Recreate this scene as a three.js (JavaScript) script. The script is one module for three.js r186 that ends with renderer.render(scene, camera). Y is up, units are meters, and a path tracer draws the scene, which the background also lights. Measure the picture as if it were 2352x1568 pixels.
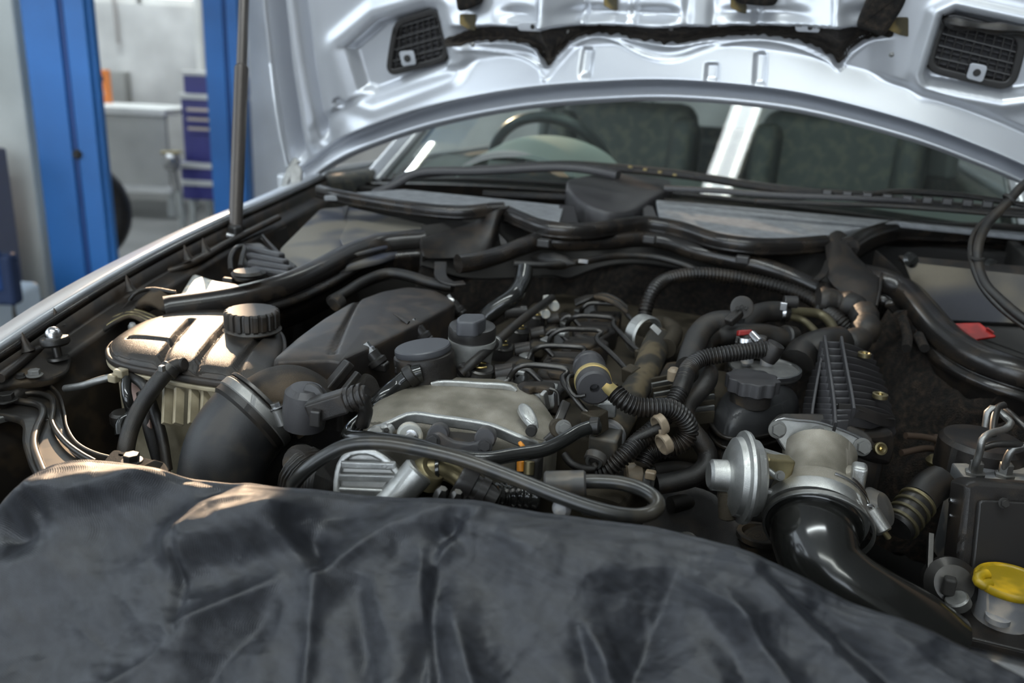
import * as THREE from 'three';
import { RoundedBoxGeometry } from 'three/addons/geometries/RoundedBoxGeometry.js';
import { mergeGeometries, mergeVertices } from 'three/addons/utils/BufferGeometryUtils.js';
import { RectAreaLightUniformsLib } from 'three/addons/lights/RectAreaLightUniformsLib.js';
import { ImprovedNoise } from 'three/addons/math/ImprovedNoise.js';

// ------------------------------------------------------------------ camera
const scene = new THREE.Scene();
const FPX = 1900, EYE = 1.15, PITCH = 17.5 * Math.PI / 180, ROLL = 2.9 * Math.PI / 180;
const camera = new THREE.PerspectiveCamera(2 * Math.atan(784 / FPX) * 180 / Math.PI, 1.5, 0.05, 60);
camera.position.set(0, EYE, 0);
camera.rotation.order = 'YXZ';
camera.rotation.set(-PITCH, 0, ROLL);
camera.focus = 0.93;
camera.userData.fStop = 3.6;
camera.updateMatrixWorld(true);

const renderer = new THREE.WebGLRenderer();
renderer.toneMapping = THREE.LinearToneMapping;
renderer.toneMappingExposure = 1.3;
renderer.shadowMap.enabled = true;
RectAreaLightUniformsLib.init();

// ------------------------------------------------------------------ sky and sun (daylight enters by the gate behind the camera and the high window)
scene.background = new THREE.Color().setRGB(0.80, 0.90, 1.0);
scene.backgroundIntensity = 3.0;
const sun = new THREE.DirectionalLight(new THREE.Color().setRGB(1.0, 0.69, 0.44), 4.4);
const SUN_TO = new THREE.Vector3(-0.455, 0.83, -1.13), SUN_DIR = new THREE.Vector3(-0.3575, 0.33, -0.934).normalize();   // a lit spot on the tank, direction to the sun
sun.position.copy(SUN_TO).addScaledVector(SUN_DIR, 14);
sun.target.position.copy(SUN_TO);
sun.castShadow = true; sun.shadow.radius = 1; sun.shadow.mapSize.set(2048, 2048);
Object.assign(sun.shadow.camera, { left: -5, right: 5, top: 5, bottom: -5, near: 0.5, far: 30 });
scene.add(sun, sun.target);

// ------------------------------------------------------------------ helpers: pixels of the photograph to places in the garage
const V = (x, y, z) => new THREE.Vector3(x, y, z);
const camQ = camera.quaternion.clone();
const ray = (px, py) => V((px - 1176) / FPX, (784 - py) / FPX, -1).applyQuaternion(camQ);
const at = (px, py, d) => ray(px, py).multiplyScalar(d).add(camera.position);           // at optical depth d
const on = (px, py, y) => { const r = ray(px, py); return r.multiplyScalar((y - EYE) / r.y).add(camera.position); };   // on the level y
const depthOf = (p) => p.clone().sub(camera.position).applyQuaternion(camQ.clone().invert()).z * -1;
const onPlane = (px, py, p0, n) => { const r = ray(px, py), t = p0.clone().sub(camera.position).dot(n) / r.dot(n); return r.multiplyScalar(t).add(camera.position); };
const LY = (a) => a.map(([x, y, h]) => on(x, y, h));
const LD = (a) => a.map(([x, y, d]) => at(x, y, d));
const mm = (px, p) => px * depthOf(p) / FPX;                                            // a length of px pixels at the place p
const UP = V(0, 1, 0);
// the car stands turned: CR its right-hand side as seen, CF towards its nose, CO the middle of the windscreen's foot
const YAW = 20 * Math.PI / 180, CR = V(Math.cos(YAW), 0, Math.sin(YAW)), CF = V(-Math.sin(YAW), 0, Math.cos(YAW));
const CO = at(1500, 400, 1.75); CO.y = 0;
const car = (x, y, z) => CO.clone().addScaledVector(CR, x).addScaledVector(CF, z).setY(y);

let seedState = 7;
const rnd = () => { seedState = (seedState * 1664525 + 1013904223) >>> 0; return seedState / 4294967296; };
const noiseGen = new ImprovedNoise();
const nz = (x, y, z = 0) => noiseGen.noise(x, y, z);
const sstep = (a, b, x) => { const t = Math.min(1, Math.max(0, (x - a) / (b - a))); return t * t * (3 - 2 * t); };
const lerp = (a, b, t) => a + (b - a) * t;
const gauss = (x, w) => Math.exp(-(x * x) / (w * w));
const interp = (tab, x) => {                      // piecewise-linear table [[x, y], ...] with a smooth blend
  if (x <= tab[0][0]) return tab[0][1];
  for (let i = 1; i < tab.length; i++) if (x <= tab[i][0]) { const t = (x - tab[i - 1][0]) / (tab[i][0] - tab[i - 1][0]); return lerp(tab[i - 1][1], tab[i][1], t); }
  return tab[tab.length - 1][1];
};
const smoothTab = (tab) => {                      // Catmull-Rom through the table, as a function of x
  const c = new THREE.SplineCurve(tab.map(([x, y]) => new THREE.Vector2(x, y))), pts = c.getPoints(tab.length * 16).map((p) => [p.x, p.y]);
  return (x) => interp(pts, x);
};
const segDist = (px, py, x0, y0, x1, y1) => {
  const dx = x1 - x0, dy = y1 - y0, t = Math.min(1, Math.max(0, ((px - x0) * dx + (py - y0) * dy) / (dx * dx + dy * dy)));
  return [Math.hypot(px - x0 - t * dx, py - y0 - t * dy), t, ((px - x0) * dy - (py - y0) * dx)];
};
const polySdf = (x, y, p) => {                    // signed distance to a polygon, negative inside
  let d = 1e9, s = 1;
  for (let i = 0, j = p.length - 1; i < p.length; j = i++) {
    d = Math.min(d, segDist(x, y, p[j][0], p[j][1], p[i][0], p[i][1])[0]);
    if ((p[i][1] > y) !== (p[j][1] > y) && x < (p[j][0] - p[i][0]) * (y - p[i][1]) / (p[j][1] - p[i][1]) + p[i][0]) s = -s;
  }
  return s * d;
};

// ------------------------------------------------------------------ textures: grain, dust and weave
function dataTex(n, fn, srgb) {
  const a = new Uint8Array(n * n * 4);
  for (let j = 0; j < n; j++) for (let i = 0; i < n; i++) { const c = fn(i / n, j / n, i, j), k = (j * n + i) * 4; for (let q = 0; q < 3; q++) a[k + q] = Math.max(0, Math.min(255, 255 * (c.length ? c[q] : c))); a[k + 3] = 255; }
  const t = new THREE.DataTexture(a, n, n); t.wrapS = t.wrapT = THREE.RepeatWrapping; t.magFilter = THREE.LinearFilter; t.minFilter = THREE.LinearMipmapLinearFilter; t.generateMipmaps = true;
  if (srgb) t.colorSpace = THREE.SRGBColorSpace;
  t.needsUpdate = true; return t;
}
const hash2 = (i, j, o) => { let h = (i * 374761393 + j * 668265263 + Math.floor(o * 977) * 1274126177) | 0; h = Math.imul(h ^ (h >>> 13), 1274126177); return ((h ^ (h >>> 16)) >>> 0) / 4294967296 * 2 * Math.PI; };
const loop = (u, v, f, o = 0) => {                // gradient noise that repeats over the unit square
  const p = Math.max(1, Math.round(f)), x = u * p, y = v * p, i = Math.floor(x), j = Math.floor(y), a = x - i, b = y - j, w = (t) => t * t * t * (t * (t * 6 - 15) + 10);
  const g = (di, dj) => { const h = hash2((i + di) % p, (j + dj) % p, o + 3); return Math.cos(h) * (a - di) + Math.sin(h) * (b - dj); };
  return 1.5 * lerp(lerp(g(0, 0), g(1, 0), w(a)), lerp(g(0, 1), g(1, 1), w(a)), w(b));
};
const fbm = (u, v, f, o) => loop(u, v, f, o) + 0.5 * loop(u, v, f * 2.1, o + 1.3) + 0.25 * loop(u, v, f * 4.3, o + 2.9);
const T = {
  grain: dataTex(512, (u, v) => 0.5 + 0.28 * (rnd() - 0.5) + 0.35 * loop(u, v, 120)),
  dust: dataTex(512, (u, v) => { const d = sstep(-0.25, 0.6, fbm(u, v, 7, 4)) + 0.16 * (rnd() - 0.5); return [0.72 + 0.28 * d, 0.72 + 0.22 * d, 0.72 + 0.14 * d]; }, true),
  heavy: dataTex(512, (u, v) => { const d = Math.min(1, Math.max(0, sstep(-0.35, 0.5, fbm(u, v, 5, 11)) + 0.3 * (rnd() - 0.5))); return [0.50 + 0.46 * d, 0.50 + 0.40 * d, 0.52 + 0.28 * d]; }, true),
  smear: dataTex(512, (u, v) => { const d = sstep(-0.4, 0.5, loop(u, v, 3, 2) + 0.6 * loop(u * 1, v, 9, 7)) + 0.1 * (rnd() - 0.5); return [0.48 + 0.40 * d, 0.50 + 0.34 * d, 0.58 + 0.18 * d]; }, true),
  metal: dataTex(512, (u, v) => { const d = 0.9 + 0.08 * fbm(u, v, 9, 6) + 0.07 * (rnd() - 0.5); return [d, d, d]; }, true),
  cast: dataTex(512, (u, v) => { const d = fbm(u, v, 7, 21) + 0.4 * (rnd() - 0.5); return [0.84 + 0.14 * d, 0.83 + 0.14 * d, 0.80 + 0.15 * d]; }, true),
  weave: dataTex(512, (u, v, i, j) => { const a = Math.sin((i + j) * Math.PI / 4), b = Math.sin((i - j) * Math.PI / 4); return 0.5 + 0.25 * a * b + 0.18 * Math.max(a, b) + 0.10 * (rnd() - 0.5); }),
  cloth: dataTex(512, (u, v, i, j) => { const a = Math.sin((i + j) * Math.PI / 4) * Math.sin((i - j) * Math.PI / 4), d = 0.80 + 0.17 * a + 0.16 * fbm(u, v, 9, 15) + 0.12 * (rnd() - 0.5); return [d, d, d * 1.02]; }, true),
  felt: dataTex(512, (u, v) => { const d = 0.55 + 0.35 * fbm(u, v, 14, 31) + 0.5 * (rnd() - 0.5); return [d, d * 0.94, d * 0.86]; }, true),
  wall: dataTex(512, (u, v) => { const d = 0.92 + 0.08 * fbm(u, v, 6, 41) + 0.02 * (rnd() - 0.5); return [d, d, d]; }, true),
};
const rep = (t, k) => { const c = t.clone(); c.repeat.set(k, k); c.needsUpdate = true; return c; };
const TX = { grain: rep(T.grain, 14), dust: rep(T.dust, 4), heavy: rep(T.heavy, 5), smear: rep(T.smear, 2), metal: rep(T.metal, 6), cast: rep(T.cast, 4), weave: rep(T.weave, 7.2), cloth: rep(T.cloth, 7.2), felt: rep(T.felt, 7), wall: rep(T.wall, 0.4), feltBump: rep(T.grain, 6) };
function M(rgb, rough, metal = 0, o = {}) {
  const { map, bump, b = 0.0004, ...rest } = o;
  const m = new THREE.MeshPhysicalMaterial({ roughness: rough, metalness: metal, side: THREE.DoubleSide, ...rest });
  m.color.setRGB(...rgb);
  if (map) m.map = TX[map];
  if (bump) { m.bumpMap = TX[bump]; m.bumpScale = b; }
  return m;
}
const MT = {
  plastic: M([0.032, 0.0275, 0.025], 0.4, 0, { map: 'dust', bump: 'grain', b: 0.0003 }),
  plasticSmooth: M([0.024, 0.022, 0.021], 0.32, 0, { bump: 'grain', b: 0.00008 }),
  plasticBlue: M([0.044, 0.042, 0.044], 0.4, 0, { bump: 'grain', b: 0.0002 }),
  dusty: M([0.072, 0.056, 0.04], 0.72, 0, { map: 'heavy', bump: 'grain', b: 0.0006 }),
  tankTop: M([0.04, 0.033, 0.027], 0.38, 0, { map: 'dust', bump: 'grain', b: 0.0003 }),
  rubber: M([0.02, 0.0175, 0.0155], 0.40, 0, { map: 'dust', bump: 'grain', b: 0.0002 }),
  rubberSeal: M([0.026, 0.0225, 0.0205], 0.26, 0, { map: 'dust' }),
  rubberGloss: M([0.012, 0.012, 0.011], 0.16, 0, { clearcoat: 0.4, clearcoatRoughness: 0.15 }),
  hose: M([0.026, 0.0225, 0.0195], 0.45, 0, { map: 'dust', bump: 'grain', b: 0.0003 }),
  vinyl: M([0.036, 0.036, 0.034], 0.28, 0, { map: 'dust' }),
  corr: M([0.024, 0.0205, 0.018], 0.38, 0, { map: 'dust' }),
  alu: M([0.62, 0.62, 0.60], 0.38, 0.9, { map: 'metal', bump: 'grain', b: 0.0003 }),
  cast: M([0.36, 0.335, 0.295], 0.55, 0.45, { map: 'cast', bump: 'grain', b: 0.0005 }),
  castDark: M([0.075, 0.061, 0.043], 0.65, 0.4, { map: 'cast', bump: 'grain', b: 0.0005 }),
  steel: M([0.66, 0.66, 0.67], 0.24, 1, { map: 'metal' }),
  steelDull: M([0.36, 0.355, 0.34], 0.42, 0.9, { map: 'metal', bump: 'grain', b: 0.0002 }),
  steelDark: M([0.095, 0.09, 0.085], 0.36, 0.85, { map: 'metal' }),
  brass: M([0.60, 0.45, 0.17], 0.3, 1, { map: 'metal' }),
  brassDull: M([0.30, 0.25, 0.14], 0.42, 0.85, { map: 'metal' }),
  paint: M([0.55, 0.57, 0.60], 0.33, 0.55, { clearcoat: 0.35, clearcoatRoughness: 0.15 }),
  paintInner: M([0.56, 0.575, 0.61], 0.3, 0.55, {}),
  paintDarkShade: M([0.042, 0.034, 0.028], 0.42, 0.35, { map: 'dust' }),  // body silver as it looks in shadow; the shade is in the colour
  paintArm: M([0.062, 0.056, 0.05], 0.34, 0.5, { map: 'dust' }),
  cowl: M([0.3, 0.31, 0.325], 0.55, 0.1, { map: 'metal' }),
  smear: M([0.25, 0.25, 0.255], 0.6, 0, { map: 'smear' }),
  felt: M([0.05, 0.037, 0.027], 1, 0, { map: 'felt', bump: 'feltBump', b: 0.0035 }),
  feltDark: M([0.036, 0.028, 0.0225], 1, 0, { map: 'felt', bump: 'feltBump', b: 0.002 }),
  cloth: M([0.03, 0.032, 0.037], 0.42, 0, { map: 'cloth', bump: 'weave', b: 0.0006, sheen: 0.2, sheenRoughness: 0.4, sheenColor: new THREE.Color(0.5, 0.55, 0.65) }),
  black: M([0.020, 0.018, 0.016], 0.7, 0, {}),
  cream: M([0.46, 0.40, 0.29], 0.5, 0, { map: 'cast', transmission: 0.12, thickness: 0 }),
  coolant: M([0.46, 0.30, 0.26], 0.5, 0, { map: 'cast' }),
  white: M([0.72, 0.72, 0.68], 0.45, 0, { map: 'dust' }),
  greyNylon: M([0.50, 0.50, 0.52], 0.5, 0, { map: 'dust' }),
  greySleeve: M([0.115, 0.11, 0.105], 0.5, 0, { map: 'dust' }),
  tan: M([0.34, 0.27, 0.20], 0.5, 0, { map: 'cast' }),
  yellow: M([0.62, 0.42, 0.012], 0.4, 0, { map: 'dust' }),
  yellowTape: M([0.55, 0.43, 0.17], 0.5, 0, { map: 'dust' }),
  red: M([0.42, 0.022, 0.020], 0.45, 0, { map: 'dust' }),
  olive: M([0.115, 0.098, 0.055], 0.42, 0.55, { map: 'metal' }),
  recessShade: M([0.085, 0.072, 0.063], 0.75, 0, { map: 'felt', bump: 'feltBump', b: 0.001 }),  // dark brown that shades the hood recess by colour
  amber: M([0.65, 0.24, 0.02], 0.4, 0, {}),
  tape: M([0.24, 0.20, 0.095], 0.8, 0, { map: 'heavy' }),
  blue: M([0.030, 0.175, 0.52], 0.45, 0, { map: 'wall' }),
  blueDark: M([0.020, 0.075, 0.27], 0.5, 0, { map: 'wall' }),
  violet: M([0.050, 0.050, 0.26], 0.4, 0, { map: 'wall' }),
  concrete: M([0.56, 0.58, 0.555], 0.85, 0, { map: 'wall' }),
  plaster: M([0.7, 0.7, 0.69], 0.9, 0, { map: 'wall' }),
  plasterWhite: M([0.68, 0.68, 0.68], 0.85, 0, { map: 'wall' }),
  floorGrey: M([0.2, 0.2, 0.195], 0.6, 0, { map: 'wall' }),
  whitePaint: M([0.80, 0.80, 0.77], 0.5, 0, { map: 'wall' }),
  seat: M([0.085, 0.092, 0.088], 0.6, 0, { map: 'dust' }),
  dash: M([0.13, 0.137, 0.13], 0.5, 0, { bump: 'grain', b: 0.0004 }),
  trimGrey: M([0.20, 0.21, 0.205], 0.6, 0, { map: 'dust' }),
};

// ------------------------------------------------------------------ helpers: shapes
function uvBox(g) {                               // texture coordinates in metres from the dominant direction of each normal
  const p = g.attributes.position, n = g.attributes.normal, a = new Float32Array(p.count * 2);
  for (let i = 0; i < p.count; i++) {
    const x = Math.abs(n.getX(i)), y = Math.abs(n.getY(i)), z = Math.abs(n.getZ(i));
    const [u, v] = y >= x && y >= z ? [p.getX(i), p.getZ(i)] : x >= z ? [p.getZ(i), p.getY(i)] : [p.getX(i), p.getY(i)];
    a[2 * i] = u; a[2 * i + 1] = v;
  }
  g.setAttribute('uv', new THREE.BufferAttribute(a, 2)); return g;
}
const clean = (g) => { const o = g.index ? g.toNonIndexed() : g; for (const k of Object.keys(o.attributes)) if (!['position', 'normal', 'uv'].includes(k)) o.deleteAttribute(k); return o; };
const join = (...gs) => mergeGeometries(gs.flat().map(clean));
function meshFrom(pos, idx, uv) {
  const g = new THREE.BufferGeometry();
  g.setAttribute('position', new THREE.Float32BufferAttribute(pos, 3)); g.setIndex(idx);
  if (uv) g.setAttribute('uv', new THREE.Float32BufferAttribute(uv, 2));
  g.computeVertexNormals(); if (!uv) uvBox(g);
  return g;
}
function curveOf(pts, closed = false) { return new THREE.CatmullRomCurve3(pts, closed, 'centripetal'); }
function sweep(pts, r, { n, seg = 14, ridge = 0, pitch = 0.0042, caps = true, closed = false } = {}) {   // a hose, pipe or wire; ridge gives corrugation
  const c = pts.length === 2 ? new THREE.LineCurve3(pts[0], pts[1]) : curveOf(pts, closed), len = c.getLength();
  if (!n) n = ridge ? Math.min(900, Math.max(20, Math.round(len / pitch * 5))) : Math.min(120, Math.max(pts.length === 2 ? 1 : 10, Math.round(len / 0.006)));
  const fr = c.computeFrenetFrames(n, closed), pos = [], uv = [], idx = [];
  const rf = typeof r === 'function' ? r : () => r;
  for (let i = 0; i <= n; i++) {
    const t = i / n, p = c.getPointAt(t);
    let rad = rf(t); if (ridge) rad *= 1 + ridge * (sstep(-0.5, 0.5, Math.cos(t * len / pitch * 2 * Math.PI)) - 0.5);
    for (let j = 0; j <= seg; j++) { const a = j / seg * 2 * Math.PI, q = p.clone().addScaledVector(fr.normals[i], Math.cos(a) * rad).addScaledVector(fr.binormals[i], Math.sin(a) * rad); pos.push(q.x, q.y, q.z); uv.push(t * len, j / seg * 2 * Math.PI * rf(t)); }
  }
  const w = seg + 1;
  for (let i = 0; i < n; i++) for (let j = 0; j < seg; j++) { const k = i * w + j; idx.push(k, k + w, k + 1, k + 1, k + w, k + w + 1); }
  if (caps && !closed) for (const i of [0, n]) {
    const p = c.getPointAt(i / n), b = pos.length / 3; pos.push(p.x, p.y, p.z); uv.push(0, 0);
    for (let j = 0; j <= seg; j++) { const k = (i * w + j) * 3; pos.push(pos[k], pos[k + 1], pos[k + 2]); uv.push(pos[k], pos[k + 2]); }
    for (let j = 0; j < seg; j++) i ? idx.push(b, b + 1 + j, b + 2 + j) : idx.push(b, b + 2 + j, b + 1 + j);
  }
  return meshFrom(pos, idx, uv);
}
function extrudeAlong(pts, prof, { up = UP, n, closedProf = true, scale } = {}) {      // a profile [[across, up], ...] carried along a path
  const c = curveOf(pts), len = c.getLength(); n = n || Math.min(160, Math.max(12, Math.round(len / 0.008)));
  const pos = [], uv = [], idx = [], m = prof.length, w = closedProf ? m + 1 : m;
  let around = 0; const acc = [0]; for (let j = 1; j <= m; j++) { const a = prof[j - 1], b = prof[j % m]; around += Math.hypot(a[0] - b[0], a[1] - b[1]); acc.push(around); }
  for (let i = 0; i <= n; i++) {
    const t = i / n, p = c.getPointAt(t), tg = c.getTangentAt(t), s = tg.clone().cross(up).normalize(), u = s.clone().cross(tg).normalize(), k = scale ? scale(t) : 1;
    for (let j = 0; j < w; j++) { const [a, b] = prof[j % m], q = p.clone().addScaledVector(s, a * k).addScaledVector(u, b * k); pos.push(q.x, q.y, q.z); uv.push(t * len, acc[j]); }
  }
  for (let i = 0; i < n; i++) for (let j = 0; j < w - 1; j++) { const k = i * w + j; idx.push(k, k + 1, k + w, k + 1, k + w + 1, k + w); }
  if (closedProf) for (const i of [0, n]) {
    const tri = THREE.ShapeUtils.triangulateShape(prof.map(([a, b]) => new THREE.Vector2(a, b)), []), b0 = pos.length / 3;
    for (let j = 0; j < m; j++) { const k = (i * w + j) * 3; pos.push(pos[k], pos[k + 1], pos[k + 2]); uv.push(prof[j][0], prof[j][1]); }
    for (const f of tri) i ? idx.push(b0 + f[0], b0 + f[1], b0 + f[2]) : idx.push(b0 + f[0], b0 + f[2], b0 + f[1]);
  }
  return meshFrom(pos, idx, uv);
}
const roundProf = (w, h, r, k = 4) => {            // a rounded rectangle profile
  const o = []; for (const [sx, sy, a0] of [[1, 1, 0], [-1, 1, 90], [-1, -1, 180], [1, -1, 270]]) for (let i = 0; i <= k; i++) { const a = (a0 + 90 * i / k) * Math.PI / 180; o.push([sx * (w / 2 - r) + r * Math.cos(a), sy * (h / 2 - r) + r * Math.sin(a)]); } return o;
};
const basisTo = (g, o, x, y, z) => g.applyMatrix4(new THREE.Matrix4().makeBasis(x, y, z).setPosition(o));
function axisBasis(axis, hint) { const y = axis.clone().normalize(); let x = hint ? hint.clone() : (Math.abs(y.y) < 0.9 ? UP.clone() : CR.clone()); x.addScaledVector(y, -x.dot(y)).normalize(); return [x, y, x.clone().cross(y)]; }
function lathe(o, axis, prof, seg = 40) {          // profile [[radius, height], ...] round an axis; sharp corners are kept
  const pr = []; prof.forEach(([r, h], i) => { pr.push(new THREE.Vector2(Math.max(r, 1e-5), h)); });
  const pieces = [];
  for (let i = 0; i < pr.length - 1; i++) pieces.push(new THREE.LatheGeometry([pr[i], pr[i + 1]], seg));
  const g = uvBox(join(pieces.map((q) => { q.computeVertexNormals(); return q; })));
  const sm = mergeVertices(smoothed(g), 1e-6);
  const [x, y, z] = axisBasis(axis); return basisTo(sm, o, x, y, z);
}
function smoothed(g, angle = 35) {                 // normals smoothed across shallow edges only
  const p = g.attributes.position, nTri = p.count / 3, fn = [], map = new Map(), key = (i) => Math.round(p.getX(i) * 2e5) + ',' + Math.round(p.getY(i) * 2e5) + ',' + Math.round(p.getZ(i) * 2e5);
  const a = V(0, 0, 0), b = V(0, 0, 0), c = V(0, 0, 0);
  for (let t = 0; t < nTri; t++) { a.fromBufferAttribute(p, 3 * t); b.fromBufferAttribute(p, 3 * t + 1); c.fromBufferAttribute(p, 3 * t + 2); fn.push(b.clone().sub(a).cross(c.clone().sub(a))); }
  for (let i = 0; i < p.count; i++) { const k = key(i); if (!map.has(k)) map.set(k, []); map.get(k).push(Math.floor(i / 3)); }
  const cs = Math.cos(angle * Math.PI / 180), out = new Float32Array(p.count * 3), un = fn.map((f) => f.clone().normalize());
  for (let i = 0; i < p.count; i++) { const me = un[Math.floor(i / 3)], s = V(0, 0, 0); for (const t of map.get(key(i))) if (un[t].dot(me) > cs) s.add(fn[t]); s.normalize(); if (s.lengthSq() < 0.5) s.copy(me); out.set([s.x, s.y, s.z], 3 * i); }
  g.setAttribute('normal', new THREE.BufferAttribute(out, 3)); return g;
}
const rod = (p0, p1, r, r1 = r, ch = Math.min(r, r1) * 0.15, seg = 24) => { const ax = p1.clone().sub(p0), h = ax.length(); return lathe(p0, ax, [[0, 0], [r - ch, 0], [r, ch], [r1, h - ch], [r1 - ch, h], [0, h]], seg); };
const ring = (p, axis, ro, ri, h, seg = 40) => { const c = h * 0.12; return lathe(p.clone().addScaledVector(axis.clone().normalize(), -h / 2), axis, [[ri, 0], [ro - c, 0], [ro, c], [ro, h - c], [ro - c, h], [ri, h], [ri, 0]], seg); };
function knurl(o, axis, r, h, n, depth, { top = 0.12, share = 0.5, wave = false, seg = 8 } = {}) {    // a cap with a gripped rim
  const N = n * seg, pr = [[1, 0], [1, 1 - top], [1 - top * 0.35, 1 - top * 0.25], [1 - top * 0.9, 1]], pos = [], idx = [];
  pr.forEach(([k, hh], row) => { for (let i = 0; i < N; i++) { const ph = (i % seg) / seg, a = i / N * 2 * Math.PI, cut = row === 3 && !wave ? 0 : wave ? depth * (0.5 - 0.5 * Math.cos(ph * 2 * Math.PI)) : depth * sstep(share - 0.08, share + 0.08, Math.abs(ph - 0.5) * 2), R = (r - cut) * k; pos.push(Math.cos(a) * R, hh * h, Math.sin(a) * R); } });
  for (let row = 0; row < 3; row++) for (let i = 0; i < N; i++) { const a = row * N + i, b = row * N + (i + 1) % N; idx.push(a, a + N, b, b, a + N, b + N); }
  const c = pos.length / 3; pos.push(0, h, 0); for (let i = 0; i < N; i++) idx.push(3 * N + i, c, 3 * N + (i + 1) % N);
  const c0 = pos.length / 3; pos.push(0, 0, 0); for (let i = 0; i < N; i++) idx.push(i, (i + 1) % N, c0);
  const g = uvBox(smoothed(meshFrom(pos, idx).toNonIndexed(), 40)); const [x, y, z] = axisBasis(axis); return basisTo(g, o, x, y, z);
}
const box = (c, w, h, d, r = 0.003, x = CR, y = UP) => { const z = x.clone().cross(y).normalize(), yy = z.clone().cross(x).normalize(); return basisTo(uvBox(new RoundedBoxGeometry(w, h, d, 2, Math.min(r, w / 2.1, h / 2.1, d / 2.1))), c, x.clone().normalize(), yy, z); };
function beam(p0, p1, w, h, r = 0.002, up = UP) {  // a bar from p0 to p1
  const z = p1.clone().sub(p0), L = z.length(); z.normalize(); const x = up.clone().cross(z).normalize(), y = z.clone().cross(x);
  return basisTo(uvBox(new RoundedBoxGeometry(w, h, L, 2, Math.min(r, w / 2.1, h / 2.1))), p0.clone().add(p1).multiplyScalar(0.5), x, y, z);
}
function newell(p) { const n = V(0, 0, 0); for (let i = 0; i < p.length; i++) { const a = p[i], b = p[(i + 1) % p.length]; n.x += (a.y - b.y) * (a.z + b.z); n.y += (a.z - b.z) * (a.x + b.x); n.z += (a.x - b.x) * (a.y + b.y); } return n.normalize(); }
function slab(p, thick, bevel = 0.002, round = 0.005, holes = []) {   // a plate with the outline p, its face towards the viewer or up, thickness behind
  const n = newell(p), mid = p.reduce((s, q) => s.add(q), V(0, 0, 0)).multiplyScalar(1 / p.length);
  if (n.dot(camera.position.clone().sub(mid)) < 0) n.negate();
  const u = p[1].clone().sub(p[0]); u.addScaledVector(n, -u.dot(n)).normalize(); const v = n.clone().cross(u);
  const to2 = (q) => { const d = q.clone().sub(mid); return new THREE.Vector2(d.dot(u), d.dot(v)); };
  let q = p.map(to2); if (THREE.ShapeUtils.isClockWise(q)) q.reverse();
  const s = new THREE.Shape(), m = q.length;
  for (let i = 0; i < m; i++) {
    const a = q[(i + m - 1) % m], b = q[i], c = q[(i + 1) % m], la = a.distanceTo(b), lc = c.distanceTo(b), r = Math.min(round, la * 0.45, lc * 0.45);
    const p1 = b.clone().lerp(a, r / la), p2 = b.clone().lerp(c, r / lc);
    i ? s.lineTo(p1.x, p1.y) : s.moveTo(p1.x, p1.y); s.quadraticCurveTo(b.x, b.y, p2.x, p2.y);
  }
  s.closePath();
  for (const [hp, hr] of holes) { const h = new THREE.Path(), k = to2(hp); h.absarc(k.x, k.y, hr, 0, Math.PI * 2, true); s.holes.push(h); }
  const g = new THREE.ExtrudeGeometry(s, { depth: Math.max(1e-4, thick - 2 * bevel), bevelEnabled: bevel > 0, bevelThickness: bevel, bevelSize: bevel * 0.9, bevelOffset: -bevel * 0.9, bevelSegments: 2, curveSegments: 4 });
  g.translate(0, 0, -(thick - bevel)); uvBox(smoothed(clean(g), 50));
  return basisTo(g, mid, u, v, n);
}
function sheet(fn, nu, nv, t = 0) {                // a surface fn(u, v); t gives it thickness behind
  const pos = [], uv = [], idx = [], P = [];
  for (let j = 0; j <= nv; j++) for (let i = 0; i <= nu; i++) { const p = fn(i / nu, j / nv); P.push(p); pos.push(p.x, p.y, p.z); }
  const w = nu + 1; let av = 0;
  for (let j = 0; j <= nv; j++) { let au = 0; for (let i = 0; i <= nu; i++) { if (i) au += P[j * w + i].distanceTo(P[j * w + i - 1]); uv.push(au, av); } if (j < nv) av += P[j * w + (nu >> 1)].distanceTo(P[(j + 1) * w + (nu >> 1)]); }
  for (let j = 0; j < nv; j++) for (let i = 0; i < nu; i++) { const k = j * w + i; idx.push(k, k + 1, k + w, k + 1, k + w + 1, k + w); }
  const g = meshFrom(pos, idx, uv);
  if (!t) return g;
  const nn = g.attributes.normal, c = V(0, 0, 0), mid = P[(nv >> 1) * w + (nu >> 1)], nm = c.fromBufferAttribute(nn, (nv >> 1) * w + (nu >> 1)).clone();
  const sg = nm.dot(camera.position.clone().sub(mid)) < 0 ? 1 : -1, N = P.length;
  for (let i = 0; i < N; i++) { const p = P[i].clone().addScaledVector(V(nn.getX(i), nn.getY(i), nn.getZ(i)), sg * t); pos.push(p.x, p.y, p.z); uv.push(uv[2 * i], uv[2 * i + 1]); }
  const m = idx.length; for (let k = 0; k < m; k += 3) idx.push(idx[k] + N, idx[k + 2] + N, idx[k + 1] + N);
  const rim = []; for (let i = 0; i < nu; i++) rim.push([i, i + 1], [nv * w + i + 1, nv * w + i]); for (let j = 0; j < nv; j++) rim.push([(j + 1) * w, j * w], [j * w + nu, (j + 1) * w + nu]);
  for (const [a, b] of rim) { const k = pos.length / 3; for (const q of [a, b, a + N, b + N]) { pos.push(pos[3 * q], pos[3 * q + 1], pos[3 * q + 2]); uv.push(uv[2 * q], uv[2 * q + 1]); } idx.push(k, k + 2, k + 1, k + 1, k + 2, k + 3); }
  return meshFrom(pos, idx, uv);
}
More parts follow.
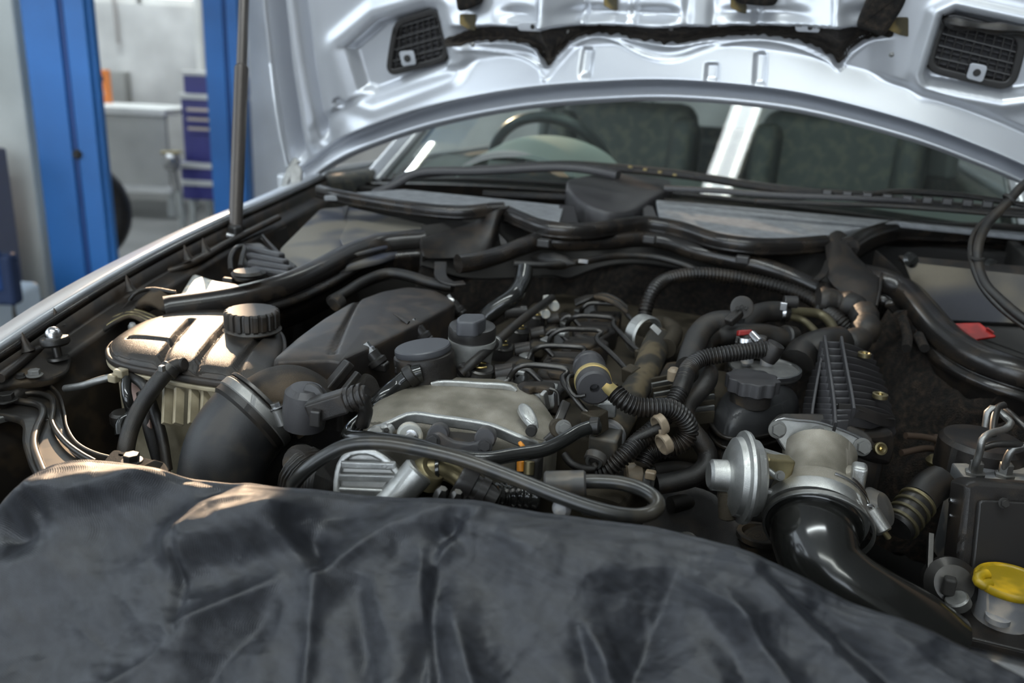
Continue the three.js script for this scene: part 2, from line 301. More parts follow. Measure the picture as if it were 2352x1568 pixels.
function pillow(outline, h, { p = 2.6, q = p, rings = 26, per = 110, skirt = 0, shape } = {}) {      // a domed lid over a closed outline of points
  const c = curveOf(outline, true), mid = outline.reduce((s, a) => s.add(a), V(0, 0, 0)).multiplyScalar(1 / outline.length), pos = [], idx = [];
  const B = []; for (let i = 0; i < per; i++) B.push(c.getPointAt(i / per));
  for (let k = 0; k <= rings; k++) { const s = Math.pow(k / rings, 0.6); for (let i = 0; i < per; i++) { const x = mid.clone().lerp(B[i], s); let y = h * Math.pow(Math.max(0, 1 - Math.pow(s, p)), 1 / q); x.y += y; if (shape) x.y += shape(x, s); pos.push(x.x, x.y, x.z); } }
  let rows = rings + 1;
  if (skirt) { for (let i = 0; i < per; i++) { const x = B[i]; pos.push(x.x, x.y - skirt, x.z); } rows++; }
  for (let k = 0; k < rows - 1; k++) for (let i = 0; i < per; i++) { const a = k * per + i, b = k * per + (i + 1) % per; idx.push(a, b, a + per, b, b + per, a + per); }
  return uvBox(meshFrom(pos, idx));
}
const rounded = (poly, r, k = 4) => {              // outline with softened corners
  const o = [], m = poly.length; for (let i = 0; i < m; i++) { const a = poly[(i + m - 1) % m], b = poly[i], c = poly[(i + 1) % m], la = a.distanceTo(b), lc = c.distanceTo(b), q = Math.min(r, la * 0.45, lc * 0.45), p1 = b.clone().lerp(a, q / la), p2 = b.clone().lerp(c, q / lc); for (let j = 0; j <= k; j++) { const t = j / k; o.push(p1.clone().lerp(b, t).lerp(b.clone().lerp(p2, t), t)); } } return o;
};

// ------------------------------------------------------------------ helpers: things and parts
const used = new Map(), things = [];
const numbered = (name) => { const k = used.get(name) || 0; used.set(name, k + 1); return k ? name + '_' + String(k).padStart(3, '0') : name; };
function thing(name, label, category, group) { const o = new THREE.Group(); o.name = numbered(name); o.userData = { label, category }; if (group) o.userData.group = group; scene.add(o); things.push(o); return o; }
function part(name, geo, mat, parent, label) { const m = new THREE.Mesh(geo, mat); m.name = name; m.castShadow = m.receiveShadow = true; if (label) m.userData.label = label; parent.add(m); return m; }
function solo(name, label, category, geo, mat, group) { const o = part(name, geo, mat, scene); o.name = numbered(name); o.userData = { label, category }; if (group) o.userData.group = group; return o; }
function struct(name, geo, mat) { const o = part(name, geo, mat, scene); o.userData = { kind: 'structure' }; return o; }
const hexGeo = (() => {                            // a unit bolt: washer of radius 1, hexagon above it
  const s = new THREE.Shape(); for (let i = 0; i < 6; i++) { const a = i * Math.PI / 3; i ? s.lineTo(Math.cos(a) * 0.74, Math.sin(a) * 0.74) : s.moveTo(0.74, 0); }
  const h = new THREE.ExtrudeGeometry(s, { depth: 0.45, bevelEnabled: true, bevelSize: 0.06, bevelThickness: 0.1, bevelSegments: 2, bevelOffset: -0.06 }); h.rotateX(-Math.PI / 2); h.translate(0, 0.25, 0);
  return join(uvBox(clean(h)), lathe(V(0, 0, 0), UP, [[0, 0], [1, 0], [1, 0.14], [0.9, 0.2], [0, 0.2]], 24));
})();
function bolt(parent, p, axis, r, mat = MT.steelDull, name = 'bolt') { const m = part(name, hexGeo, mat, parent), [x, y, z] = axisBasis(axis); m.quaternion.setFromRotationMatrix(new THREE.Matrix4().makeBasis(x, y, z)); m.position.copy(p); m.scale.setScalar(r); return m; }
function settle() {                                // each thing's Group goes to its base
  scene.updateMatrixWorld(true);
  for (const o of things) { const b = new THREE.Box3().setFromObject(o); if (b.isEmpty()) continue; const c = b.getCenter(V(0, 0, 0)); c.y = b.min.y; for (const k of o.children) k.position.sub(c); o.position.copy(c); }
}

// ------------------------------------------------------------------ the garage: floor, walls with openings, ceiling, lamps
const RX0 = -5.2, RX1 = 6.0, RZ0 = -7.6, RZ1 = 4.2, RH = 4.2, WT = 0.2;
const wbox = (x0, x1, y0, y1, z0, z1) => { const g = new THREE.BoxGeometry(x1 - x0, y1 - y0, z1 - z0); g.translate((x0 + x1) / 2, (y0 + y1) / 2, (z0 + z1) / 2); return uvBox(clean(g)); };
struct('floor', wbox(RX0 - WT, RX1 + WT, -0.2, 0, RZ0 - WT, RZ1 + WT), MT.floorGrey);
struct('ceiling', wbox(RX0 - WT, RX1 + WT, RH, RH + 0.2, RZ0 - WT, RZ1 + WT), MT.plasterWhite);
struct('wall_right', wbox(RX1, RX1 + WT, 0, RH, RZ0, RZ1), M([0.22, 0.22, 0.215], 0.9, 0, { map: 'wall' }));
struct('wall_left', join(wbox(RX0 - WT, RX0, 0, 1.3, RZ0, RZ1), wbox(RX0 - WT, RX0, 3.95, RH, RZ0, RZ1), wbox(RX0 - WT, RX0, 1.3, 3.95, RZ0, -2.6), wbox(RX0 - WT, RX0, 1.3, 3.95, 2.8, RZ1)), MT.plaster);
struct('wall_back', join(wbox(RX0, RX1, 0, 1.62, RZ0 - WT, RZ0), wbox(RX0, RX1, 3.95, RH, RZ0 - WT, RZ0), wbox(RX0, -4.2, 1.62, 3.95, RZ0 - WT, RZ0), wbox(-1.75, RX1, 1.62, 3.95, RZ0 - WT, RZ0)), MT.plaster);
struct('wall_front', join(wbox(RX0, -4.8, 0, RH, RZ1, RZ1 + WT), wbox(0.4, RX1, 0, RH, RZ1, RZ1 + WT), wbox(-4.8, 0.4, 3.6, RH, RZ1, RZ1 + WT)), MT.plaster);
const paneMat = M([0.97, 0.98, 0.98], 0.02, 0, { transmission: 1, thickness: 0 });
function windowIn(name, along, x0, x1, y0, y1, n) {            // n panes in a frame of bars
  const bar = (a, b, c, d) => along === 'x' ? wbox(a, b, c, d, RZ0 - 0.13, RZ0 - 0.07) : wbox(RX0 - 0.13, RX0 - 0.07, c, d, a, b);
  const f = [bar(x0, x1, y0, y0 + 0.06), bar(x0, x1, y1 - 0.06, y1)]; for (let i = 0; i <= n; i++) { const x = lerp(x0, x1 - 0.05, i / n); f.push(bar(x, x + 0.05, y0, y1)); }
  const w = struct(name, join(f), MT.whitePaint);
  for (let i = 0; i < n; i++) { const a = lerp(x0, x1 - 0.05, i / n) + 0.05, b = lerp(x0, x1 - 0.05, (i + 1) / n); part('pane', along === 'x' ? wbox(a, b, y0 + 0.06, y1 - 0.06, RZ0 - 0.102, RZ0 - 0.098) : wbox(RX0 - 0.102, RX0 - 0.098, y0 + 0.06, y1 - 0.06, a, b), paneMat, w); }
}
windowIn('window_1', 'x', -4.2, -1.75, 1.62, 3.95, 3);
windowIn('window_2', 'z', -2.6, 2.8, 1.3, 3.95, 5);
// fluorescent fittings under the ceiling: two tubes on a white tray
function ceilingLamp(c, L, turn, label, power, wide = 0.24) {
  const o = thing('fluorescent_lamp', label, 'ceiling lamp'), d = V(Math.cos(turn), 0, -Math.sin(turn)), s = V(Math.sin(turn), 0, Math.cos(turn));
  part('tray', box(c.clone().add(V(0, 0.045, 0)), L, 0.05, wide, 0.01, d), MT.whitePaint, o);
  const glow = new THREE.MeshStandardMaterial({ color: 0xffffff, emissive: new THREE.Color().setRGB(0.95, 1.0, 0.84), emissiveIntensity: 9, roughness: 0.5 });
  for (const k of [-1, 1]) part('tube', rod(c.clone().addScaledVector(d, -L * 0.48).addScaledVector(s, k * wide * 0.25), c.clone().addScaledVector(d, L * 0.48).addScaledVector(s, k * wide * 0.25), 0.02), glow, o);
  const l = new THREE.RectAreaLight(new THREE.Color().setRGB(0.86, 0.95, 1.0), power, L, wide * 0.8);
  l.position.copy(c).add(V(0, -0.03, 0)); l.rotation.set(-Math.PI / 2, 0, turn, 'XYZ'); scene.add(l);
}
ceilingLamp(V(-0.55, 3.95, 0.1), 3.0, 0, 'long white fluorescent ceiling lamp over the open engine bay', 22);
ceilingLamp(V(-0.2, 3.95, 2.4), 3.0, 0, 'white fluorescent ceiling lamp by the open garage gate', 9);
ceilingLamp(V(0.80, 3.95, -3.03), 1.9, 0.87, 'fluorescent ceiling lamp slanting above the car roof', 8, 0.32);
ceilingLamp(V(-3.3, 3.95, -6.5), 2.0, 0, 'fluorescent ceiling lamp over the workbench and tool chest', 55);

// ------------------------------------------------------------------ background by the back wall
{ // two-post lift: blue posts
  function liftPost(p, w, dpt, label, bolts) {
    const o = thing('lift_post', label, 'lift post'), X = V(1, 0, 0), Z = V(0, 0, 1), H = 3.5;
    part('column', box(p.clone().setY(H / 2), w, H, dpt, 0.012, X), MT.blue, o);
    part('rail', box(p.clone().add(V(w * 0.30, 0, dpt / 2 + 0.012)).setY(H / 2), w * 0.30, H - 0.02, 0.035, 0.006, X), MT.blue, o);
    part('rail', box(p.clone().add(V(-w * 0.22, 0, dpt / 2 + 0.008)).setY(H / 2), w * 0.52, H - 0.02, 0.02, 0.004, X), MT.blue, o);
    part('slot', box(p.clone().add(V(w * 0.085, 0, dpt / 2 + 0.004)).setY(H / 2 - 0.1), w * 0.05, H - 0.5, 0.012, 0.002, X), MT.blueDark, o);
    part('base_plate', box(p.clone().setY(0.015), w * 1.7, 0.03, dpt * 1.8, 0.004, X), MT.blueDark, o);
    for (const y of bolts) bolt(o, p.clone().add(V(w * 0.14, y - p.y, dpt / 2 + 0.03)), Z, 0.022, MT.black);
    return o;
  }
  const a = at(170, 340, 3.75); liftPost(V(a.x, 0, a.z), 0.30, 0.05, 'blue lift post with a slotted rail beside the grey pillar', [1.44, 0.74]);
  const b = at(530, 300, 5.0); liftPost(V(b.x, 0, b.z), 0.22, 0.1, 'slim blue lift post behind the black hood strut', []);
  const c = at(50, 400, 3.9); solo('concrete_pillar', 'pale grey square pillar beside the blue lift post', 'pillar', box(V(c.x, RH / 2, c.z), 0.18, RH - 0.002, 0.12, 0.012, V(1, 0, 0)), MT.concrete);
  const d = at(663, 260, 5.6); solo('partition_wall_screen', 'pale grey partition panel standing behind the slim blue post', 'screen', box(V(d.x, 1.7, d.z), 0.50, 3.4, 0.06, 0.01, V(1, 0, 0)), M([0.62, 0.64, 0.67], 0.6, 0, { map: 'wall' }));
}
{ // tool chest on its stand
  const X = V(1, 0, 0), o = thing('tool_chest', 'dark blue tool chest with pale drawer lips on a stand', 'tool chest'), p = at(492, 320, 5.9), w = 0.50, front = p.z;
  const yOf = (py) => at(455, py, 5.9).y, blk = (y0, y1, ww, dd, m, name, dz = 0) => part(name, box(V(p.x, (y0 + y1) / 2, p.z - 0.2 + dz), ww, y1 - y0, dd, 0.008, X), m, o);
  blk(yOf(215), yOf(172), w * 0.82, 0.34, MT.violet, 'top_box'); blk(yOf(174), yOf(163), w * 0.86, 0.36, MT.whitePaint, 'lid');
  blk(yOf(372), yOf(226), w * 0.9, 0.38, MT.violet, 'cabinet'); blk(yOf(228), yOf(215), w * 0.94, 0.42, MT.whitePaint, 'shelf');
  for (const y of [248, 270, 292]) { const dr = blk(yOf(y + 17), yOf(y), w * 0.72, 0.03, MT.violet, 'drawer', 0.2); part('lip', box(V(p.x, yOf(y + 3), p.z + 0.02), w * 0.7, 0.02, 0.02, 0.004, X), M([0.55, 0.47, 0.42], 0.4, 0.2), dr); }
  blk(yOf(465), yOf(372), w, 0.42, MT.violet, 'lower_cabinet');
  for (const y of [382, 424]) blk(yOf(y + 7), yOf(y - 7), w * 1.02, 0.03, MT.whitePaint, 'drawer_lip', 0.215);
  for (const [sx, sz] of [[-1, -1], [-1, 1], [1, -1], [1, 1]]) part('leg', box(V(p.x + sx * 0.2, yOf(465) / 2, p.z - 0.2 + sz * 0.17), 0.04, yOf(465), 0.04, 0.004, X), MT.concrete, o);
}
{ // bench against the wall, wash basin, tyre, small things
  const X = V(1, 0, 0), z = -6.4;
  const b = thing('workbench', 'grey panelled workbench with a white edged top', 'workbench'), yT = at(350, 250, 6.6).y, yS = at(350, 424, 6.6).y, x0 = at(90, 300, 6.6).x, x1 = at(432, 300, 6.6).x;
  part('worktop', box(V((x0 + x1) / 2, yT, z - 0.3), x1 - x0, 0.05, 0.72, 0.006, X), MT.whitePaint, b);
  part('front_panel', box(V((x0 + x1) / 2, (yT + yS) / 2, z - 0.03), x1 - x0 - 0.06, yT - yS - 0.05, 0.04, 0.004, X), M([0.50, 0.50, 0.47], 0.7, 0, { map: 'wall' }), b);
  part('rail', box(V((x0 + x1) / 2, yS, z + 0.01), x1 - x0, 0.05, 0.06, 0.004, X), MT.whitePaint, b);
  for (const [xx, zz] of [[x0 + 0.05, -0.08], [x1 - 0.05, -0.08], [x0 + 0.05, -0.55], [x1 - 0.05, -0.55]]) part('leg', box(V(xx, yS / 2, z + zz), 0.06, yS, 0.06, 0.004, X), MT.concrete, b);
  const ax = V(0.55, 0, 0.83).normalize(), t = thing('tyre', 'black car tyre leaning by the workbench legs', 'tyre'), tp = at(168, 545, 4.7); tp.y = 0.32;
  const prof = []; for (let i = 0; i <= 20; i++) { const a = i / 20 * 2 * Math.PI; prof.push([0.25 + 0.07 * Math.cos(a), 0.1 * Math.sin(a)]); }
  part('tread', lathe(tp, ax, prof, 48), MT.rubber, t); part('rim', ring(tp, ax, 0.19, 0.12, 0.12), MT.steelDull, t);
  const f = thing('bench_vise', 'small bright metal vise on a bracket by the tool chest', 'vise'), fp = at(395, 372, 5.8);
  part('jaw', lathe(fp, V(0.3, 1, 0.2), [[0, -0.05], [0.05, -0.045], [0.06, 0], [0.045, 0.05], [0, 0.06]], 20), MT.steel, f);
  part('screw', rod(fp.clone().add(V(0, -0.02, 0)), fp.clone().add(V(0.04, -0.22, 0.02)), 0.02), MT.steelDull, f); part('handle', rod(fp.clone().add(V(-0.07, 0.06, 0)), fp.clone().add(V(0.07, 0.07, 0)), 0.012), MT.brassDull, f);
  part('post', rod(fp.clone().add(V(0.04, -0.2, 0.02)), V(fp.x + 0.05, 0, fp.z), 0.025), MT.concrete, f);
  const og = thing('orange_level', 'orange spirit level box standing on the workbench', 'level'), op = at(243, 208, 6.65);
  part('body', box(V(op.x, yT + 0.15, op.z), 0.075, 0.26, 0.06, 0.008, X), M([0.72, 0.22, 0.05], 0.5), og); part('dial', rod(V(op.x - 0.02, yT + 0.10, op.z + 0.028), V(op.x - 0.02, yT + 0.10, op.z + 0.045), 0.022), MT.whitePaint, og); part('window', box(V(op.x - 0.01, yT + 0.21, op.z + 0.03), 0.03, 0.05, 0.01, 0.002, X), MT.black, og);
  const gb = at(266, 205, 7.2); solo('wall_cabinet', 'small grey box fixed to the wall above the bench', 'box', box(V(gb.x, gb.y, RZ0 + 0.06), 0.16, 0.3, 0.12, 0.008, X), M([0.42, 0.42, 0.40], 0.7, 0, { map: 'wall' }));
  const hp = at(288, 100, 7.3); solo('hanging_cable', 'thin grey cable hanging down the plaster wall', 'cable', sweep([V(hp.x - 0.02, 1.9, RZ0 + 0.03), V(hp.x - 0.01, 1.6, RZ0 + 0.025), hp.clone().setZ(RZ0 + 0.03)], 0.016), M([0.36, 0.34, 0.33], 0.7));
  const q = at(440, 80, 6.9), q2 = at(468, 80, 6.9);
  solo('wall_pipe', 'white vertical pipe on the wall above the tool chest', 'pipe', rod(V(q.x, 0, RZ0 + 0.09), V(q.x, 3.9, RZ0 + 0.09), 0.045), MT.whitePaint);
  solo('wall_conduit', 'tan vertical conduit beside the white wall pipe', 'pipe', rod(V(q2.x, 0, RZ0 + 0.06), V(q2.x, 3.9, RZ0 + 0.06), 0.03), MT.tan);
  // beyond the pillar: a drawer trolley, a tool holster, a bin
  const s = thing('drawer_trolley', 'grey drawer trolley beyond the pale pillar', 'trolley'), sp = at(-140, 520, 3.6);
  part('body', box(V(sp.x, 0.38, sp.z), 0.5, 0.76, 0.3, 0.01, X), M([0.13, 0.13, 0.16], 0.6), s);
  for (const py of [490, 575]) { const y = at(0, py, 3.5).y; part('drawer_lip', box(V(sp.x, y, sp.z + 0.16), 0.5, 0.02, 0.025, 0.004, X), M([0.5, 0.47, 0.47], 0.4, 0.3), s); }
  const h = at(14, 640, 3.15), hg = thing('tool_holster', 'dark blue and yellow tool holster hanging by the pillar', 'holster');
  part('pouch', box(h, 0.085, 0.2, 0.07, 0.02, X), M([0.008, 0.022, 0.07], 0.7), hg); part('flap', box(h.clone().add(V(-0.02, 0.04, 0.03)), 0.05, 0.16, 0.03, 0.012, X), MT.blueDark, hg); part('stripe', box(h.clone().add(V(-0.055, -0.07, 0.01)), 0.03, 0.07, 0.06, 0.008, X), MT.yellow, hg); part('tassel', sweep([h.clone().add(V(0.015, -0.09, 0)), h.clone().add(V(0.02, -0.14, 0.01)), h.clone().add(V(0.022, -0.18, 0))], (t) => 0.004 + 0.007 * t), MT.black, hg);
  const wp = at(5, 740, 3.4); solo('plastic_bin', 'pale blue plastic bin behind the fender edge', 'bin', box(V(wp.x - 0.12, 0.12, wp.z), 0.4, 0.24, 0.35, 0.03, X), M([0.55, 0.64, 0.74], 0.5));
}

// ------------------------------------------------------------------ the car's body round the bay
const HP0 = at(960, 90, 1.665), HN = (() => {      // the open hood's plane: through the vents, leaning 76 degrees up, facing the viewer
  const a = 76 * Math.PI / 180, up = CF.clone().multiplyScalar(Math.cos(a)).add(V(0, Math.sin(a), 0)); const n = CR.clone().cross(up).normalize(); return n.z < 0 ? n.negate() : n; })();
const hp = (px, py, off = 0) => onPlane(px, py, HP0, HN).addScaledVector(HN, off);
{
  const hood = thing('hood', 'open silver car hood with pressed inner panel and two vents', 'car hood');
  const low = smoothTab([[560, 520], [700, 432], [760, 386], [840, 346], [1000, 292], [1200, 252], [1400, 234], [1560, 231], [1750, 246], [1900, 272], [2100, 326], [2250, 381], [2352, 425], [2480, 488], [2620, 570]]);
  const leftX = (py) => interp([[-420, 572], [0, 606], [150, 622], [300, 645], [380, 662], [432, 700]], py), rightX = (py) => interp([[-420, 2640], [0, 2600], [300, 2560], [432, 2520], [560, 2500]], py);
  const wave = smoothTab([[1000, 120], [1060, 112], [1130, 118], [1200, 128], [1245, 150], [1262, 176], [1290, 142], [1330, 98], [1365, 83], [1410, 92], [1460, 116], [1510, 131], [1560, 132], [1620, 112], [1680, 97], [1740, 92], [1800, 100], [1860, 120], [1905, 142], [1928, 156], [1960, 118], [2010, 84], [2060, 74], [2120, 70]]);
  const recL = [[803, 108], [878, 45], [985, 14], [1010, 18], [1038, 132], [1030, 152], [868, 213], [832, 205]], recR = [[2122, 168], [2162, 38], [2195, 22], [2360, 58], [2440, 120], [2400, 205], [2300, 218], [2128, 186]];
  const shadeLow = smoothTab([[1000, 104], [1040, 104], [1100, 96], [1180, 96], [1230, 112], [1262, 150], [1290, 116], [1330, 86], [1400, 80], [1480, 92], [1560, 98], [1640, 88], [1740, 84], [1830, 95], [1900, 125], [1928, 148], [1955, 115], [2000, 88], [2060, 80]]);
  const vL = [[912, 52], [1008, 22], [1030, 132], [893, 168]], vR = [[2168, 34], [2352, 82], [2322, 200], [2130, 155]];
  const off = (px, py) => {
    const d = low(px) - py, e = px - leftX(py), er = rightX(py) - px;
    const wide = sstep(750, 840, px) * (1 - sstep(2470, 2560, px));
    let o = 0.014 * gauss(d - 13, 13) - 0.020 * gauss(d - 42, 9) + wide * 0.034 * sstep(45, 57, d) * Math.max(0, 1 - Math.max(0, d - 57) / 74);
    const mid = sstep(1030, 1110, px) * (1 - sstep(1985, 2060, px)), wv = wave(px), dw = wv - py, topY = 58 + 6 * nz(px / 70, 4);
    o += mid * (0.003 * gauss(dw, 4) + Math.max(0.018, 0.00062 * (wv - 8 - topY)) * sstep(0, 1, (wv - 8 - py) / Math.max(24, wv - 8 - topY)) - 0.00030 * Math.max(0, topY - py) - 0.030 * sstep(shadeLow(px) + 4, shadeLow(px) - 8, py) * sstep(topY - 6, topY + 6, py) - 0.016 * gauss(py - 28, 16) * sstep(-0.3, 0.3, nz(px / 130, 7)));
    for (const x of [1340, 1740, 1585, 1460, 1640]) o -= (x < 1500 || x > 1700 ? 0.008 : 0.004) * mid * sstep(topY + 4, topY - 6, py) * gauss(px - x, 9);
    o += (1 - mid) * 0.012 * sstep(115, 140, d) * sstep(60, 120, e);
    const sL = polySdf(px, py, recL), sR = polySdf(px, py, recR);
    o += 0.010 * gauss(sL - 26, 22) - 0.022 * (1 - sstep(-16, 4, sL)) - 0.05 * (1 - sstep(-6, 0, polySdf(px, py, vL)));
    o += 0.008 * gauss(sR - 18, 16) - 0.020 * (1 - sstep(-10, 4, sR)) - 0.05 * (1 - sstep(-6, 0, polySdf(px, py, vR)));
    const rim = sstep(55, 100, d);
    o += rim * (0.014 * gauss(e - 8, 8) - 0.060 * gauss(e - 32, 13) + 0.012 * gauss(e - 62, 14) - 0.030 * gauss(e - 92 - 0.02 * py, 9) + 0.006 * sstep(105, 130, e) * gauss(e - 130, 30));
    o += rim * (0.016 * gauss(er - 14, 12) - 0.030 * gauss(er - 42, 16));
    for (const [x, y] of [[787, 231]]) o -= 0.008 * (1 - sstep(9, 13, Math.hypot(px - x, py - y)));
    // pressed pockets above the flange
    for (const [x, y0, y1, w] of [[1352, 112, 170, 12], [1640, 142, 180, 14], [1748, 122, 188, 12]]) o -= 0.007 * (1 - sstep(w - 3, w + 3, Math.abs(px - x))) * sstep(y0 - 4, y0 + 4, py) * (1 - sstep(y1 - 12, y1 + 6, py));
    return o;
  };
  const ds = []; for (let i = 0; i <= 46; i++) ds.push(i * 1.6); for (let i = 1; i <= 150; i++) ds.push(73.6 + i * 4.2);
  const nu = 420, nv = ds.length - 1;
  const surf = (extra) => (u, v) => {
    const d = ds[Math.round(v * nv)]; let px = lerp(600, 2580, u), py = low(px) - d;
    for (let k = 0; k < 3; k++) { px = lerp(leftX(py), rightX(py), u); py = low(px) - d; }
    return hp(px, py, extra === undefined ? off(px, py) : extra - 0.00000008 * (px - 1560) ** 2);
  };
  part('inner_panel', sheet(surf(), nu, nv, 0.003), MT.paintInner, hood, 'silver pressed steel inner panel');
  part('outer_skin', sheet((u, v) => { const d = v * 700; let px = lerp(600, 2580, u), py = low(px) - d; for (let k = 0; k < 3; k++) { px = lerp(leftX(py), rightX(py), u); py = low(px) - d; } return hp(px, py, -0.075 - 0.03 * Math.sin(Math.PI * u) + 0.063 * gauss(d, 16)); }, 60, 40, 0.002), MT.paint, hood);
  // vents: frame, horizontal slats, upright wires, a clip plate
  const vent = (quad, rows, cols, clip, label) => {
    const Q = (u, v, o) => { const [a, b, c, d] = quad, x = lerp(lerp(a[0], b[0], u), lerp(d[0], c[0], u), v), y = lerp(lerp(a[1], b[1], u), lerp(d[1], c[1], u), v); return hp(x, y, o); };
    const corner = rounded([Q(0, 0, 0), Q(1, 0, 0), Q(1, 1, 0), Q(0, 1, 0)], 0.022), g = part('vent', extrudeAlong([...corner, corner[0], corner[1]], roundProf(0.013, 0.012, 0.003), { up: HN, n: 90 }), MT.plasticSmooth, hood, label);
    part('backing', slab(corner.map((p) => p.clone().addScaledVector(HN, -0.019)), 0.004, 0.001, 0.004), MT.black, g);
    for (let i = 0; i < rows; i++) { const v = (i + 0.5) / rows; part('slat', beam(Q(0.03, v, -0.010), Q(0.97, v, -0.010), 0.016, 0.0035, 0.001, HN.clone().add(V(0, 0.9, 0)).normalize()), MT.plasticBlue, g); }
    for (let i = 1; i < cols; i++) { const u = i / cols; part('upright_wire', beam(Q(u, 0.02, 0.001), Q(u, 0.98, 0.001), 0.003, 0.003, 0.001), MT.plasticSmooth, g); }
    for (let i = 1; i < rows; i += 2) part('cross_wire', beam(Q(0.02, i / rows, 0.002), Q(0.98, i / rows, 0.002), 0.003, 0.003, 0.001), MT.plasticSmooth, g);
    const cp = clip.map(([x, y]) => hp(x, y, 0.012)), pl = part('clip_plate', slab(cp, 0.004, 0.001, 0.006), MT.paintInner, g); const mid = cp.reduce((s, q) => s.add(q), V(0, 0, 0)).multiplyScalar(1 / cp.length);
    part('screw', rod(mid, mid.clone().addScaledVector(HN, 0.004), mm(8, mid)), MT.black, pl);
  };
  vent(vL, 9, 8, [[922, 116], [955, 113], [962, 145], [930, 150]], 'black slatted vent with a small clip plate');
  vent(vR, 9, 9, [[2228, 140], [2268, 148], [2255, 186], [2217, 176]], 'black slatted vent crossed by a cable');
  // remains of the sound mat: olive tape tabs and dark felt lumps
  for (const [x, y, w, h] of [[1086, 46, 18, 19], [1404, 8, 15, 16], [1697, 12, 18, 18], [2062, 58, 24, 22]]) part('tape_tab', slab([[-w, -h], [w, -h], [w, h], [w * 0.1, h * 0.8], [-w, h * 0.2]].map(([a, b]) => hp(x + a, y + b, Math.max(off(x + a, y + b), off(x, y)) + 0.006)), 0.004, 0.0006, 0.003), MT.tape, hood, 'olive tape tab');
  for (const q of [[[1065, -30], [1120, -30], [1120, 2], [1090, 16], [1072, 18]], [[1972, 35], [1995, -20], [2090, -40], [2075, 5], [2030, 75], [2000, 62], [1968, 52]], [[1670, -30], [1790, -30], [1788, 6], [1760, 8], [1700, 2]]]) part('felt_remnant', slab(q.map(([x, y]) => hp(x, y, off(q[3][0], Math.max(0, q[3][1])) + 0.035)), 0.035, 0.008, 0.01), MT.feltDark, hood, 'torn black felt remnant');
  for (const [x, y, w] of [[1246, 49, 34], [1862, 60, 34]]) { const z = off(x, y) + 0.006, b = part('mount_tab', slab([hp(x - w, y - 10, z), hp(x + w * 0.6, y - 12, z), hp(x + w * 0.75, y, z), hp(x + w * 0.6, y + 12, z), hp(x - w, y + 9, z)], 0.005, 0.0015, 0.008), MT.paintInner, hood); const p = hp(x, y, z); part('tab_hole_disc', rod(p, p.clone().addScaledVector(HN, 0.0012), mm(5.5, p)), MT.rubber, b); }  // dark disc on each tab paints the darkness of its hole
  for (const [x, y] of [[1303, 70], [1087, 101], [1805, 80], [2048, 122], [1546, 60]]) { const p = hp(x, y, off(x, y)); part('rivet_and_hole_disc', lathe(p, HN, [[0, 0.002], [mm(4, p), 0.0015], [mm(6, p), 0]], 14), MT.steelDull, hood); }
  part('recess_shade_sheet', sheet((u, v) => { const x = lerp(1030, 2050, u), a = shadeLow(x) + 5 * nz(x / 16, 2) - 2, b = 60 + 7 * nz(x / 24, 5) + 3 * nz(x / 9, 6) + (x < 1110 ? (1110 - x) * 0.32 : 0), y = lerp(a, b, v); return hp(x, y, off(x, y) + 0.004 + 0.003 * nz(x / 20, y / 14, 3)); }, 200, 14, 0.003), MT.recessShade, hood, 'dark brown sheet putting shade into the hood recess');  // added dark sheet: the shade of the recess put in as colour
  // hinge arms at the corner and side rail of the hood
  const hg = part('hinge', extrudeAlong(LD([[657, 472, 1.80], [659, 448, 1.80], [655, 425, 1.80], [663, 400, 1.80], [675, 378, 1.80], [684, 366, 1.80]]), roundProf(0.016, 0.007, 0.003), { up: CF }), MT.steelDull, hood, 'bright steel hinge arm');
  part('hinge_plate', slab(LD([[664, 392, 1.79], [680, 372, 1.79], [694, 388, 1.79], [690, 430, 1.79], [676, 460, 1.79], [668, 440, 1.79]]), 0.008, 0.002, 0.01), MT.steelDull, hg);
  part('side_rail', sweep(LD([[622, 145, 1.72], [632, 230, 1.74], [645, 310, 1.77], [660, 380, 1.80]]), 0.0055), MT.paint, hood);
  part('release_cable', sweep([...LD([[2156, 34, 1.36]]), hp(2190, 46, 0.03), hp(2260, 56, 0.03), hp(2352, 62, 0.03), hp(2460, 80, 0.03)], (t) => 0.008 + 0.002 * Math.sin(t * 25)), MT.rubber, hood, 'taped black cable across the vent');
  part('release_cable', sweep([hp(2170, 44, 0.022), hp(2240, 52, 0.022), hp(2352, 74, 0.022), hp(2460, 100, 0.022)], 0.006), MT.rubber, hood);
}
{ // gas strut
  const s = thing('gas_strut', 'dark gas strut holding the hood open above the fender', 'strut'), p0 = at(540, 540, 1.47), p1 = at(555, 152, 1.50), p2 = at(566, -160, 1.52);
  part('cylinder', lathe(p0, p1.clone().sub(p0), (() => { const L = p0.distanceTo(p1); return [[0, 0], [0.008, 0], [0.012, 0.012], [0.0125, L - 0.004], [0.011, L], [0, L]]; })(), 24), M([0.075, 0.064, 0.058], 0.35, 0.4), s);
  part('rod', rod(p1, p2, 0.0095), M([0.10, 0.09, 0.085], 0.3, 0.6), s);
  const j = part('ball_joint', lathe(at(521, 541, 1.46), CR, [[0, -0.008], [0.006, -0.006], [0.0085, 0], [0.006, 0.006], [0.004, 0.018], [0, 0.018]], 18), MT.steel, s); part('socket', box(at(539, 536, 1.465), 0.022, 0.03, 0.02, 0.006), MT.plasticSmooth, j);
}
